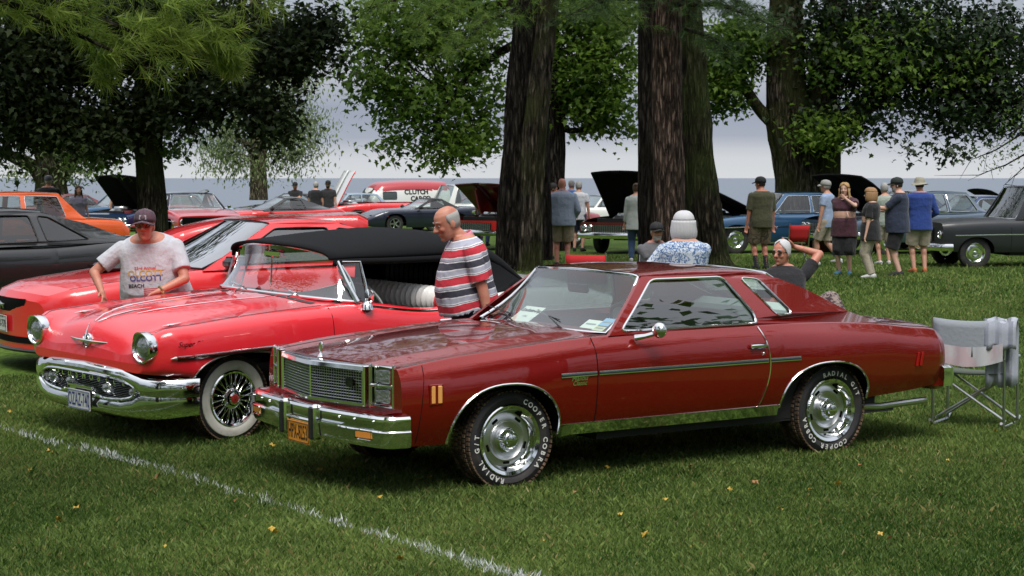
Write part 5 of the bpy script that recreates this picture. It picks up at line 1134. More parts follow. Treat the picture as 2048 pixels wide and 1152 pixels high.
    # bumper: two curved bars closed at the ends round an oval mouth
    def bx(y): return ip(abs(y), [(0, .815), (.3, .81), (.6, .775), (.78, .72), (.90, .635), (.955, .54), (.968, .44)])
    yl = [.968, .965, .955, .935, .90, .85, .78, .70, .62, .5, .4, .3, .2, .1]
    ys = [-y for y in yl] + [0] + yl[::-1]
    def xo(y): return {.968: .44, .965: .47, .955: .54}.get(abs(y), bx(y))
    m = MB()
    def zt(y): return ip(abs(y), [(0, .602), (.5, .585), (.75, .55), (.968, .53)])
    def zm(y): return ip(abs(y), [(0, .508), (.5, .495), (.60, .46), (.665, .40), (.968, .395)])
    def zn(y): return ip(abs(y), [(0, .335), (.5, .335), (.60, .352), (.665, .396), (.968, .391)])
    def zb(y): return ip(abs(y), [(0, .20), (.5, .205), (.75, .215), (.968, .25)])
    G1, G2 = [], []
    for y in ys:
        x = xo(y); nx, ny = (1, 0) if abs(y) < .93 else (.3, .95 * (1 if y > 0 else -1)); a, c = zt(y), zm(y); d, e = zn(y), zb(y)
        def q(o, z): return (x + nx * o, y + ny * o * .4, z)
        h = a - c; G1.append([q(-.10, a - .01), q(-.03, a), q(.02, a - h * .12), q(.045, a - h * .35), q(.05, a - h * .6), q(.035 if abs(y) < .66 else .046, a - h * .88), q(.01 if abs(y) < .66 else .042, c), q(-.06 if abs(y) < .66 else .038, c + .001)])
        h = d - e; G2.append([q(-.06 if abs(y) < .66 else .038, d - .001), q(.01 if abs(y) < .66 else .042, d), q(.035 if abs(y) < .66 else .046, d - h * .10), q(.048, d - h * .35), q(.042, d - h * .6), q(.02, d - h * .85), q(-.02, e), q(-.12, e + .02)])
    m.grid(G1, True); m.grid(G2, True)
    # chrome rolled edge of the mouth
    L = []
    for i in range(64):
        a = 2 * PI * i / 64; c_, s_ = math.cos(a), math.sin(a); y = .635 * (abs(c_)**.55) * (1 if c_ > 0 else -1); z = .421 + .086 * (abs(s_)**.7) * (1 if s_ > 0 else -1); L.append((bx(y) + .028, y, z))
    m.tube(L, .012, 6, closed=True)
    m.build('front_bumper', CHROME, root)
    m = MB(); m.grid([[(bx(y) - .09, y, .32), (bx(y) - .09, y, .52)] for y in rng(-.66, .66, 21)]); m.mi = 1
    for i in range(13): m.tube([(bx(y) - .055, y, .338 + i * .0135) for y in rng(-.62, .62, 17)], .0028, 4)
    m.build('grille', [DARK, mat('grille_fins', (.45, .46, .48), .25, 1)], root)
    m = MB()
    for i, ch in enumerate('OLDSMOBILE'):
        y = -.46 + .102 * i; put_text(m, ch, (bx(y) - .02, y, .468), (0, 1, 0), (0, 0, 1), .066, bold=.03, depth=.06)
    m.build('grille_lettering', CHROME, root, 'chrome letters spaced along the grille')
    for y, r in ((-.56, .062), (.56, .045), (.25, .05), (-.25, .05)):
        m = MB(); cc = (bx(y) - .03, y, .41); m.lathe([(r, -.05), (r * 1.05, .0), (r * .85, .02)], 20, 'x', cc); m.mi = 1; m.lathe([(r * .85, .01), (r * .5, .035), (0, .045)], 20, 'x', cc)
        m.build('parking_lamp', [CHROME, LENS], root)
    # number plate in its chrome surround
    m = MB(); P = [(bx(y) + .045, y, z) for y, z in ((-.26, .345), (-.17, .362), (-.165, .40), (.165, .40), (.17, .362), (.27, .345))]; m.tube(P, .014, 6); m.box((bx(0) + .02, 0, .32), (.05, .32, .14)); m.build('plate_surround', CHROME, root)
    plate(root, (.895, .03, .300), (0, 1, 0), (.04, 0, 1), .30, .15, 'OZAZ-740', WHITE_PLATE, INK_BLUE)
    for (x, y, s) in ((0, .82, 1), (-3.10, .80, 1), (0, -.82, -1), (-3.10, -.80, -1)):
        wheel(root, x + .01, y - .10 * s, .335, .21, .208, 'wire', s, whitewall=True, muddy=True, steer=.0)
    hb2 = [(-4.2, .93), (-4.36, .93), (-4.48, .85), (-4.54, .4), (-4.55, 0)]; path = [(x, y, 0) for x, y in hb2] + [(x, -y, 0) for x, y in hb2[:-1][::-1]]
    m = MB(); sweep(m, path, [(-.05, .52), (0, .53), (.035, .50), (.04, .40), (.02, .34), (-.05, .33)]); m.build('rear_bumper', CHROME, root)
    return root
# ---------------------------------------------------------------- the other cars of the show
def generic(label, loc, yaw, K, color, name='parked_car', arches=None, cabin=None, hood=None, deck=None, house=None, wheel_style='cap', R=.33, wb=2.8, front='sixties', hood_open=None,
            glass=None, group=None, interior_mat=None, roof_mat=None, two_tone=None, trim=True, warp_f=.10, scale=1.0, bumper=True, dz=0.0, whitewall=False, mirrors=True, lamps=None, hood_mat=None, dx=.16, hood_under=None):
    """K: [(x, half width, bottom z, shoulder z, centre z)]; house: dict(base, head, rear, tail, rail_y, pillars, belt_y)."""
    root = empty(name, (loc[0], loc[1], loc[2] + dz), yaw, label, 'car', group, tilt=True); root.scale = (scale,) * 3
    keys = []
    for x, hw, zb, zt, zc in K:
        h = zt - zb; keys.append((x, [(hw - .06, zb), (hw - .015, zb + .18 * h), (hw, zb + .52 * h), (hw - .012, zb + .84 * h), (hw - .07, zt), (hw - .20, zt + .25 * (zc - zt)), (hw * .5, zt + .8 * (zc - zt)), (0, zc)]))
    xf, xr = K[0][0], K[-1][0]
    if xf < xr: xf, xr = xr, xf
    def warp(x, y, z): return (x + sstep(xf - .6, xf, x) * warp_f * (1 - (abs(y) / .95)**2) - sstep(xr + .5, xr, x) * .07 * (1 - (abs(y) / .95)**2), y, z)
    ar = arches or [(0, .41, .70, .36, 2.2), (-wb, .41, .69, .36, 2.2)]
    B = Body(keys, 4, ar, [(k[0], k[2]) for k in sorted(K)], warp, dx=dx)
    b, hd, dk = B.build(root, color, cabin, hood, deck, hood_open=hood_open, hood_mat=hood_mat, hood_under=hood_under)
    if two_tone:
        b.data.materials.append(two_tone[0])
        for p in b.data.polygons:
            if p.material_index == 0 and two_tone[1](p.center): p.material_index = 3
    if house:
        h = house; by = h.get('belt_y', .86); ry = h.get('rail_y', .64); (bx, bz), (hx_, hz_), (rx, rz), (tx, tz) = h['base'], h['head'], h['rear'], h['tail']
        hs = House([(bx, by, bz), ((bx + tx) / 2, by, h.get('belt_z', (bz + tz) / 2)), (tx, by * .96, tz)], [(hx_ + .2, ry, hz_ - .02), (hx_, ry, hz_), ((hx_ + rx) / 2, ry + .01, (hz_ + rz) / 2 + .012), (rx, ry, rz), ((rx + tx) / 2, ry + .03, lerp(rz, tz, h.get('fast', .5))), (tx - .02, ry + .06, tz - .02)], .015)
        zmid = h.get('belt_z', (bz + tz) / 2)
        outer = [(bx, bz - .02), (hx_, hz_), ((hx_ + rx) / 2, (hz_ + rz) / 2 + .012), (rx, rz), ((rx + tx) / 2, lerp(rz, tz, h.get('fast', .5))), (tx - .02, tz - .03), ((bx + tx) / 2, zmid - .03)]
        up = lambda x: ip(x, [(hx_, hz_), ((hx_ + rx) / 2, (hz_ + rz) / 2 + .012), (rx, rz), ((rx + tx) / 2, lerp(rz, tz, h.get('fast', .5))), (tx, tz)]) - .045
        dn = lambda x: ip(x, [(tx, tz), ((bx + tx) / 2, zmid), (bx, bz)]) + .02
        wins = []
        for (a0, a1, c0, c1) in h['windows']:        # bottom x0,x1 and top x0,x1 (front edge first)
            wins.append(roundpoly([(a0, dn(a0)), (c0, up(c0)), ((c0 + c1) / 2, up((c0 + c1) / 2)), (c1, up(c1)), (a1, dn(a1)), ((a0 + a1) / 2, dn((a0 + a1) / 2))], .035, 2))
        rf = MB()
        for sg in (1, -1): side_frame(rf, hs, outer, wins, sg)
        xs = rng(rx - .02, hx_ + .005, 8); _, G = roof_panel(None, None, hs, xs, [(hx_, hz_ + .03), ((hx_ + rx) / 2, (hz_ + rz) / 2 + .055), (rx, rz + .03)], 2.5, mb=rf, nose=.07, tail=.03, n=8)
        rf.build('roof', roof_mat or color, root)
        gm = glass or GLASS
        for sg in (1, -1):
            for w_ in wins: pane('side_window', hs, w_, sg, root, gm, trim=CHROME if trim else BLACK, tr=.007)
        fr, bk = G[-1], G[0]; sc = lambda p, k: (p[0], p[1] * k, p[2] - .012)
        screen('windscreen', [(bx - .02, by - .08, bz), (bx + .10, .5, bz + .01), (bx + .14, 0, bz + .015), (bx + .10, -.5, bz + .01), (bx - .02, -by + .08, bz)], [sc(fr[-2], .98), sc(fr[-4], 1), sc(fr[8], 1), sc(fr[3], 1), sc(fr[1], .98)], root, GLASS_W if gm is GLASS else gm, .03, CHROME if trim else BLACK, .010, 8, 4)
        screen('rear_window', [(tx + .02, ry + .0, tz), (tx - .03, .35, tz + .01), (tx - .05, 0, tz + .01), (tx - .03, -.35, tz + .01), (tx + .02, -ry - .0, tz)], [sc(bk[-2], .98), sc(bk[-4], 1), sc(bk[8], 1), sc(bk[3], 1), sc(bk[1], .98)], root, gm, -.02, CHROME if trim else BLACK, .010, 8, 4)
        interior(root, bx - .1, (bx + tx) / 2 - .0, tx + .35, by - .03, .3, min(bz, tz) - .02, interior_mat or INT_DARK, rear=(bx - tx) > 2.2, headrest=h.get('headrest', False), split=h.get('headrest', False))
    if mirrors:
        for sg in (1, -1):
            mx = (house['base'][0] if house else K[0][0] - 1.2) - .22; m = MB(); y = ip(mx, [(k[0], k[1]) for k in sorted(K)]); z = ip(mx, [(k[0], k[3]) for k in sorted(K)])
            if front == 'modern': m.box((mx, (y + .09) * sg, z + .07), (.12, .22, .13), bevel=.045); m.tube([(mx, (y - .04) * sg, z), (mx, (y + .05) * sg, z + .04)], .02, 6); m.build('door_mirror', color if color.name.startswith('red') and False else BLACK, root)
            else: m.tube([(mx, (y - .04) * sg, z - .03), (mx, (y + .03) * sg, z + .04)], .01, 6); m.box((mx, (y + .04) * sg, z + .07), (.03, .11, .08), bevel=.012); m.build('door_mirror', CHROME, root)
    xF = xf + warp_f * .9; kf = sorted(K)[-1]; zf0, zf1 = kf[2], kf[3]; hwf = kf[1]
    if front == 'sixties':
        m = MB(); m.box((xF - .022, 0, (zf0 + zf1) / 2 + .03), (.08, hwf * 1.1, (zf1 - zf0) * .5)); m.mi = 1
        for i in range(7): m.box((xF + .022, 0, (zf0 + zf1) / 2 + .03 + (i - 3) * (zf1 - zf0) * .07), (.012, hwf * 1.1, .008))
        for i in range(17): m.box((xF + .021, (i - 8) * hwf * .066, (zf0 + zf1) / 2 + .03), (.01, .006, (zf1 - zf0) * .48))
        m.build('grille', [DARK, SATIN], root)
        n_l = lamps or 2
        for sg in (1, -1):
            for j in range(n_l):
                y = (hwf - .13 - j * .17) * sg; m = MB(); cc = (xF - .055 - .0 * j + .02 * j, y, (zf0 + zf1) / 2 + .04); m.lathe([(.085, -.04), (.09, .01), (.075, .025), (.07, .01)], 18, 'x', cc); m.mi = 1; m.lathe([(.072, .008), (.04, .022), (0, .026)], 18, 'x', cc); m.build('headlight', [CHROME, LENS], root)
    if bumper:
        c = [(xF - .28, hwf + .04), (xF - .10, hwf + .03), (xF - .02, hwf - .05), (xF + .06, .4), (xF + .08, 0)]; path = [(a, -q, 0) for a, q in c] + [(a, q, 0) for a, q in c[:-1][::-1]]; zb = zf0 - .02
        m = MB(); sweep(m, path, [(-.03, zb + .15), (.02, zb + .15), (.045, zb + .11), (.045, zb + .05), (.02, zb), (-.03, zb)]); m.build('front_bumper', CHROME, root)
        kr = sorted(K)[0]; c = [(xr + .25, kr[1] + .04), (xr + .02, kr[1] + .03), (xr - .05, kr[1] - .06), (xr - .12, .4), (xr - .13, 0)]; path = [(a, q, 0) for a, q in c] + [(a, -q, 0) for a, q in c[:-1][::-1]]; zb = kr[2]
        m = MB(); sweep(m, path, [(-.03, zb + .15), (.02, zb + .15), (.045, zb + .11), (.045, zb + .05), (.02, zb), (-.03, zb)]); m.build('rear_bumper', CHROME, root)
        for sg in (1, -1): m = MB(); m.box((xr - .04, (kr[1] - .25) * sg, zb + .28), (.05, .3, .10), bevel=.02); m.build('tail_light', REDLENS, root)
    if trim:
        for sg in (1, -1):
            m = MB(); z = lambda x: ip(x, [(k[0], k[2] + .55 * (k[3] - k[2])) for k in sorted(K)]); strip(m, B, [(x, z(x)) for x in rng(xf - .25, xr + .3, 24)], .022, .007, sg); m.build('side_moulding', CHROME, root)
            m = MB(); bxx = house['base'][0] if house else -.6
            m.tube([(q[0], q[1] * sg, q[2]) for q in [B.P(bxx + .12, zz, .001) for zz in rng(.40, .9, 6)]], .004, 4); m.build('panel_gap', DARK, root)
            p = B.P(bxx - 1.0, ip(bxx - 1.0, [(k[0], k[3]) for k in sorted(K)]) - .12, .018); m = MB(); m.box((p[0], p[1] * sg, p[2]), (.15, .02, .025), bevel=.008); m.build('door_handle', CHROME, root)
    for (x, s_) in ((0, 1), (-wb, 1), (0, -1), (-wb, -1)):
        hw = ip(x, [(k[0], k[1]) for k in sorted(K)]); wheel(root, x, (hw - .19) * s_, R, .2, R * .60, wheel_style, s_, simple=True, whitewall=whitewall)
    return root, B
def yawd(d): return math.radians(d)
def place(u, v, yaw, lx=0.0, ly=0.8):
    """origin of a car whose local ground point (lx,ly) stands at photograph pixel (u,v)."""
    x, y, z = ground_at(u, v); c, s = math.cos(yaw), math.sin(yaw); X, Y = x - (c * lx - s * ly), y - (s * lx + c * ly); return (X, Y, gz(X, Y))
def place_d(u, y0, yaw, lx=0.0, ly=0.8):
    x, y, z = at_depth(u, y0); c, s = math.cos(yaw), math.sin(yaw); X, Y = x - (c * lx - s * ly), y - (s * lx + c * ly); return (X, Y, gz(X, Y))
K_SEDAN = [(.85, .90, .38, .78, .80), (.5, .95, .34, .84, .87), (-.7, .97, .30, .92, .95), (-2.2, .97, .30, .92, .93), (-3.2, .95, .33, .90, .92), (-4.0, .90, .38, .84, .87), (-4.12, .84, .44, .72, .75)]
SED = dict(base=(-.85, .93), head=(-1.35, 1.40), rear=(-2.75, 1.38), tail=(-3.3, .94), windows=[(-1.0, -1.95, -1.42, -1.97), (-2.03, -2.95, -2.03, -2.72)])
COUPE = dict(base=(-.85, .93), head=(-1.4, 1.34), rear=(-2.35, 1.32), tail=(-3.15, .93), windows=[(-1.0, -2.2, -1.45, -2.15), (-2.28, -2.7, -2.23, -2.42)])
K_MOD = [(.76, .72, .22, .68, .71), (.72, .82, .20, .74, .77), (.58, .90, .20, .80, .84), (.2, .935, .20, .86, .90), (-.6, .94, .20, .94, .97), (-2.2, .94, .20, .95, .96), (-3.0, .95, .22, .98, 1.0), (-3.7, .90, .30, .99, 1.02), (-3.82, .84, .36, .88, .92)]
MOD = dict(base=(-.62, .96), head=(-1.45, 1.37), rear=(-2.2, 1.36), tail=(-3.35, 1.02), windows=[(-.85, -2.1, -1.48, -2.05), (-2.2, -2.75, -2.15, -2.3)], headrest=True, rail_y=.58, fast=.42)
def modern_front(root, red, txt=None, cage=None, xF=.98):
    cx = lambda y, o=0: .76 + .30 * (1 - (abs(y) / .95)**2) + o
    m = MB(); m.grid([[(cx(y, .004), y * .80, .575), (cx(y, .014), y * .92, .65), (cx(y, .006), y, .705)] for y in rng(-.47, .47, 13)]); m.build('grille', DARK, root)
    m = MB(); m.tube([(cx(0, .03), -.09, .635), (cx(0, .035), -.02, .65), (cx(0, .035), .05, .632), (cx(0, .03), .10, .642)], [.004, .016, .014, .004], 6)
    for i, y in enumerate((-.05, -.01, .05, .07)): m.tube([(cx(0, .032), y, .632), (cx(0, .03), y - .025 + .01 * i, .595)], [.007, .003], 5)
    m.tube([(cx(0, .032), -.06, .645), (cx(0, .032), -.10, .67)], [.010, .006], 5)
    m.build('grille_emblem', SATIN, root, 'chrome running horse emblem')
    m = MB(); m.grid([[(cx(y, .006), y, .285), (cx(y, .010), y, .345)] for y in rng(-.66, .66, 13)]); m.build('lower_intake', DARK, root)
    m = MB(); sweep(m, [(cx(y, -.02), y, 0) for y in rng(-.74, .74, 13)], [(-.1, .20), (-.1, .235), (.03, .235), (.045, .22), (.03, .20)]); m.build('front_splitter', BLACK, root)
    for sg in (1, -1):
        m = MB(); m.T = Matrix.Translation((.835, .66 * sg, .615)) @ Matrix.Rotation(.62 * sg, 4, 'Z'); m.box((0, 0, 0), (.10, .22, .09), bevel=.03); m.T = None; m.build('headlight', LENS, root)
    if txt: plate(root, (cx(0, .03), .0, .455), (0, 1, 0), (.02, 0, 1), .305, .155, txt, WHITE_PLATE, INK, top='NEW YORK', size=.10)
GR = 'cars parked on the lawn at the show'
def background_cars():
    red = paint('bright_red_paint', (.72, .02, .025), 0.0, .3); black = paint('black_paint', (.008, .008, .009)); navy = paint('navy_paint', (.012, .016, .035), .3)
    blue = paint('mid_blue_paint', (.025, .085, .18), .3); white = paint('white_paint', (.72, .72, .70)); orange = paint('orange_paint', (.62, .09, .012), 0); dblue = paint('deep_blue_paint', (.01, .035, .12), .3)
    maroon = paint('maroon_paint', (.13, .008, .012), .2); flat = mat('satin_black_paint', (.014, .016, .020), .42, coat=.2); vinyl = mat('black_vinyl_roof', (.015, .015, .016), .7, bump=(120, .2, .002)); bluegrey = paint('ice_blue_paint', (.25, .33, .42), .3)
    # red modern coupe behind the convertible
    a = yawd(211); loc = (-4.10, 20.35, gz(-4.1, 20.35) + .02)
    r, B = generic('red modern coupe with black hood scoop and a horse emblem in its black grille', loc, a, K_MOD, red, cabin=(-3.2, -.66), hood=(-.58, .66), deck=(-3.75, -3.3), house=MOD, wheel_style='spoke', R=.345, wb=2.72, front='modern', group=GR, trim=False, warp_f=.30, bumper=False, glass=glass_mat('smoked_glass', (.16, .18, .18), 2.0), scale=1.04)
    modern_front(r, red, 'LDX-7578', xF=.99)
    m = MB(); z = B.top_z(.0, .0); m.box((-.12, 0, z + .035), (.55, .46, .07), bevel=.03, taper=.9); m.mi = 1; m.box((.155, 0, z + .035), (.02, .38, .035)); m.build('hood_scoop', [mat('satin_black', (.02, .02, .022), .4), DARK], r)
    m = MB(); m.box((-3.70, 0, 1.10), (.22, 1.45, .03), bevel=.01); m.box((-3.68, .6, 1.05), (.1, .04, .1)); m.box((-3.68, -.6, 1.05), (.1, .04, .1)); m.build('rear_spoiler', red, r)
    # black modern coupe at the left edge
    loc = (-8.25, 24.6, gz(-8.25, 24.6) - .03)
    r, B = generic('gloss black modern coupe at the left edge behind the red coupe', loc, yawd(213), K_MOD, black, cabin=(-3.2, -.66), hood=(-.58, .66), deck=(-3.75, -3.3), house=MOD, wheel_style='spoke', R=.345, wb=2.72, front='modern', group=GR, trim=False, warp_f=.30, bumper=False, glass=GLASS_T, scale=1.04); modern_front(r, black)
    # orange fifties sedan
    K55 = [(.80, .88, .42, .92, .98), (.4, .93, .34, .96, 1.02), (-.6, .95, .30, 1.0, 1.05), (-2.2, .94, .30, 1.0, 1.02), (-3.2, .92, .34, .99, 1.02), (-3.9, .88, .40, .95, .98), (-4.05, .82, .46, .8, .85)]
    H55 = dict(base=(-.8, 1.02), head=(-1.12, 1.52), rear=(-2.65, 1.50), tail=(-3.15, 1.03), windows=[(-.98, -1.85, -1.2, -1.85), (-1.95, -2.75, -1.95, -2.62)], rail_y=.62, belt_y=.84)
    r, B = generic('orange fifties sedan behind the black coupe at far left', (-11.0, 37.0, gz(-11, 37)), yawd(208), K55, orange, scale=.93, cabin=(-3.05, -.75), hood=(-.7, .75), deck=(-3.95, -3.2), house=H55, wb=2.92, group=GR, whitewall=True)
    # red low car with flat tonneau between the red coupe and the soft top
    KL = [(.8, .80, .30, .70, .74), (.5, .90, .24, .86, .92), (-.5, .93, .22, 1.06, 1.10), (-1.4, .93, .22, 1.10, 1.13), (-2.4, .92, .25, 1.12, 1.15), (-2.55, .88, .36, 1.04, 1.08)]
    r, B = generic('red low car with flat red tonneau cover beyond the black soft top', place(420, 572, yawd(190), 0, .8), yawd(190), KL, red, cabin=None, hood=(-.4, .7), deck=(-2.5, -.5), wheel_style='spoke', wb=1.9, front='modern', group=GR, trim=False, bumper=False, mirrors=False)
    # red two-door with black vinyl roof, seen from behind
    r, B = generic('red muscle car with black vinyl roof and full-width black grille facing us', place_d(422, 55, yawd(292), .9, 0), yawd(292), K_SEDAN, red, cabin=(-3.15, -.8), hood=(-.7, .7), deck=(-3.95, -3.25), house=COUPE, wb=2.97, group=GR, roof_mat=vinyl)
    m = MB(); m.box((.96, 0, .66), (.07, 1.62, .20), bevel=.02); m.build('grille_panel', DARK, r)
    # red sports coupe
    KS = [(.9, .74, .28, .56, .60), (.6, .88, .20, .74, .80), (-.6, .92, .20, .86, .90), (-2.2, .93, .20, .88, .90), (-3.2, .90, .28, .90, .93), (-3.35, .84, .36, .80, .85)]
    HS = dict(base=(-.75, .88), head=(-1.5, 1.24), rear=(-2.0, 1.23), tail=(-2.9, .92), windows=[(-1.0, -2.1, -1.55, -2.0)], rail_y=.55, belt_y=.84, belt_z=.89)
    r, B = generic('red sports coupe with black roof beside the pale tree', place_d(478, 60, yawd(202), 0, .8), yawd(202), KS, red, cabin=(-2.8, -.8), hood=(-.7, .75), deck=(-3.3, -2.95), house=HS, wheel_style='spoke', wb=2.5, group=GR, roof_mat=black, trim=False, front='modern', bumper=False)
    # red car with its front hinged up, white inside
    r, B = generic('red car whose tilting hood stands up showing a white inside', place_d(672, 80, yawd(198), .72, .3), yawd(198), K_SEDAN, red, cabin=(-3.15, -.8), hood=(-.7, .7), deck=(-3.95, -3.25), wb=2.8, group=GR, hood_open=(.72, .80, math.radians(58)), hood_mat=white, hood_under=red, mirrors=False, scale=1.12)
    # dark blue sports car
    HC = dict(base=(-.72, .84), head=(-1.45, 1.19), rear=(-1.95, 1.19), tail=(-2.6, .90), windows=[(-.95, -2.0, -1.5, -1.95)], rail_y=.56, belt_y=.82, belt_z=.86)
    KC = [(1.05, .70, .26, .50, .54), (.75, .86, .20, .66, .70), (.2, .92, .18, .82, .86), (-.6, .92, .18, .84, .88), (-2.2, .93, .18, .86, .88), (-3.1, .92, .26, .90, .93), (-3.4, .86, .36, .86, .90)]
    r, B = generic('dark navy low sports car with five-spoke wheels behind the striped-shirt man', place(790, 465, yawd(203), 0, .8), yawd(203), KC, navy, cabin=(-2.55, -.76), hood=(-.66, .95), deck=(-3.3, -2.65), house=HC, wheel_style='spoke', wb=2.44, group=GR, trim=False, front='modern', bumper=False, roof_mat=vinyl)
    # white pickup
    KP = [(.75, .90, .42, 1.0, 1.02), (.5, .94, .38, 1.02, 1.06), (-.6, .96, .36, 1.06, 1.10), (-1.9, .96, .36, 1.06, 1.08), (-4.0, .96, .40, 1.06, 1.06), (-4.2, .94, .46, 1.04, 1.04)]
    HP = dict(base=(-.6, 1.08), head=(-.95, 1.78), rear=(-1.75, 1.78), tail=(-1.9, 1.08), windows=[(-.85, -1.7, -1.08, -1.66)], rail_y=.70, belt_y=.88)
    HP2 = dict(base=(-.9, 1.08), head=(-1.3, 1.74), rear=(-2.05, 1.74), tail=(-2.2, 1.08), windows=[(-1.15, -2.0, -1.42, -1.96)], rail_y=.70, belt_y=.88)
    r, B = generic('white sixties pickup truck beside the lettered van', place(868, 463, yawd(206), 0, .8), yawd(206), KP, white, name='pickup_truck', cabin=(-1.85, -.66), hood=(-.56, .68), deck=None, house=HP, wb=2.92, group=GR, R=.36, lamps=1)
    r['category'] = 'pickup truck'
    panel_van()
    # red sixties convertible nose, hood up, left of the leaning trunk
    KT = [(.95, .92, .42, .80, .80), (.6, .95, .36, .86, .88), (-.7, .97, .30, .90, .92), (-2.2, .97, .30, .90, .92), (-3.4, .95, .34, .92, .94), (-4.1, .90, .42, .86, .90)]
    r, B = generic('red sixties car with dark red hood propped open left of the double trunk', place(955, 500, yawd(238), .9, 0), yawd(238), KT, red, cabin=(-3.1, -.8), hood=(-.7, .9), deck=(-4.0, -3.2), wb=2.87, group=GR, hood_open=(-.68, .92, -math.radians(34)), hood_mat=maroon, hood_under=maroon, lamps=1)
    # dark red sixties car with black hood up, behind the hoodie man
    r, B = generic('dark red sixties car with black hood raised behind the man in the hoodie', place(1228, 508, yawd(242), .9, 0), yawd(242), KT, maroon, cabin=(-3.15, -.8), hood=(-.7, .9), deck=(-4.0, -3.2), house=COUPE, wb=3.0, group=GR, hood_open=(-.68, .92, -math.radians(46)), hood_mat=black)
    # light blue sedan
    r, B = generic('mid-blue sixties sedan with chrome window frames and hood raised behind the right trunks', place(1469, 507, yawd(198), 0, .85), yawd(198), K_SEDAN, blue, cabin=(-3.15, -.8), hood=(-.7, .72), deck=(-4.0, -3.3), house=SED, wb=2.95, group=GR, hood_open=(-.68, .93, -math.radians(30)), hood_mat=dblue, whitewall=False, R=.35, scale=1.06)
    # blue car with big dark hood up
    r, B = generic('deep blue sixties car with its wide black hood raised above the crowd', place(1676, 511, yawd(214), .9, .2), yawd(214), KT, paint('steel_blue_paint', (.05, .085, .13), .3), cabin=(-3.15, -.8), hood=(-.7, .9), deck=(-4.0, -3.2), house=SED, wb=3.0, group=GR, hood_open=(-.68, .92, -math.radians(36)), hood_mat=navy, scale=1.08)
    # satin black truck at the right edge
    r, B = generic('satin black pickup truck with steel wheels at the right edge', place(1953, 537, yawd(190), 0, .85), yawd(190), KP, flat, name='pickup_truck', cabin=(-2.15, -.96), hood=(-.86, .68), deck=None, house=HP2, wb=3.1, group=GR, R=.36, lamps=1, wheel_style='cap', scale=.93, glass=GLASS_T)
    r['category'] = 'pickup truck'
    r, B = generic('dark grey-blue two-door behind the satin black pickup', place(1860, 500, yawd(195), 0, .8), yawd(195), K_SEDAN, dblue, cabin=(-3.15, -.8), hood=(-.7, .7), deck=(-4.0, -3.25), house=COUPE, wb=2.85, group=GR, scale=1.04)
    r, B = generic('black car with its hood raised at the far right behind the satin pickup', place(2010, 478, yawd(195), 0, .8), yawd(195), K_SEDAN, black, cabin=(-3.15, -.8), hood=(-.7, .7), deck=(-4.0, -3.25), house=COUPE, wb=2.85, group=GR, hood_open=(-.68, .92, -math.radians(34)))
    # far left group
    r, B = generic('dark blue coupe with black hood raised behind the orange sedan', place_d(212, 58, yawd(240), .8, 0), yawd(240), K_SEDAN, dblue, cabin=(-3.15, -.8), hood=(-.7, .72), deck=(-4.0, -3.25), house=COUPE, wb=2.85, group=GR, hood_open=(-.68, .93, -math.radians(48)), hood_mat=black)
    r, B = generic('blue car with pale blue windscreen left of the dark tree trunk', place_d(160, 72, yawd(212), .3, .8), yawd(212), K_SEDAN, blue, cabin=(-3.15, -.8), hood=(-.7, .72), deck=(-4.0, -3.25), house=SED, wb=2.85, group=GR)
    r, B = generic('pale blue sedan between the dark trunk and the black-shirt man', place_d(240, 74, yawd(205), .3, .8), yawd(205), K_SEDAN, bluegrey, cabin=(-3.15, -.8), hood=(-.7, .72), deck=(-4.0, -3.25), house=SED, wb=2.85, group=GR)
    r, B = generic('dark estate-roofed car with hood up just right of the dark trunk', place_d(390, 80, yawd(20), .0, -.8), yawd(20), K_SEDAN, black, cabin=(-3.15, -.8), hood=(-.7, .72), deck=(-4.0, -3.25), house=SED, wb=2.85, group=GR, hood_open=(-.68, .93, -math.radians(30)))
    r, B = generic('dark hatchback beyond the red sports coupe', place_d(520, 80, yawd(205), .0, .8), yawd(205), K_MOD, black, cabin=(-3.2, -.66), hood=(-.58, .66), deck=(-3.75, -3.3), house=MOD, wb=2.7, group=GR, trim=False, front='modern', bumper=False)
    for lab, u, Y, a, KK, colr, hh in (('silver sedan with pale windows half hidden left of the lettered van', 640, 88, 205, K_SEDAN, bluegrey, SED), ('dark coupe in the back row beyond the tilted hood', 590, 92, 203, K_SEDAN, black, COUPE), ('red hatchback in the back row behind the dark sports car', 905, 92, 205, K_MOD, red, MOD),
            ('deep blue sedan in the back row right of the great forked tree', 1745, 76, 200, K_SEDAN, dblue, SED), ('white sedan glimpsed in the back row between the two right-hand trunks', 1150, 84, 203, K_SEDAN, white, SED), ('maroon two-door in the back row beside the orange sedan', 60, 78, 208, K_SEDAN, maroon, COUPE)):
        generic(lab, place_d(u, Y, yawd(a), 0, .8), yawd(a), KK, colr, cabin=(-3.15, -.8), hood=(-.7, .7), deck=(-3.7, -3.3) if KK is K_MOD else (-3.95, -3.35), house=hh, wb=2.72 if KK is K_MOD else 2.85, group=GR, trim=False, mirrors=False)
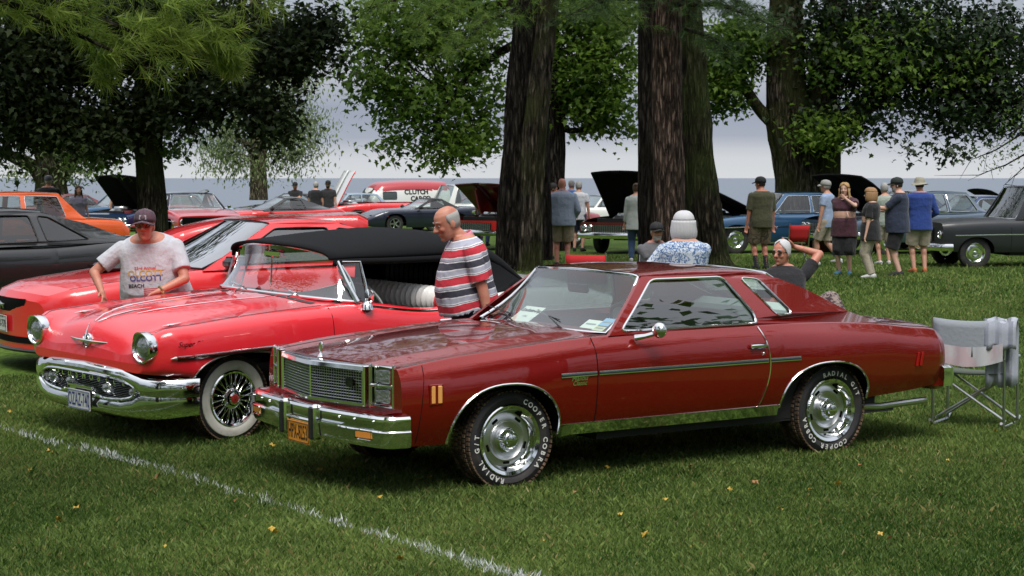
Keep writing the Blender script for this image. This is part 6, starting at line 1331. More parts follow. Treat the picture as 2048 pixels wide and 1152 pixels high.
def panel_van():
    red = paint('dark_cherry_paint', (.36, .012, .02), .1); white = paint('white_paint', (.72, .72, .70))
    loc = place_d(722, 90, yawd(204), 0, .85); root = empty('panel_van', loc, yawd(204), 'red and white lettered panel van with its engine bay open', 'van', GR, tilt=True)
    K = [(.6, [(.80, .50), (.84, .6), (.84, .8), (.80, 1.0), (.66, 1.08), (.4, 1.12), (0, 1.14)]), (-.4, [(.86, .42), (.92, .6), (.92, .85), (.88, 1.05), (.74, 1.16), (.4, 1.2), (0, 1.22)]),
         (-.75, [(.88, .42), (.93, .7), (.93, 1.0), (.86, 1.35), (.70, 1.60), (.4, 1.72), (0, 1.74)]), (-1.1, [(.88, .42), (.94, .7), (.94, 1.05), (.90, 1.50), (.76, 1.84), (.4, 1.94), (0, 1.96)]),
         (-2.5, [(.88, .42), (.94, .7), (.95, 1.1), (.92, 1.55), (.80, 1.90), (.4, 2.02), (0, 2.04)]), (-4.2, [(.86, .46), (.92, .7), (.93, 1.1), (.90, 1.52), (.78, 1.86), (.4, 1.97), (0, 1.99)]), (-4.35, [(.80, .5), (.86, .75), (.87, 1.1), (.84, 1.45), (.7, 1.75), (.4, 1.84), (0, 1.86)])]
    B = Body(K, 4, [(0, .42, .76, .44, 2.2), (-3.1, .42, .74, .44, 2.2)], .44, dx=.16)
    b, _, _ = B.build(root, white, None, None, None)
    b.data.materials.append(red)
    for p in b.data.polygons:
        if p.material_index == 0 and (p.center.z > 1.58 or (p.center.z < .9 and p.center.x > -.5)): p.material_index = 3
    for sg in (1, -1):
        m = MB(); m.grid([[(B.P(x, z, .006)[0], B.P(x, z, .006)[1] * sg, z) for z in rng(1.18, 1.52, 5)] for x in rng(-1.05, -1.7, 6)]); q = m.build('side_window', GLASS_T, root)
        t = MB(); t.tube([(B.P(x, z, .008)[0], B.P(x, z, .008)[1] * sg, z) for x, z in roundpoly([(-1.05, 1.18), (-1.05, 1.52), (-1.7, 1.52), (-1.7, 1.18)], .06)], .015, 5, closed=True); t.build('window_trim', BLACK, q)
        m = MB()
        for txt, x, z, sz in (('CLUTCH', -2.75, 1.50, .30), ('CARGO', -2.95, 1.20, .30)):
            for i, ch in enumerate(txt if sg > 0 else txt[::1]):
                xx = x + (len(txt) / 2 - i) * .19 * 1.0 if sg > 0 else x - (len(txt) / 2 - i) * .19; p = B.P(xx, z, .012); put_text(m, ch, (p[0], p[1] * sg, p[2]), (-sg, 0, 0), (0, -.12 * sg, 1), sz, bold=.04)
        m.build('van_lettering', INK, root, 'black painted words on the white van side')
    m = MB(); m.grid([[(-.42 - .34 * t + .02, y, 1.20 + .48 * t) for t in (0, .5, 1)] for y in rng(-.62, .62, 9)]); m.build('windscreen', GLASS_T, root)
    m = MB(); m.box((.3, 0, 1.2), (.6, .5, .24), bevel=.08); m.ball((.3, .2, 1.35), .12, 10, 8); m.ball((.3, -.2, 1.35), .12, 10, 8); m.build('engine', SATIN, root)
    for x, s in ((0, 1), (0, -1), (-3.1, 1), (-3.1, -1)): wheel(root, x, .74 * s, .36, .2, .21, 'cap', s, simple=True)
# ---------------------------------------------------------------- people
def capsule(mb, p, q, r1, r2=None, n=12, flat=(False, False)):
    r2 = r1 if r2 is None else r2; p, q = Vector(p), Vector(q); d = q - p; L = d.length
    if L < 1e-6: return mb.ball(p, r1)
    t = d / L; pts, rs = [], []
    if flat[0]: pts += [p]; rs += [r1]
    else:
        for a in (-80, -55, -25, 0): pts.append(p + t * r1 * math.sin(math.radians(a))); rs.append(r1 * math.cos(math.radians(a)))
    if flat[1]: pts += [q]; rs += [r2]
    else:
        for a in (0, 25, 55, 80): pts.append(q + t * r2 * math.sin(math.radians(a))); rs.append(r2 * math.cos(math.radians(a)))
    mb.tube(pts, rs, n)
def rings(mb, R, n=20):
    """R: list of (centre, axis, side, r_depth, r_side) rings, closed at both ends."""
    vs = []
    for c, ax, sd, rd, rs in R:
        c, ax, sd = Vector(c), Vector(ax).normalized(), Vector(sd).normalized(); f = sd.cross(ax)
        for k in range(n):
            a = 2 * PI * k / n; ca, sa = math.cos(a), math.sin(a); e = 0.85
            vs.append(c + f * rd * math.copysign(abs(ca)**e, ca) + sd * rs * math.copysign(abs(sa)**e, sa))
    fs = [tuple(reversed(range(n))), tuple(range((len(R) - 1) * n, len(R) * n))]
    for i in range(len(R) - 1):
        for k in range(n): fs.append((i * n + k, i * n + (k + 1) % n, (i + 1) * n + (k + 1) % n, (i + 1) * n + k))
    mb.add(vs, fs)
def remeshed(mb, name, m, parent, voxel, smooth=2, label=None):
    o = mb.build(name, m, parent, label, angle=180)
    r = o.modifiers.new('r', 'REMESH'); r.mode = 'VOXEL'; r.voxel_size = voxel; r.use_smooth_shade = True
    if smooth: s = o.modifiers.new('s', 'SMOOTH'); s.iterations = smooth; s.factor = .5
    return o
SKIN = mat('skin', (.50, .27, .19), .5, sub=.05, mix=((.42, .19, .13), 9, .4, .75)); SKIN2 = mat('skin_ruddy', (.50, .22, .15), .5, sub=.05, mix=((.44, .15, .10), 12, .4, .7)); SKIN_P = mat('skin_pale', (.58, .36, .28), .5, sub=.05, mix=((.52, .28, .21), 9, .4, .75))
def hand(mb, wrist, dirv, palm_n, s=1.0, curl=.5, thumb=1):
    """five fingers on a palm. dirv = along the hand, palm_n = normal on the palm side."""
    w = Vector(wrist); d = Vector(dirv).normalized(); n = Vector(palm_n); n = (n - d * n.dot(d)).normalized(); sd = d.cross(n) * thumb
    rings(mb, [(w, d, sd, .020 * s, .027 * s), (w + d * .035 * s, d, sd, .019 * s, .036 * s), (w + d * .085 * s, d, sd, .015 * s, .041 * s)], 12)
    for i, (o, L) in enumerate(((-.031, .062), (-.011, .075), (.010, .080), (.030, .072))):
        b = w + d * .085 * s + sd * o * s; a1 = curl * .7; p1 = b + (d * math.cos(a1) + n * math.sin(a1)) * L * .45 * s; a2 = a1 + curl * .9; p2 = p1 + (d * math.cos(a2) + n * math.sin(a2)) * L * .33 * s
        a3 = a2 + curl * .6; p3 = p2 + (d * math.cos(a3) + n * math.sin(a3)) * L * .25 * s
        capsule(mb, b - d * .02 * s, p1, .0095 * s, .009 * s, 8); capsule(mb, p1, p2, .009 * s, .008 * s, 8); capsule(mb, p2, p3, .008 * s, .007 * s, 8)
    b = w + d * .025 * s + sd * .030 * s; p1 = b + (d * .7 + sd * .7 + n * .2).normalized() * .045 * s; p2 = p1 + (d * .9 + sd * .25 + n * .35).normalized() * .032 * s
    capsule(mb, b, p1, .013 * s, .011 * s, 8); capsule(mb, p1, p2, .011 * s, .009 * s, 8)
def elbow(a, b, l1, l2, hint):
    a, b = Vector(a), Vector(b); d = b - a; L = min(d.length, (l1 + l2) * .999); t = d.normalized(); k = (l1 * l1 - l2 * l2 + L * L) / (2 * L); h = math.sqrt(max(0, l1 * l1 - k * k))
    hn = Vector(hint); hn = (hn - t * hn.dot(t)); hn = hn.normalized() if hn.length > 1e-5 else t.orthogonal()
    return a + t * k + hn * h, a + t * L
def person(label, loc, face, H=1.75, lean=0.0, turn=0.0, head=(0, 0), arms=None, legs=None, belly=0.0, girth=1.0, female=False, skin=None,
           shirt=None, sleeve=.55, hem=0.0, pants=None, pant_len=1.0, shoes=None, hair=None, hair_style='short', hat=None, voxel=.014, group=None,
           seated=None, glasses=None, beard=None, collar=None, side_lean=0.0, socks=None, tuck=True, hem_flare=0.0, detail=False, head_fwd=0.0, skirt=None):
    """x forward, y left. arms: {1: (hand xyz, elbow hint, curl), -1: ...}; legs: {1: (foot xyz), ...}; heights are for a 1.75 m figure."""
    root = empty('person', loc, face, label, 'person', group)
    s = H / 1.75; skin = skin or SKIN; g = girth * 1.07
    V = lambda x, y, z: Vector((x, y, z)) * s
    pz = .93 if seated is None else seated; pel = V(0, 0, pz)
    R = Matrix.Rotation(turn, 3, 'Z') @ Matrix.Rotation(lean, 3, 'Y') @ Matrix.Rotation(side_lean, 3, 'X')
    sd = R @ Vector((0, 1, 0)); up = R @ Vector((0, 0, 1)); fw = R @ Vector((1, 0, 0))
    def sp(z, x=0.0, y=0.0): return pel + R @ V(x, y, z)        # point on the trunk at height z above the pelvis
    sw = .175 if female else .195
    # ---- skin body
    b = MB()
    tors = [(-.10, .095, .135, 0), (0, .115, .165, 0), (.10, .105 + belly * .35, .150 + belly * .2, belly * .25), (.20, .105 + belly * .4, .150 + belly * .2, belly * .35), (.33, .115 + belly * .2, .160, belly * .15 - .005), (.44, .112, .170, -.012), (.50, .085, .145, -.022), (.565, .055, .075, -.02)]
    rings(b, [(sp(z, x), up, sd, rd * s * g, rs * s * g) for z, rd, rs, x in tors])
    nb = sp(.53, -.02); HR = Matrix.Rotation(turn + head[1], 3, 'Z') @ Matrix.Rotation(lean * .55 + head[0], 3, 'Y')
    hb = sp(.575, .005 + head_fwd); hc = hb + HR @ V(.02, 0, .105)
    capsule(b, nb, hb + HR @ V(0, 0, .03), .058 * s, .052 * s)
    def hp(x, y, z): return hc + HR @ V(x, y, z)
    hx, hy, hz_ = HR @ Vector((1, 0, 0)), HR @ Vector((0, 1, 0)), HR @ Vector((0, 0, 1))
    rings(b, [(hp(.035, 0, -.122), hz_, hy, .018 * s, .020 * s), (hp(.024, 0, -.112), hz_, hy, .050 * s, .038 * s), (hp(.012, 0, -.085), hz_, hy, .072 * s, .052 * s), (hp(.004, 0, -.05), hz_, hy, .086 * s, .062 * s), (hp(0, 0, -.01), hz_, hy, .092 * s, .069 * s), (hp(-.002, 0, .03), hz_, hy, .097 * s, .073 * s), (hp(-.005, 0, .065), hz_, hy, .091 * s, .070 * s), (hp(-.008, 0, .095), hz_, hy, .070 * s, .056 * s), (hp(-.01, 0, .115), hz_, hy, .036 * s, .030 * s)], 24)
    # face: nose, brow, cheeks, lips, chin, ears
    nl = 1.25 if detail else 1
    capsule(b, hp(.092, 0, .012), hp(.108 + .006 * nl, 0, -.028), .008 * s, .0135 * s * nl**.5, 8); b.ball(hp(.100, .011, -.033), .009 * s, 8, 6); b.ball(hp(.100, -.011, -.033), .009 * s, 8, 6)
    for y in (1, -1):
        capsule(b, hp(.088, .014 * y, .026), hp(.074, .048 * y, .026), .0105 * s, .009 * s, 8); b.ball(hp(.066, .036 * y, -.028), .024 * s, 10, 7)
        T = b.T; b.T = Matrix.Translation(hp(-.008, .071 * y, -.012)) @ HR.to_4x4() @ Matrix.Rotation(-.25 * y, 4, 'Z'); b.ball((0, 0, 0), (.021 * s, .009 * s, .034 * s), 10, 8); b.T = T
    capsule(b, hp(.086, .02, -.064), hp(.086, -.02, -.064), .0075 * s, None, 8); capsule(b, hp(.083, .017, -.076), hp(.083, -.017, -.076), .008 * s, None, 8); b.ball(hp(.072, 0, -.103), .021 * s, 10, 8)
    armj = {}
    for k in (1, -1):
        sh = sp(.452, -.012, (sw - .008) * k * (g**.5)); A_ = (arms or {}).get(k, ((.06, .27 * k, .80), (-1, .3, 0), .45)); ht, hint, curl = A_[:3]
        hw = V(ht[0], ht[1], ht[2]) if len(ht) == 3 else sp(*ht[:3]); el, wr = elbow(sh, hw, .295 * s, .255 * s, (hint[0], hint[1] * k if hint[1] else 0, hint[2])); armj[k] = (sh, el, wr)
        a = .85 if female else 1.0
        capsule(b, sh, el, .054 * s * a * g**.5, .041 * s * a); capsule(b, el, wr, .042 * s * a, .026 * s * a)
        d = (wr - el).normalized(); ax = (el - sh).cross(d); pn = Vector((0, -k, 0)) if ax.length < .02 else (d.cross(ax) if True else ax)
        if (arms or {}).get(k) and len(arms[k]) > 3: pn = Vector(arms[k][3])
        hand(b, wr, (arms[k][4] if (arms and k in arms and len(arms[k]) > 4) else d), pn if pn.length > .01 else Vector((0, -k, 0)), s * (.92 if female else 1), curl, thumb=1 if (arms and k in arms and len(arms[k]) > 5) else -1)
    legj = {}
    for k in (1, -1):
        hp_ = pel + Matrix.Rotation(turn * .4, 3, 'Z') @ V(0, .095 * k, -.03); ft, kh = (legs or {}).get(k, ((0, .10 * k, 0), (1, .1 * k, 0))); ft = Vector(ft)
        kn, an = elbow(hp_, V(ft.x - .02, ft.y, ft.z + .085), .43 * s, .42 * s, kh); legj[k] = (hp_, kn, an)
        capsule(b, hp_, kn, .088 * s * g, .056 * s * g**.5); capsule(b, kn, an, .055 * s * g**.5, .036 * s)
        # calf
        m_ = kn.lerp(an, .3) + V(-.02, 0, 0); b.ball(m_, (.048 * s, .046 * s, .09 * s), 10, 8)
        fd = (V(.13, .028 * k, -.042)); capsule(b, an, an + V(0, 0, -.04), .034 * s, .036 * s); capsule(b, an + V(-.02, 0, -.045), an + fd, .032 * s, .022 * s)
    body = remeshed(b, 'body', skin, root, voxel, 1 if detail else 2)
    # ---- clothes
    if shirt:
        c = MB(); o = .014 * s; zs = [t for t in tors]
        lo = -.10 - hem
        R_ = [(sp(lo, belly * .12), up, sd, (.118 + belly * .30 + hem_flare) * s * g, (.172 + belly * .15 + hem_flare) * s * g)]
        R_ += [(sp(z, x), up, sd, rd * s * g + o, rs * s * g + o) for z, rd, rs, x in ((0, .118 + belly * .4, .168 + belly * .2, belly * .2), (.10, .112 + belly * .42, .158 + belly * .2, belly * .28), (.20, .110 + belly * .40, .155 + belly * .15, belly * .32), (.33, .117 + belly * .2, .163, belly * .13), (.44, .112, .172, -.012), (.495, .090, .150, -.02), (.54, .062, .098, -.02))]
        if female: R_[3] = (sp(.20, .0), up, sd, .105 * s * g + o, .14 * s * g + o); capsule(c, sp(.335, .065, .06), sp(.335, .065, -.06), .077 * s * g)
        rings(c, R_, 24)
        for k in (1, -1):
            sh, el, wr = armj[k]; r0 = .060 * s * g**.5
            e1 = sh.lerp(el, min(1, sleeve)); r1 = r0 * (.98 if sleeve < 1 else .85) + (.006 * s if sleeve < 1 else 0)
            capsule(c, sh, e1, r0, r1, 14, flat=(False, sleeve < 1))
            if sleeve > 1: e2 = el.lerp(wr, min(.97, sleeve - 1)); capsule(c, el, e2, r0 * .85, r0 * .62, 14, flat=(False, True))
        if detail:  # soft folds
            rnd = random.Random(7)
            for i in range(9):
                z = .02 + .4 * rnd.random(); y0 = -.12 + .24 * rnd.random(); x0 = .105 + belly * .5 * (1 - abs(z - .18) * 2)
                capsule(c, sp(z, x0 * .9, y0), sp(z + .06, x0 * .72, y0 + rnd.choice((-.09, .09))), .012 * s, .006 * s, 8)
        remeshed(c, 'shirt', shirt, root, voxel * 1.0, 2 if detail else 3)
    if collar:
        c = MB(); P = [sp(.535 + .02 * math.cos(a) * -1, -.022 + .062 * math.cos(a), .075 * math.sin(a)) for a in [2 * PI * i / 20 for i in range(20)]]
        for i in range(20):
            pass
        top_ = [p + up * .035 * s - fw * .004 for p in P]; c.grid([[P[i % 20] + (P[i % 20] - sp(.53, -.022)).normalized() * .022 * s - up * .02 * s, P[i % 20] + (P[i % 20] - sp(.53, -.022)) * .12 + up * .012 * s, top_[i % 20]] for i in range(2, 19)])
        o_ = c.build('collar', collar, root); q = o_.modifiers.new('t', 'SOLIDIFY'); q.thickness = .006
    if pants:
        c = MB(); o = .012 * s
        rings(c, [(sp(-.13), Vector((0, 0, 1)), sd, .10 * s * g, .150 * s * g), (sp(-.06), up, sd, .125 * s * g, .178 * s * g), (sp(.02), up, sd, .120 * s * g + belly * .15 * s, .172 * s * g), (sp(.075), up, sd, .112 * s * g + belly * .15 * s, .160 * s * g)], 20)
        for k in (1, -1):
            hp_, kn, an = legj[k]; sh_ = pant_len < .75
            rr = .105 if sh_ else .098
            if sh_: e = kn if pant_len >= .5 else hp_.lerp(kn, pant_len * 2); e = hp_.lerp(kn, pant_len * 2) if pant_len <= .5 else kn.lerp(an, (pant_len - .5) * 2); 
            if pant_len <= .5: capsule(c, hp_, hp_.lerp(kn, pant_len * 2), rr * s * g, (rr - .012) * s * g, 14, flat=(False, True))
            else:
                capsule(c, hp_, kn, rr * s * g, .082 * s * g**.5, 14); capsule(c, kn, kn.lerp(an, (pant_len - .5) * 2), .081 * s * g**.5, (.072 if sh_ else .058) * s, 14, flat=(False, True))
        if skirt: rings(c, [(sp(-.05), up, sd, .12 * s * g, .17 * s * g), (pel - V(0, 0, skirt * .5), (0, 0, 1), (0, 1, 0), .13 * s * g, .18 * s * g), (pel - V(0, 0, skirt), (0, 0, 1), (0, 1, 0), .12 * s * g, .16 * s * g)], 20)
        remeshed(c, 'trousers' if pant_len > .7 else 'shorts', pants, root, voxel, 3)
    if shoes:
        for k in (1, -1):
            hp_, kn, an = legj[k]; c = MB(); f = an + V(0, 0, -.085 + .004)
            yaw_f = .2 * k; fx = Vector((math.cos(yaw_f), math.sin(yaw_f), 0)); fy = Vector((-fx.y, fx.x, 0))
            sh_ = MB(); z0 = Vector((0, 0, 1))
            rings(c, [(f + fx * -.075 * s + z0 * .035 * s, fx, fy, .030 * s, .022 * s), (f + fx * -.055 * s + z0 * .045 * s, fx, fy, .044 * s, .036 * s), (f + fx * 0 + z0 * .05 * s, fx, fy, .052 * s, .041 * s), (f + fx * .06 * s + z0 * .042 * s, fx, fy, .042 * s, .044 * s), (f + fx * .13 * s + z0 * .032 * s, fx, fy, .030 * s, .046 * s), (f + fx * .185 * s + z0 * .026 * s, fx, fy, .020 * s, .032 * s)], 14)
            c.build('shoe', shoes, root)
            if socks:
                c = MB(); c.tube([an + V(0, 0, -.03), kn.lerp(an, .55)], [.043 * s, .047 * s], 12, caps=False); c.build('sock', socks, root)
    if hair:
        c = MB(); e = .010 * s
        if hair_style in ('short', 'bald', 'bob', 'long', 'bun'):
            def shell(zlo, front, ex, zt=.118):
                Rr = []
                for z, rd, rs, x in ((-.05, .086, .062, .004), (-.01, .092, .069, 0), (.03, .097, .073, -.002), (.065, .091, .070, -.005), (.095, .070, .056, -.008), (.115, .036, .030, -.01), (.124, -.02 if hair_style == 'bob' else .012, -.02 if hair_style == 'bob' else .010, -.01)):
                    if z < zlo: continue
                    Rr.append((z, rd, rs, x))
                G = []
                for z, rd, rs, x in Rr:
                    row = []
                    for i in range(19):
                        a = PI * .5 * 1.0 + (i / 18 - .5) * 2 * (PI - front(z)) + PI / 2; row.append(hp(x + (rd + ex) * math.cos(a), (rs + ex) * math.sin(a), z + (min(ex, .012) if z > .09 else 0)))
                    G.append(row)
                return G
            if hair_style == 'bald': G = [r for r in shell(-.06, lambda z: 1.85 if z < -.03 else (1.45 if z < .02 else 1.3), .0045)][:4]
            elif hair_style == 'short': G = shell(-.05, lambda z: 1.45 if z < .02 else (1.15 if z < .05 else (.80 if z < .08 else (.30 if z < .10 else 0.0))), .010)
            else: G = shell(.02 if hair_style in ('bob', 'long') else -.05, lambda z: 1.0 if z < .06 else (.6 if z < .08 else 0.0), .034 if hair_style == 'bob' else (.024 if hair_style != 'bun' else .012))
            if hair_style == 'bob':
                c.grid([[hp((rd + .022) * math.cos(a) - .008, (rs + .022) * math.sin(a), z + .003 * math.sin(a * 11)) for a in [2 * PI * i / 36 for i in range(37)]] for z, rd, rs in ((.052, .105, .082), (.075, .101, .079), (.100, .090, .070), (.122, .070, .054), (.138, .042, .032), (.146, .005, .002), (.147, -.02, -.02))])
            else: c.grid(G)
            if hair_style in ('bob', 'long'):
                low = [(.053, .105, .082), (.03, .108, .086), (-.01, .110, .091), (-.05, .110, .095), (-.09, .105, .093), (-.125, .088, .078), (-.15, .05, .05)] if hair_style == 'bob' else [(.02, .097, .073), (-.05, .093, .072), (-.09, .094, .076), (-.14, .098, .088), (-.20, .092, .090), (-.26, .078, .078), (-.30, .05, .05)]
                G2 = []
                for j, (z, rd, rs) in enumerate(low):
                    row = []
                    for i in range(49):
                        a = PI + (i / 48 - .5) * 2 * 2.15; rp = .024 + .0035 * math.sin(i * 1.9 + j * .6) + .003 * math.sin(i * 4.3 + j * 1.1); row.append(hp((rd + rp) * math.cos(a) - .004, (rs + rp) * math.sin(a), z + .010 * math.sin(i * 2.7) * (1 if j == len(low) - 1 else 0)))
                    G2.append(row)
                c.grid(G2)
            if hair_style == 'bun': c.ball(hp(-.09, 0, .09), .042 * s, 10, 8)
            if hair_style == 'bob' or hair_style == 'long': pass
        h_ = c.build('hair', hair, root, angle=80)
        if True: q = h_.modifiers.new('t', 'SOLIDIFY'); q.thickness = .006
    if hat:
        c = MB(); kind, hm = hat
        c.T = Matrix.Translation(hc) @ HR.to_4x4() @ Matrix.Scale(s, 4)
        if kind == 'cap' or kind == 'cap_back':
            f = 1 if kind == 'cap' else -1
            c.T = c.T @ Matrix.Rotation(-.10, 4, 'Y')
            G = []
            for z, k_ in ((.022, 1.0), (.05, 1.02), (.08, .97), (.105, .82), (.122, .55), (.130, .22), (.132, .02)):
                G.append([(-.002 + .108 * k_ * math.cos(a), .084 * k_ * math.sin(a), z) for a in [2 * PI * i / 24 for i in range(25)]])
            c.grid(G, True)
            G = []
            for j, (r_, dz) in enumerate(((.095, .028), (.14, .024), (.178, .008))):
                G.append([(f * (-.01 + r_ * math.cos(a)), r_ * .86 * math.sin(a) * (.9 if j == 2 else .95), dz - .03 * abs(math.sin(a))) for a in [(-1.15 + 2.3 * i / 10) * (1 - .18 * j) for i in range(11)]])
            c.grid(G); c.ball((-.002, 0, .133), .007, 6, 4)
        elif kind == 'bucket':
            G = []
            for z, r_ in ((.132, .02), (.130, .06), (.115, .085), (.07, .10), (.03, .106), (.022, .12), (.008, .16), (.0, .175), (.004, .176)):
                G.append([(r_ * 1.05 * math.cos(a), r_ * .9 * math.sin(a), z + .012 * math.sin(2 * a) * (1 if r_ > .11 else 0)) for a in [2 * PI * i / 28 for i in range(29)]])
            c.grid(G)
        c.T = None
        q = c.build('hat', hm, root, angle=50).modifiers.new('t', 'SOLIDIFY'); q.thickness = .004
    if glasses:
        c = MB(); mi = 0
        for y in (1, -1):
            T = [hp(.100 - .012 * abs(math.cos(a)), .032 * y + .026 * math.cos(a), .004 + .019 * math.sin(a)) for a in [2 * PI * i / 16 for i in range(16)]]; c.mi = 0; c.tube(T, .0022 * s, 5, closed=True)
            c.tube([hp(.088, .058 * y, .008), hp(.0, .077 * y, .006)], .0022 * s, 5); c.mi = 1; c.add(T, [tuple(range(16))])
        c.mi = 0; c.tube([hp(.103, .008, .008), hp(.103, -.008, .008)], .0022 * s, 5)
        c.build('glasses', [BLACK, glasses], root)
    if voxel <= .011 or detail:
        for y in (1, -1):
            c = MB(); c.ball(hp(.0765, .031 * y, .003), .0115 * s, 10, 8); c.mi = 1; c.ball(hp(.0845, .031 * y, .001), .0058 * s, 8, 6); c.build('eye', [mat('eye_white', (.6, .57, .53), .3), mat('iris', (.03, .025, .02), .2)], root)
        for y in (1, -1): c = MB(); c.tube([hp(.099, .014 * y, .030), hp(.096, .030 * y, .035), hp(.082, .050 * y, .030)], [.003 * s, .004 * s, .002 * s], 6); c.build('eyebrow', hair or mat('brow', (.15, .12, .1), .9), root)
        c = MB(); c.tube([hp(.090, .021, -.069), hp(.0945, 0, -.070), hp(.090, -.021, -.069)], [.0015 * s, .004 * s, .0015 * s], 6); c.build('mouth', mat('lips', (.33, .10, .08), .5), root)
    if beard:
        c = MB(); G = []
        for z, rd, rs, x in ((-.045, .088, .064, .006), (-.085, .080, .058, .012), (-.112, .060, .048, .024), (-.13, .03, .03, .035)):
            G.append([hp(x + rd * math.cos(a), rs * math.sin(a), z) for a in [(-1.3 + 2.6 * i / 12) for i in range(13)]])
        c.grid(G[:1] + G[1:]); c.build('beard', beard, root)
    root['_j'] = 0; del root['_j']
    return root, dict(sp=sp, hp=hp, arm=armj, leg=legj, s=s, fw=fw, up=up, sd=sd)
# ---------------------------------------------------------------- who stands where
def shirt_mat(name, col, r=.9): return mat(name, col, r, bump=(9, .75, .035), sheen=.12)
def stripe_mat():
    m = bpy.data.materials.new('striped_polo_cloth'); m.use_nodes = True; nt = m.node_tree; b = nt.nodes['Principled BSDF']; b.inputs['Roughness'].default_value = .9
    tc = nt.nodes.new('ShaderNodeTexCoord'); sx = nt.nodes.new('ShaderNodeSeparateXYZ'); n = nt.nodes.new('ShaderNodeTexNoise'); n.inputs['Scale'].default_value = 7; nt.links.new(tc.outputs['Object'], n.inputs['Vector']); nt.links.new(tc.outputs['Object'], sx.inputs[0])
    sl = nt.nodes.new('ShaderNodeMath'); sl.operation = 'MULTIPLY_ADD'; sl.inputs[1].default_value = .22; nt.links.new(sx.outputs['X'], sl.inputs[0]); nt.links.new(sx.outputs['Z'], sl.inputs[2])
    a = nt.nodes.new('ShaderNodeMath'); a.operation = 'MULTIPLY_ADD'; a.inputs[1].default_value = .03; nt.links.new(n.outputs[0], a.inputs[0]); nt.links.new(sl.outputs[0], a.inputs[2])
    d = nt.nodes.new('ShaderNodeMath'); d.operation = 'MULTIPLY'; d.inputs[1].default_value = 1 / .21; f = nt.nodes.new('ShaderNodeMath'); f.operation = 'FRACT'; nt.links.new(a.outputs[0], d.inputs[0]); nt.links.new(d.outputs[0], f.inputs[0])
    r = nt.nodes.new('ShaderNodeValToRGB'); r.color_ramp.interpolation = 'CONSTANT'; E = r.color_ramp.elements; W, RD, GY, NV = (.66, .66, .70, 1), (.52, .030, .050, 1), (.36, .37, .45, 1), (.045, .045, .065, 1)
    st = [(0, RD), (.26, W), (.29, NV), (.31, W), (.35, GY), (.52, W), (.56, NV), (.80, W), (.84, NV), (.86, GY), (.95, W)]
    E[0].position = 0; E[0].color = RD; E[1].position = .26; E[1].color = W
    for p, c in st[2:]: e = E.new(p); e.color = c
    nt.links.new(f.outputs[0], r.inputs[0]); nt.links.new(r.outputs[0], b.inputs['Base Color']); bp = nt.nodes.new('ShaderNodeBump'); bp.inputs['Distance'].default_value = .04; bp.inputs['Strength'].default_value = .7; nt.links.new(n.outputs[0], bp.inputs['Height']); nt.links.new(bp.outputs[0], b.inputs['Normal']); return m
def camo_mat(name, c0, c1, c2, sc=14):
    m = bpy.data.materials.new(name); m.use_nodes = True; nt = m.node_tree; b = nt.nodes['Principled BSDF']; b.inputs['Roughness'].default_value = .9; tc = nt.nodes.new('ShaderNodeTexCoord'); n = nt.nodes.new('ShaderNodeTexNoise'); n.inputs['Scale'].default_value = sc; n.inputs['Detail'].default_value = 2; n.inputs['Distortion'].default_value = 1.2; nt.links.new(tc.outputs['Object'], n.inputs['Vector'])
    r = nt.nodes.new('ShaderNodeValToRGB'); r.color_ramp.interpolation = 'CONSTANT'; E = r.color_ramp.elements; E[0].position = 0; E[0].color = (*c0, 1); E[1].position = .47; E[1].color = (*c1, 1); e = E.new(.58); e.color = (*c2, 1); nt.links.new(n.outputs[0], r.inputs[0]); nt.links.new(r.outputs[0], b.inputs['Base Color']); return m
def stand(u, v): return ground_at(u, v)
def folding_chair(name, label, loc, rz, w=.5, seat=.42, back=.85, m_back=None, m_seat=None, group=None, cat='folding chair', director=False):
    root = empty(name, loc, rz, label, cat, group); m = MB(); hw = w / 2
    m.tube([(.22, -hw, .02), (-.22, -hw, seat)], .012, 6); m.tube([(-.22, -hw, .02), (.22, -hw, seat)], .012, 6); m.tube([(.22, hw, .02), (-.22, hw, seat)], .012, 6); m.tube([(-.22, hw, .02), (.22, hw, seat)], .012, 6)
    for y in (-hw, hw): m.tube([(-.20, y, seat), (-.30, y, back + .05)], .012, 6); m.tube([(-.24, y, .62), (.20, y, .62), (.22, y, seat)], .012, 6)
    m.build('frame', SATIN, root)
    m = MB(); m.grid([[(x, y, seat + .01 - .03 * math.cos(y / hw * PI / 2)) for y in rng(-hw, hw, 7)] for x in rng(-.2, .22, 4)]); m.build('seat', m_seat or m_back, root).modifiers.new('t', 'SOLIDIFY').thickness = .006
    m = MB(); m.grid([[(-.20 - .10 * t - .03 * math.cos(y / hw * PI / 2), y, seat + .12 + (back - seat - .1) * t) for y in rng(-hw, hw, 7)] for t in (0, .35, .7, 1)]); m.build('backrest', m_back, root).modifiers.new('t', 'SOLIDIFY').thickness = .006
    return root
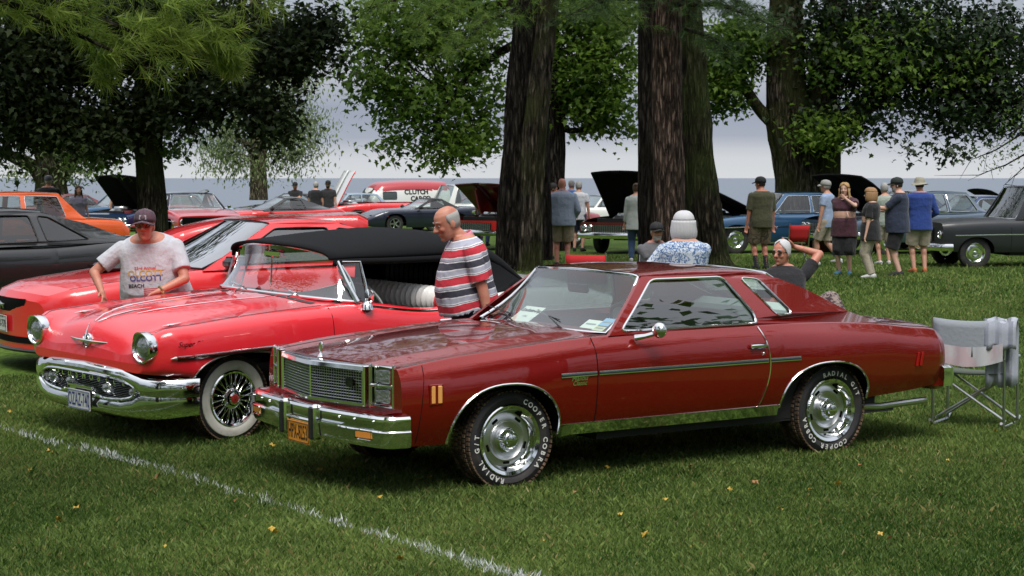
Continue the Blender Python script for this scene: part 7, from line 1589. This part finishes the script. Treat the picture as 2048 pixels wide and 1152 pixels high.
def make_people():
    D = math.radians
    jeans = shirt_mat('blue_jeans', (.035, .065, .14)); khaki = shirt_mat('khaki_cloth', (.28, .22, .15)); beige = shirt_mat('beige_cloth', (.36, .31, .24)); blk = shirt_mat('black_cloth', (.010, .010, .013)); tan = shirt_mat('tan_brown_cloth', (.20, .13, .08)); navy = shirt_mat('navy_cloth', (.018, .026, .055))
    wt = shirt_mat('pale_grey_tshirt', (.47, .48, .53)); grh = mat('grey_hair', (.33, .32, .31), .8, bump=(90, .5, .004)); whh = mat('white_grey_hair', (.50, .50, .52), .8, bump=(70, .6, .004)); blonde = mat('blond_hair', (.40, .25, .10), .7, bump=(70, .6, .004)); brown = mat('brown_hair', (.07, .035, .02), .7, bump=(70, .6, .004)); darkh = mat('dark_hair', (.015, .012, .01), .6, bump=(90, .5, .004))
    white_shoe = mat('white_shoe', (.5, .5, .5), .6); blue_shoe = mat('blue_shoe', (.03, .12, .2), .6); orange_shoe = mat('orange_shoe', (.4, .12, .04), .6); shades = mat('sunglass_lens', (.05, .01, .01), .1, coat=1)
    blackcap = mat('black_cap', (.012, .012, .014), .8)
    # 1 striped-shirt man between the two near cars
    x, y = -.30, 15.60; loc = (x, y, gz(x, y))
    r, J = person('bald man in a red and grey striped polo between the two near cars', loc, D(196), H=1.86, lean=.19, head=(.26, .10), arms={1: ((-.04, .31, .84), (-1, .45, -.1), .35), -1: ((.06, -.28, .86), (-1, .3, -.3), .5)}, belly=.12, girth=1.2, skin=SKIN2, shirt=stripe_mat(), sleeve=.80, hem=-.15, pants=jeans, shoes=white_shoe, hair=grh, hair_style='bald', voxel=.0075, detail=True, collar=mat('pink_collar', (.60, .22, .30), .9), head_fwd=.03)
    sp = J['sp']; m = MB(); R = []
    for i in range(28): a = 2 * PI * i / 28; R.append(sp(.035, .14 * math.cos(a) * 1.05, .188 * math.sin(a)))
    m.grid([[p - J['up'] * .02 for p in R] + [R[0] - J['up'] * .02], [p + J['up'] * .02 for p in R] + [R[0] + J['up'] * .02]]); m.build('belt', mat('brown_belt', (.07, .03, .015), .5), r).modifiers.new('t', 'SOLIDIFY').thickness = .008
    m = MB(); m.box(tuple(sp(.035, .155, 0)), (.012, .05, .045), bevel=.004); m.build('belt_buckle', SATIN, r)
    sh, el, wr = J['arm'][1]; d = (wr - el).normalized(); m = MB(); c0 = wr - d * .03; u_ = d.orthogonal().normalized(); v_ = d.cross(u_); m.tube([c0 + (u_ * math.cos(a) + v_ * math.sin(a)) * .034 for a in [2 * PI * i / 16 for i in range(16)]], .007, 5, closed=True); m.lathe([(0, .012), (.018, .010), (.020, 0)], 14, 'y', tuple(c0 + Vector((0, .036, 0)))); m.build('wristwatch', SATIN, r)
    # 2 man in the printed T-shirt leaning on the red convertible
    x, y = -3.10, 17.42; loc = (x, y, gz(x, y))
    face = D(-92); r, J = person('heavy man in a printed pale T-shirt and dark cap leaning on the red convertible', loc, face, H=1.84, lean=.52, head=(-.28, .05), arms={1: ((.46, .10, .98), (-.4, 1, .0), .5), -1: ((.44, -.36, .97), (-.4, 1, .0), .7)}, belly=.17, girth=1.32, side_lean=.05, skin=SKIN2, shirt=wt, sleeve=.72, hem=.06, hem_flare=.03, pants=jeans, shoes=white_shoe, hair=grh, hair_style='short', hat=('cap', camo_mat('faded_maroon_cap', (.10, .05, .07), (.06, .045, .06), (.14, .09, .11), 20)), glasses=GLASS, voxel=.008, detail=True, head_fwd=.03)
    sp = J['sp']; shirt = [o for o in r.children if o.name.startswith('shirt')][0]; cols = dict(o=mat('print_ochre', (.55, .32, .08), .8), b=mat('print_blue', (.05, .06, .25), .8), r=mat('print_red', (.6, .05, .05), .8), k=INK)
    Rr, Uu, Nn = J['sd'], J['up'], J['fw']; 
    def on_shirt(mb, name, m_): 
        o = mb.build(name, m_, r, smooth=False); w = o.modifiers.new('s', 'SHRINKWRAP'); w.target = shirt; w.wrap_method = 'PROJECT'; w.use_project_x = True; w.use_negative_direction = True; w.use_positive_direction = True; w.offset = .004; w.wrap_mode = 'ABOVE_SURFACE'; return o
    for i, (txt, z, yy, sz, k) in enumerate((('23rd Annual', .44, .0, .042, 'r'), ('OLCOTT', .39, .0, .085, 'o'), ('OLCOTT', .345, .003, .078, 'b'), ('BEACH', .275, -.08, .05, 'k'), ('Car Show', .02, .0, .06, 'k'))):
        mb = MB(); put_text(mb, txt, tuple(sp(z, .29, yy)), tuple(Rr), tuple(Uu), sz, bold=.02, sx=.9); on_shirt(mb, 'shirt_print', cols[k])
    mb = MB(); q = lambda a, b: sp(a, .29, b)
    for j in range(6): mb.add([q(.25 - j * .018, -.02), q(.25 - j * .018, .10), q(.24 - j * .018, .10), q(.24 - j * .018, -.02)], [(0, 1, 2, 3)])
    mb.add([q(.13, -.14), q(.13, .14), q(.10, .15), q(.065, .10), q(.065, -.12), q(.10, -.15)], [(0, 1, 2, 3, 4, 5)]); mb.add([q(.165, -.03), q(.165, .05), q(.13, .09), q(.13, -.05)], [(0, 1, 2, 3)]); on_shirt(mb, 'shirt_print', cols['r'])
    mb = MB()
    for yy in (-.11, .10): mb.add([sp(.07 + .028 * math.sin(a), .29, yy + .028 * math.cos(a)) for a in [2 * PI * i / 12 for i in range(12)]], [tuple(range(12))])
    on_shirt(mb, 'shirt_print', INK)
    m = MB(); m.T = Matrix.Translation(J['hp'](.085, 0, .075)) @ Matrix.Rotation(0, 4, 'Z'); fx = (J['hp'](1, 0, 0) - J['hp'](0, 0, 0)); m.T = None
    a_ = J['hp']; m.add([a_(.104, -.03, .05), a_(.104, .03, .05), a_(.098, .028, .085), a_(.098, -.028, .085)], [(0, 1, 2, 3)]); m.build('cap_patch', mat('cap_patch', (.35, .32, .36), .8), r)
    sh, el, wr = J['arm'][1]; d = (wr - el).normalized(); m = MB(); c0 = wr - d * .03; u_ = d.orthogonal().normalized(); v_ = d.cross(u_); m.tube([c0 + (u_ * math.cos(a) + v_ * math.sin(a)) * .036 for a in [2 * PI * i / 16 for i in range(16)]], .008, 5, closed=True); m.ball(tuple(c0 + v_ * .03), (.02, .02, .02), 10, 6); m.build('wristwatch', mat('gold', (.6, .45, .2), .3, 1), r)
    # crowd
    G2 = None; P = person
    P('shaven-headed man in a grey hooded sweatshirt and khaki shorts, seen from behind', stand(1124, 534), D(88), H=1.84, girth=1.34, shirt=shirt_mat('grey_hoodie', (.24, .28, .37)), sleeve=1.9, hem=.02, hem_flare=.01, pants=khaki, pant_len=.46, shoes=blackcap, skin=SKIN2, belly=.05, voxel=.012, arms={1: ((.16, .26, .98), (-1, .5, -.3), .6), -1: ((.16, -.26, .98), (-1, .5, -.3), .6)}, collar=shirt_mat('hood_cloth', (.22, .26, .34)))
    P('dark-haired man in a black T-shirt looking right, left of the grey hoodie', stand(1101, 520), D(15), H=1.76, shirt=blk, pants=blk, pant_len=.46, shoes=blackcap, hair=darkh, head=(.3, 0), skin=SKIN2, voxel=.013)
    P('grey-haired man in white T-shirt and dark shorts beside the grey hoodie', stand(1157, 503), D(75), H=1.82, shirt=shirt_mat('white_tshirt', (.55, .56, .60)), hem=.05, pants=navy, pant_len=.46, shoes=blackcap, hair=grh, voxel=.013)
    P('man in a bright blue shirt behind the hoodie man, mostly hidden', stand(1142, 492), D(60), H=1.88, shirt=shirt_mat('bright_blue_shirt', (.03, .2, .6)), pants=navy, shoes=blackcap, hair=grh, voxel=.015)
    P('brown-haired woman in a pale sheer blouse and jeans beside the dark trunk', stand(1272, 524), D(80), H=1.74, female=True, shirt=shirt_mat('pale_sheer_blouse', (.40, .42, .40)), sleeve=1.8, hem=.12, hem_flare=.03, pants=jeans, shoes=white_shoe, hair=brown, hair_style='bun', voxel=.013, girth=1.08)
    P('man in an olive T-shirt, camouflage shorts and a black cap, back to us', stand(1522, 540), D(108), H=1.86, girth=1.16, shirt=shirt_mat('olive_tshirt', (.062, .060, .030)), sleeve=.9, hem=.04, pants=camo_mat('camo_shorts', (.10, .075, .045), (.16, .12, .08), (.05, .04, .028), 9), pant_len=.48, shoes=blackcap, hair=darkh, hat=('cap', blackcap), head=(.05, .5), socks=blk, skin=SKIN2, voxel=.012)
    P('blond woman in a maroon top and black skirt, hand at her chin', stand(1688, 551), D(-112), H=1.74, female=True, girth=1.22, belly=.05, shirt=shirt_mat('maroon_top', (.055, .016, .028)), sleeve=.7, hem=.10, hem_flare=.02, pants=blk, pant_len=.58, skirt=.55, shoes=blue_shoe, hair=blonde, hair_style='long', skin=SKIN_P, voxel=.011, detail=True, arms={1: ((.17, .06, 1.44), (.6, .9, -.6), .6), -1: ((.20, .10, 1.16), (.2, -1, -.6), .5)})
    P('man in a pale blue polo and khaki shorts walking behind the blond woman', stand(1652, 532), D(150), H=1.80, shirt=shirt_mat('pale_blue_polo', (.28, .36, .52)), hem=.05, pants=beige, pant_len=.46, shoes=white_shoe, socks=mat('blue_sock', (.08, .14, .25), .9), hair=grh, hat=('cap', mat('grey_cap', (.3, .3, .28), .8)), voxel=.013, legs={1: ((.18, .10, 0), (1, .1, 0)), -1: ((-.22, -.10, .06), (1, -.1, 0))})
    P('woman with wavy blond hair in a black top and khaki trousers, facing left', stand(1741, 557), D(160), H=1.64, female=True, girth=1.2, belly=.05, shirt=blk, sleeve=.75, hem=.10, hem_flare=.02, pants=beige, shoes=white_shoe, hair=mat('sandy_hair', (.30, .17, .08), .7, bump=(70, .6, .004)), hair_style='bob', skin=SKIN_P, glasses=GLASS, voxel=.011, head=(-.05, .1))
    P('tall man in navy T-shirt, black shorts and cap, facing left, hand raised', stand(1796, 553), D(165), H=1.84, girth=1.2, belly=.10, shirt=navy, sleeve=.85, hem=.06, hem_flare=.02, pants=blk, pant_len=.50, shoes=blackcap, hair=darkh, hat=('cap', mat('green_black_cap', (.012, .02, .018), .8)), beard=grh, skin=SKIN_P, voxel=.011, head=(.12, 0), arms={1: ((.46, .14, 1.22), (-.2, .3, -1), .5), -1: ((.42, -.18, 1.15), (-.2, -.3, -1), .5)})
    P('man in a bucket hat, blue and navy jacket and khaki shorts, seen from behind', stand(1838, 546), D(95), H=1.84, girth=1.18, shirt=shirt_mat('blue_jacket', (.015, .045, .22)), sleeve=1.9, hem=.05, hem_flare=.02, pants=beige, pant_len=.46, shoes=orange_shoe, hair=darkh, hat=('bucket', mat('khaki_hat', (.30, .28, .22), .9)), voxel=.012, arms={1: ((.18, .22, 1.0), (-1, .6, -.3), .6), -1: ((.18, -.22, 1.0), (-1, .6, -.3), .6)})
    P('person in khaki shorts and white shoes half hidden behind the navy-shirt man', stand(1768, 530), D(100), H=1.74, shirt=shirt_mat('pale_green_shirt', (.3, .34, .30)), pants=beige, pant_len=.46, shoes=white_shoe, hair=grh, voxel=.014)
    # far left-centre group
    P('bearded man in black cap with crossed arms by the red sports car', stand(591, 468), D(-95), H=1.80, shirt=blk, pants=shirt_mat('orange_shorts', (.35, .09, .02)), pant_len=.46, shoes=blackcap, hair=darkh, hat=('cap', blackcap), beard=mat('red_beard', (.22, .06, .03), .9), voxel=.018, arms={1: ((.20, -.10, 1.18), (.2, 1, -.6), .5), -1: ((.22, .10, 1.20), (.2, -1, -.6), .5)})
    P('grey-haired man in a black shirt seen from behind, left of the jeans man', stand(632, 470), D(70), H=1.80, shirt=blk, hem=.06, pants=jeans, shoes=blackcap, hair=grh, voxel=.018, girth=1.1)
    P('man in a dark shirt and blue jeans by the raised red hood', stand(657, 470), D(-100), H=1.84, shirt=shirt_mat('charcoal_shirt', (.02, .02, .024)), pants=shirt_mat('light_jeans', (.09, .17, .30)), shoes=blackcap, hair=darkh, hat=('cap', blackcap), beard=darkh, voxel=.018)
    P('man in a black T-shirt standing at the raised black hood far left', stand(236, 474), D(140), H=1.78, shirt=blk, pants=blk, shoes=blackcap, hair=darkh, hat=('cap', blackcap), voxel=.02)
    r, J = P('broad man in a black T-shirt with a flag design, back to us, far left', stand(98, 505), D(85), H=1.84, girth=1.3, shirt=blk, pants=navy, shoes=blackcap, hair=grh, hat=('cap', mat('grey_blue_cap', (.12, .12, .15), .8)), skin=SKIN2, voxel=.014, belly=.1)
    sp = J['sp']; m = MB()
    for j in range(7): w_ = .10 - .010 * j; z = .44 - .026 * j; m.add([sp(z, -.165, -w_), sp(z, -.165, w_), sp(z - .013, -.165, w_ * .95), sp(z - .013, -.165, -w_ * .95)], [(0, 1, 2, 3)])
    m.build('flag_print', mat('print_white', (.6, .6, .6), .8), r, smooth=False)
    P('woman with long brown hair in a grey top beside the orange sedan', stand(158, 500), D(-70), H=1.60, female=True, shirt=shirt_mat('lilac_grey_top', (.25, .22, .30)), pants=jeans, shoes=white_shoe, hair=brown, hair_style='long', voxel=.015)
    P('man in a dark grey T-shirt half hidden by the propped dark red hood', stand(968, 492), D(80), H=1.70, shirt=shirt_mat('dark_grey_tshirt', (.05, .045, .05)), pants=jeans, shoes=blackcap, hair=darkh, voxel=.018)
    c = MB(); c.box((0, 0, .17), (.34, .5, .34), bevel=.02, taper=1.06); c.mi = 1; c.box((0, 0, .36), (.39, .56, .05), bevel=.015); o_ = c.build('storage_box', [mat('orange_plastic', (.55, .13, .015), .5), mat('dark_orange_plastic', (.40, .09, .01), .5)]); o_.location = ground_at(1641, 503); tag(o_, 'orange plastic storage box on the grass before the deep blue car', 'storage box')
    # seated three behind the coupe roof
    red_c = mat('red_chair_cloth', (.5, .015, .02), .8); wht_c = mat('white_chair_cloth', (.5, .5, .5), .8); grn = mat('green_chair_cloth', (.06, .10, .05), .8)
    def seat_at(u, v_head, y, hh=1.26): X = (u - 1024) / FPX * y; return (X, y, gz(X, y))
    L = seat_at(1312, 463, 27.5); folding_chair('folding_chair', 'dark folding chair under the smiling seated man', (L[0], L[1], L[2]), D(-100), m_back=blk)
    P('grey-bearded man in black cap and grey T-shirt sitting by the trunk', L, D(-75), H=1.80, seated=.44, shirt=shirt_mat('mid_grey_tshirt', (.10, .10, .11)), pants=jeans, shoes=white_shoe, hair=grh, hat=('cap', blackcap), beard=grh, skin=SKIN2, voxel=.011, detail=True, legs={1: ((.48, .16, 0), (.4, 0, 1)), -1: ((.48, -.16, 0), (.4, 0, 1))}, arms={1: ((.32, .18, .55), (-.5, 1, 0), .5), -1: ((.32, -.18, .55), (-.5, -1, 0), .5)}, girth=1.1)
    L = seat_at(1368, 435, 18.3)
    blouse = camo_mat('blue_white_blouse', (.52, .58, .66), (.06, .13, .30), (.50, .56, .64), 26)
    P('woman with short grey hair in a blue and white patterned blouse, back to us', L, D(95), H=1.69, female=True, shirt=blouse, sleeve=.9, pants=beige, shoes=white_shoe, hair=whh, hair_style='bob', girth=1.25, voxel=.010, arms={1: ((.2, .24, .98), (-.5, 1, 0), .5), -1: ((.2, -.24, .98), (-.5, -1, 0), .5)})
    L = seat_at(1572, 470, 20.6); folding_chair('folding_chair', 'white-framed folding chair under the man with red sunglasses', (L[0], L[1] + .07, L[2]), D(-86), m_back=blk, back=.9)
    P('grey-haired man in red sunglasses lounging with one hand behind his head', L, D(-86), H=1.84, seated=.47, lean=-.22, shirt=blk, sleeve=.6, pants=camo_mat('camo_trousers', (.05, .03, .04), (.24, .19, .17), (.10, .06, .07), 16), shoes=white_shoe, hair=whh, hair_style='short', glasses=shades, skin=SKIN2, voxel=.009, detail=True, girth=1.12, belly=.05, head=(.16, -.80), legs={1: ((.42, .55, .30), (.2, .9, 1)), -1: ((.50, -.16, 0), (.4, -.2, 1))}, arms={1: ((-.24, .14, 1.19), (-.1, 1, .1), .5), -1: ((.25, -.25, .6), (-.5, -1, 0), .5)})
    folding_chair('folding_chair', 'bright red folding chair behind the olive-shirt man', ground_at(1590, 537), D(100), w=.42, m_back=red_c, back=.86)
    folding_chair('folding_chair', 'red and white camp chair whose back shows over the coupe roof', seat_at(1185, 520, 26.0), D(70), w=.55, m_back=red_c, m_seat=wht_c, back=.90)
    # director's chair with a towel at the right
    c = ground_at(1950, 850); root = empty('director_chair', c, D(62), 'aluminium director chair with grey cloth back at the right edge', 'folding chair'); hw = .29; SD = SATIN
    m = MB()
    for y in (-hw, hw):
        m.tube([(.22, y, .03), (.22, y, .56)], .0125, 8); m.tube([(-.22, y, .03), (-.22, y, .88)], .0125, 8); m.tube([(-.26, y, .56), (.26, y, .56)], .014, 8); m.tube([(.30, y, .06), (.22, y, .02), (-.22, y, .02), (-.30, y, .06)], .0125, 8)
    for x in (.16, -.16): m.tube([(x, -hw, .06), (x, hw, .44)], .011, 8); m.tube([(x + .02, hw, .06), (x + .02, -hw, .44)], .011, 8)
    m.build('frame', SD, root); gc = mat('grey_chair_cloth', (.30, .33, .37), .85, bump=(30, .3, .01)); pk = mat('pink_white_towel', (.55, .42, .46), .95, mix=((.55, .55, .58), 5, .45, .6))
    m = MB(); m.grid([[(x, y, .45 - .02 * math.cos(y / hw * 1.5)) for y in rng(-hw, hw, 9)] for x in rng(-.2, .2, 5)]); m.build('seat', mat('green_grey_cloth', (.09, .11, .08), .9), root).modifiers.new('t', 'SOLIDIFY').thickness = .006
    m = MB(); m.grid([[(-.225 - .03 * math.cos(y / hw * 1.5), y, .60 + .29 * t + (-.02 + .02 * (y / hw)**2)) for y in rng(-hw, hw, 11)] for t in rng(0, 1, 6)]); m.build('backrest', gc, root).modifiers.new('t', 'SOLIDIFY').thickness = .006
    m = MB(); m.grid([[(-.27 - .012 * math.sin(y * 40), y, .56 + .14 * t + (-.04 + .04 * (y / hw)**2) - .02 * (1 - t) * math.cos(y / hw * 1.5)) for y in rng(-hw, hw, 17)] for t in rng(0, 1, 5)]); m.build('hanging_pouch', pk, root)
    f = root.matrix_basis; T = empty('towel', c, D(62), 'pale lilac towel hung over the back corner of the director chair', 'towel'); m = MB()
    G = []
    for j in range(15):
        q = j / 14; row = []
        for i in range(13):
            y = -hw - .10 + .26 * i / 12; fold = .016 * math.sin(i * 1.4 + q * 1.5); z = .905 - abs(q - .42) * (.9 if q > .42 else .6) + .01 * math.sin(i); x = -.225 + (.035 if q > .42 else -.035) * min(1, abs(q - .42) * 8) + fold * (1 if q > .42 else -1); row.append((x, y, z - (.05 * abs(math.sin(i * .7)) if j == 14 else 0)))
        G.append(row)
    m.grid(G); m.build('cloth', mat('lilac_towel', (.40, .42, .50), .95, bump=(60, .4, .004)), T).modifiers.new('t', 'SOLIDIFY').thickness = .005
make_ground()
make_trees()
malibu(); olds(); background_cars()
make_people()
make_grass()
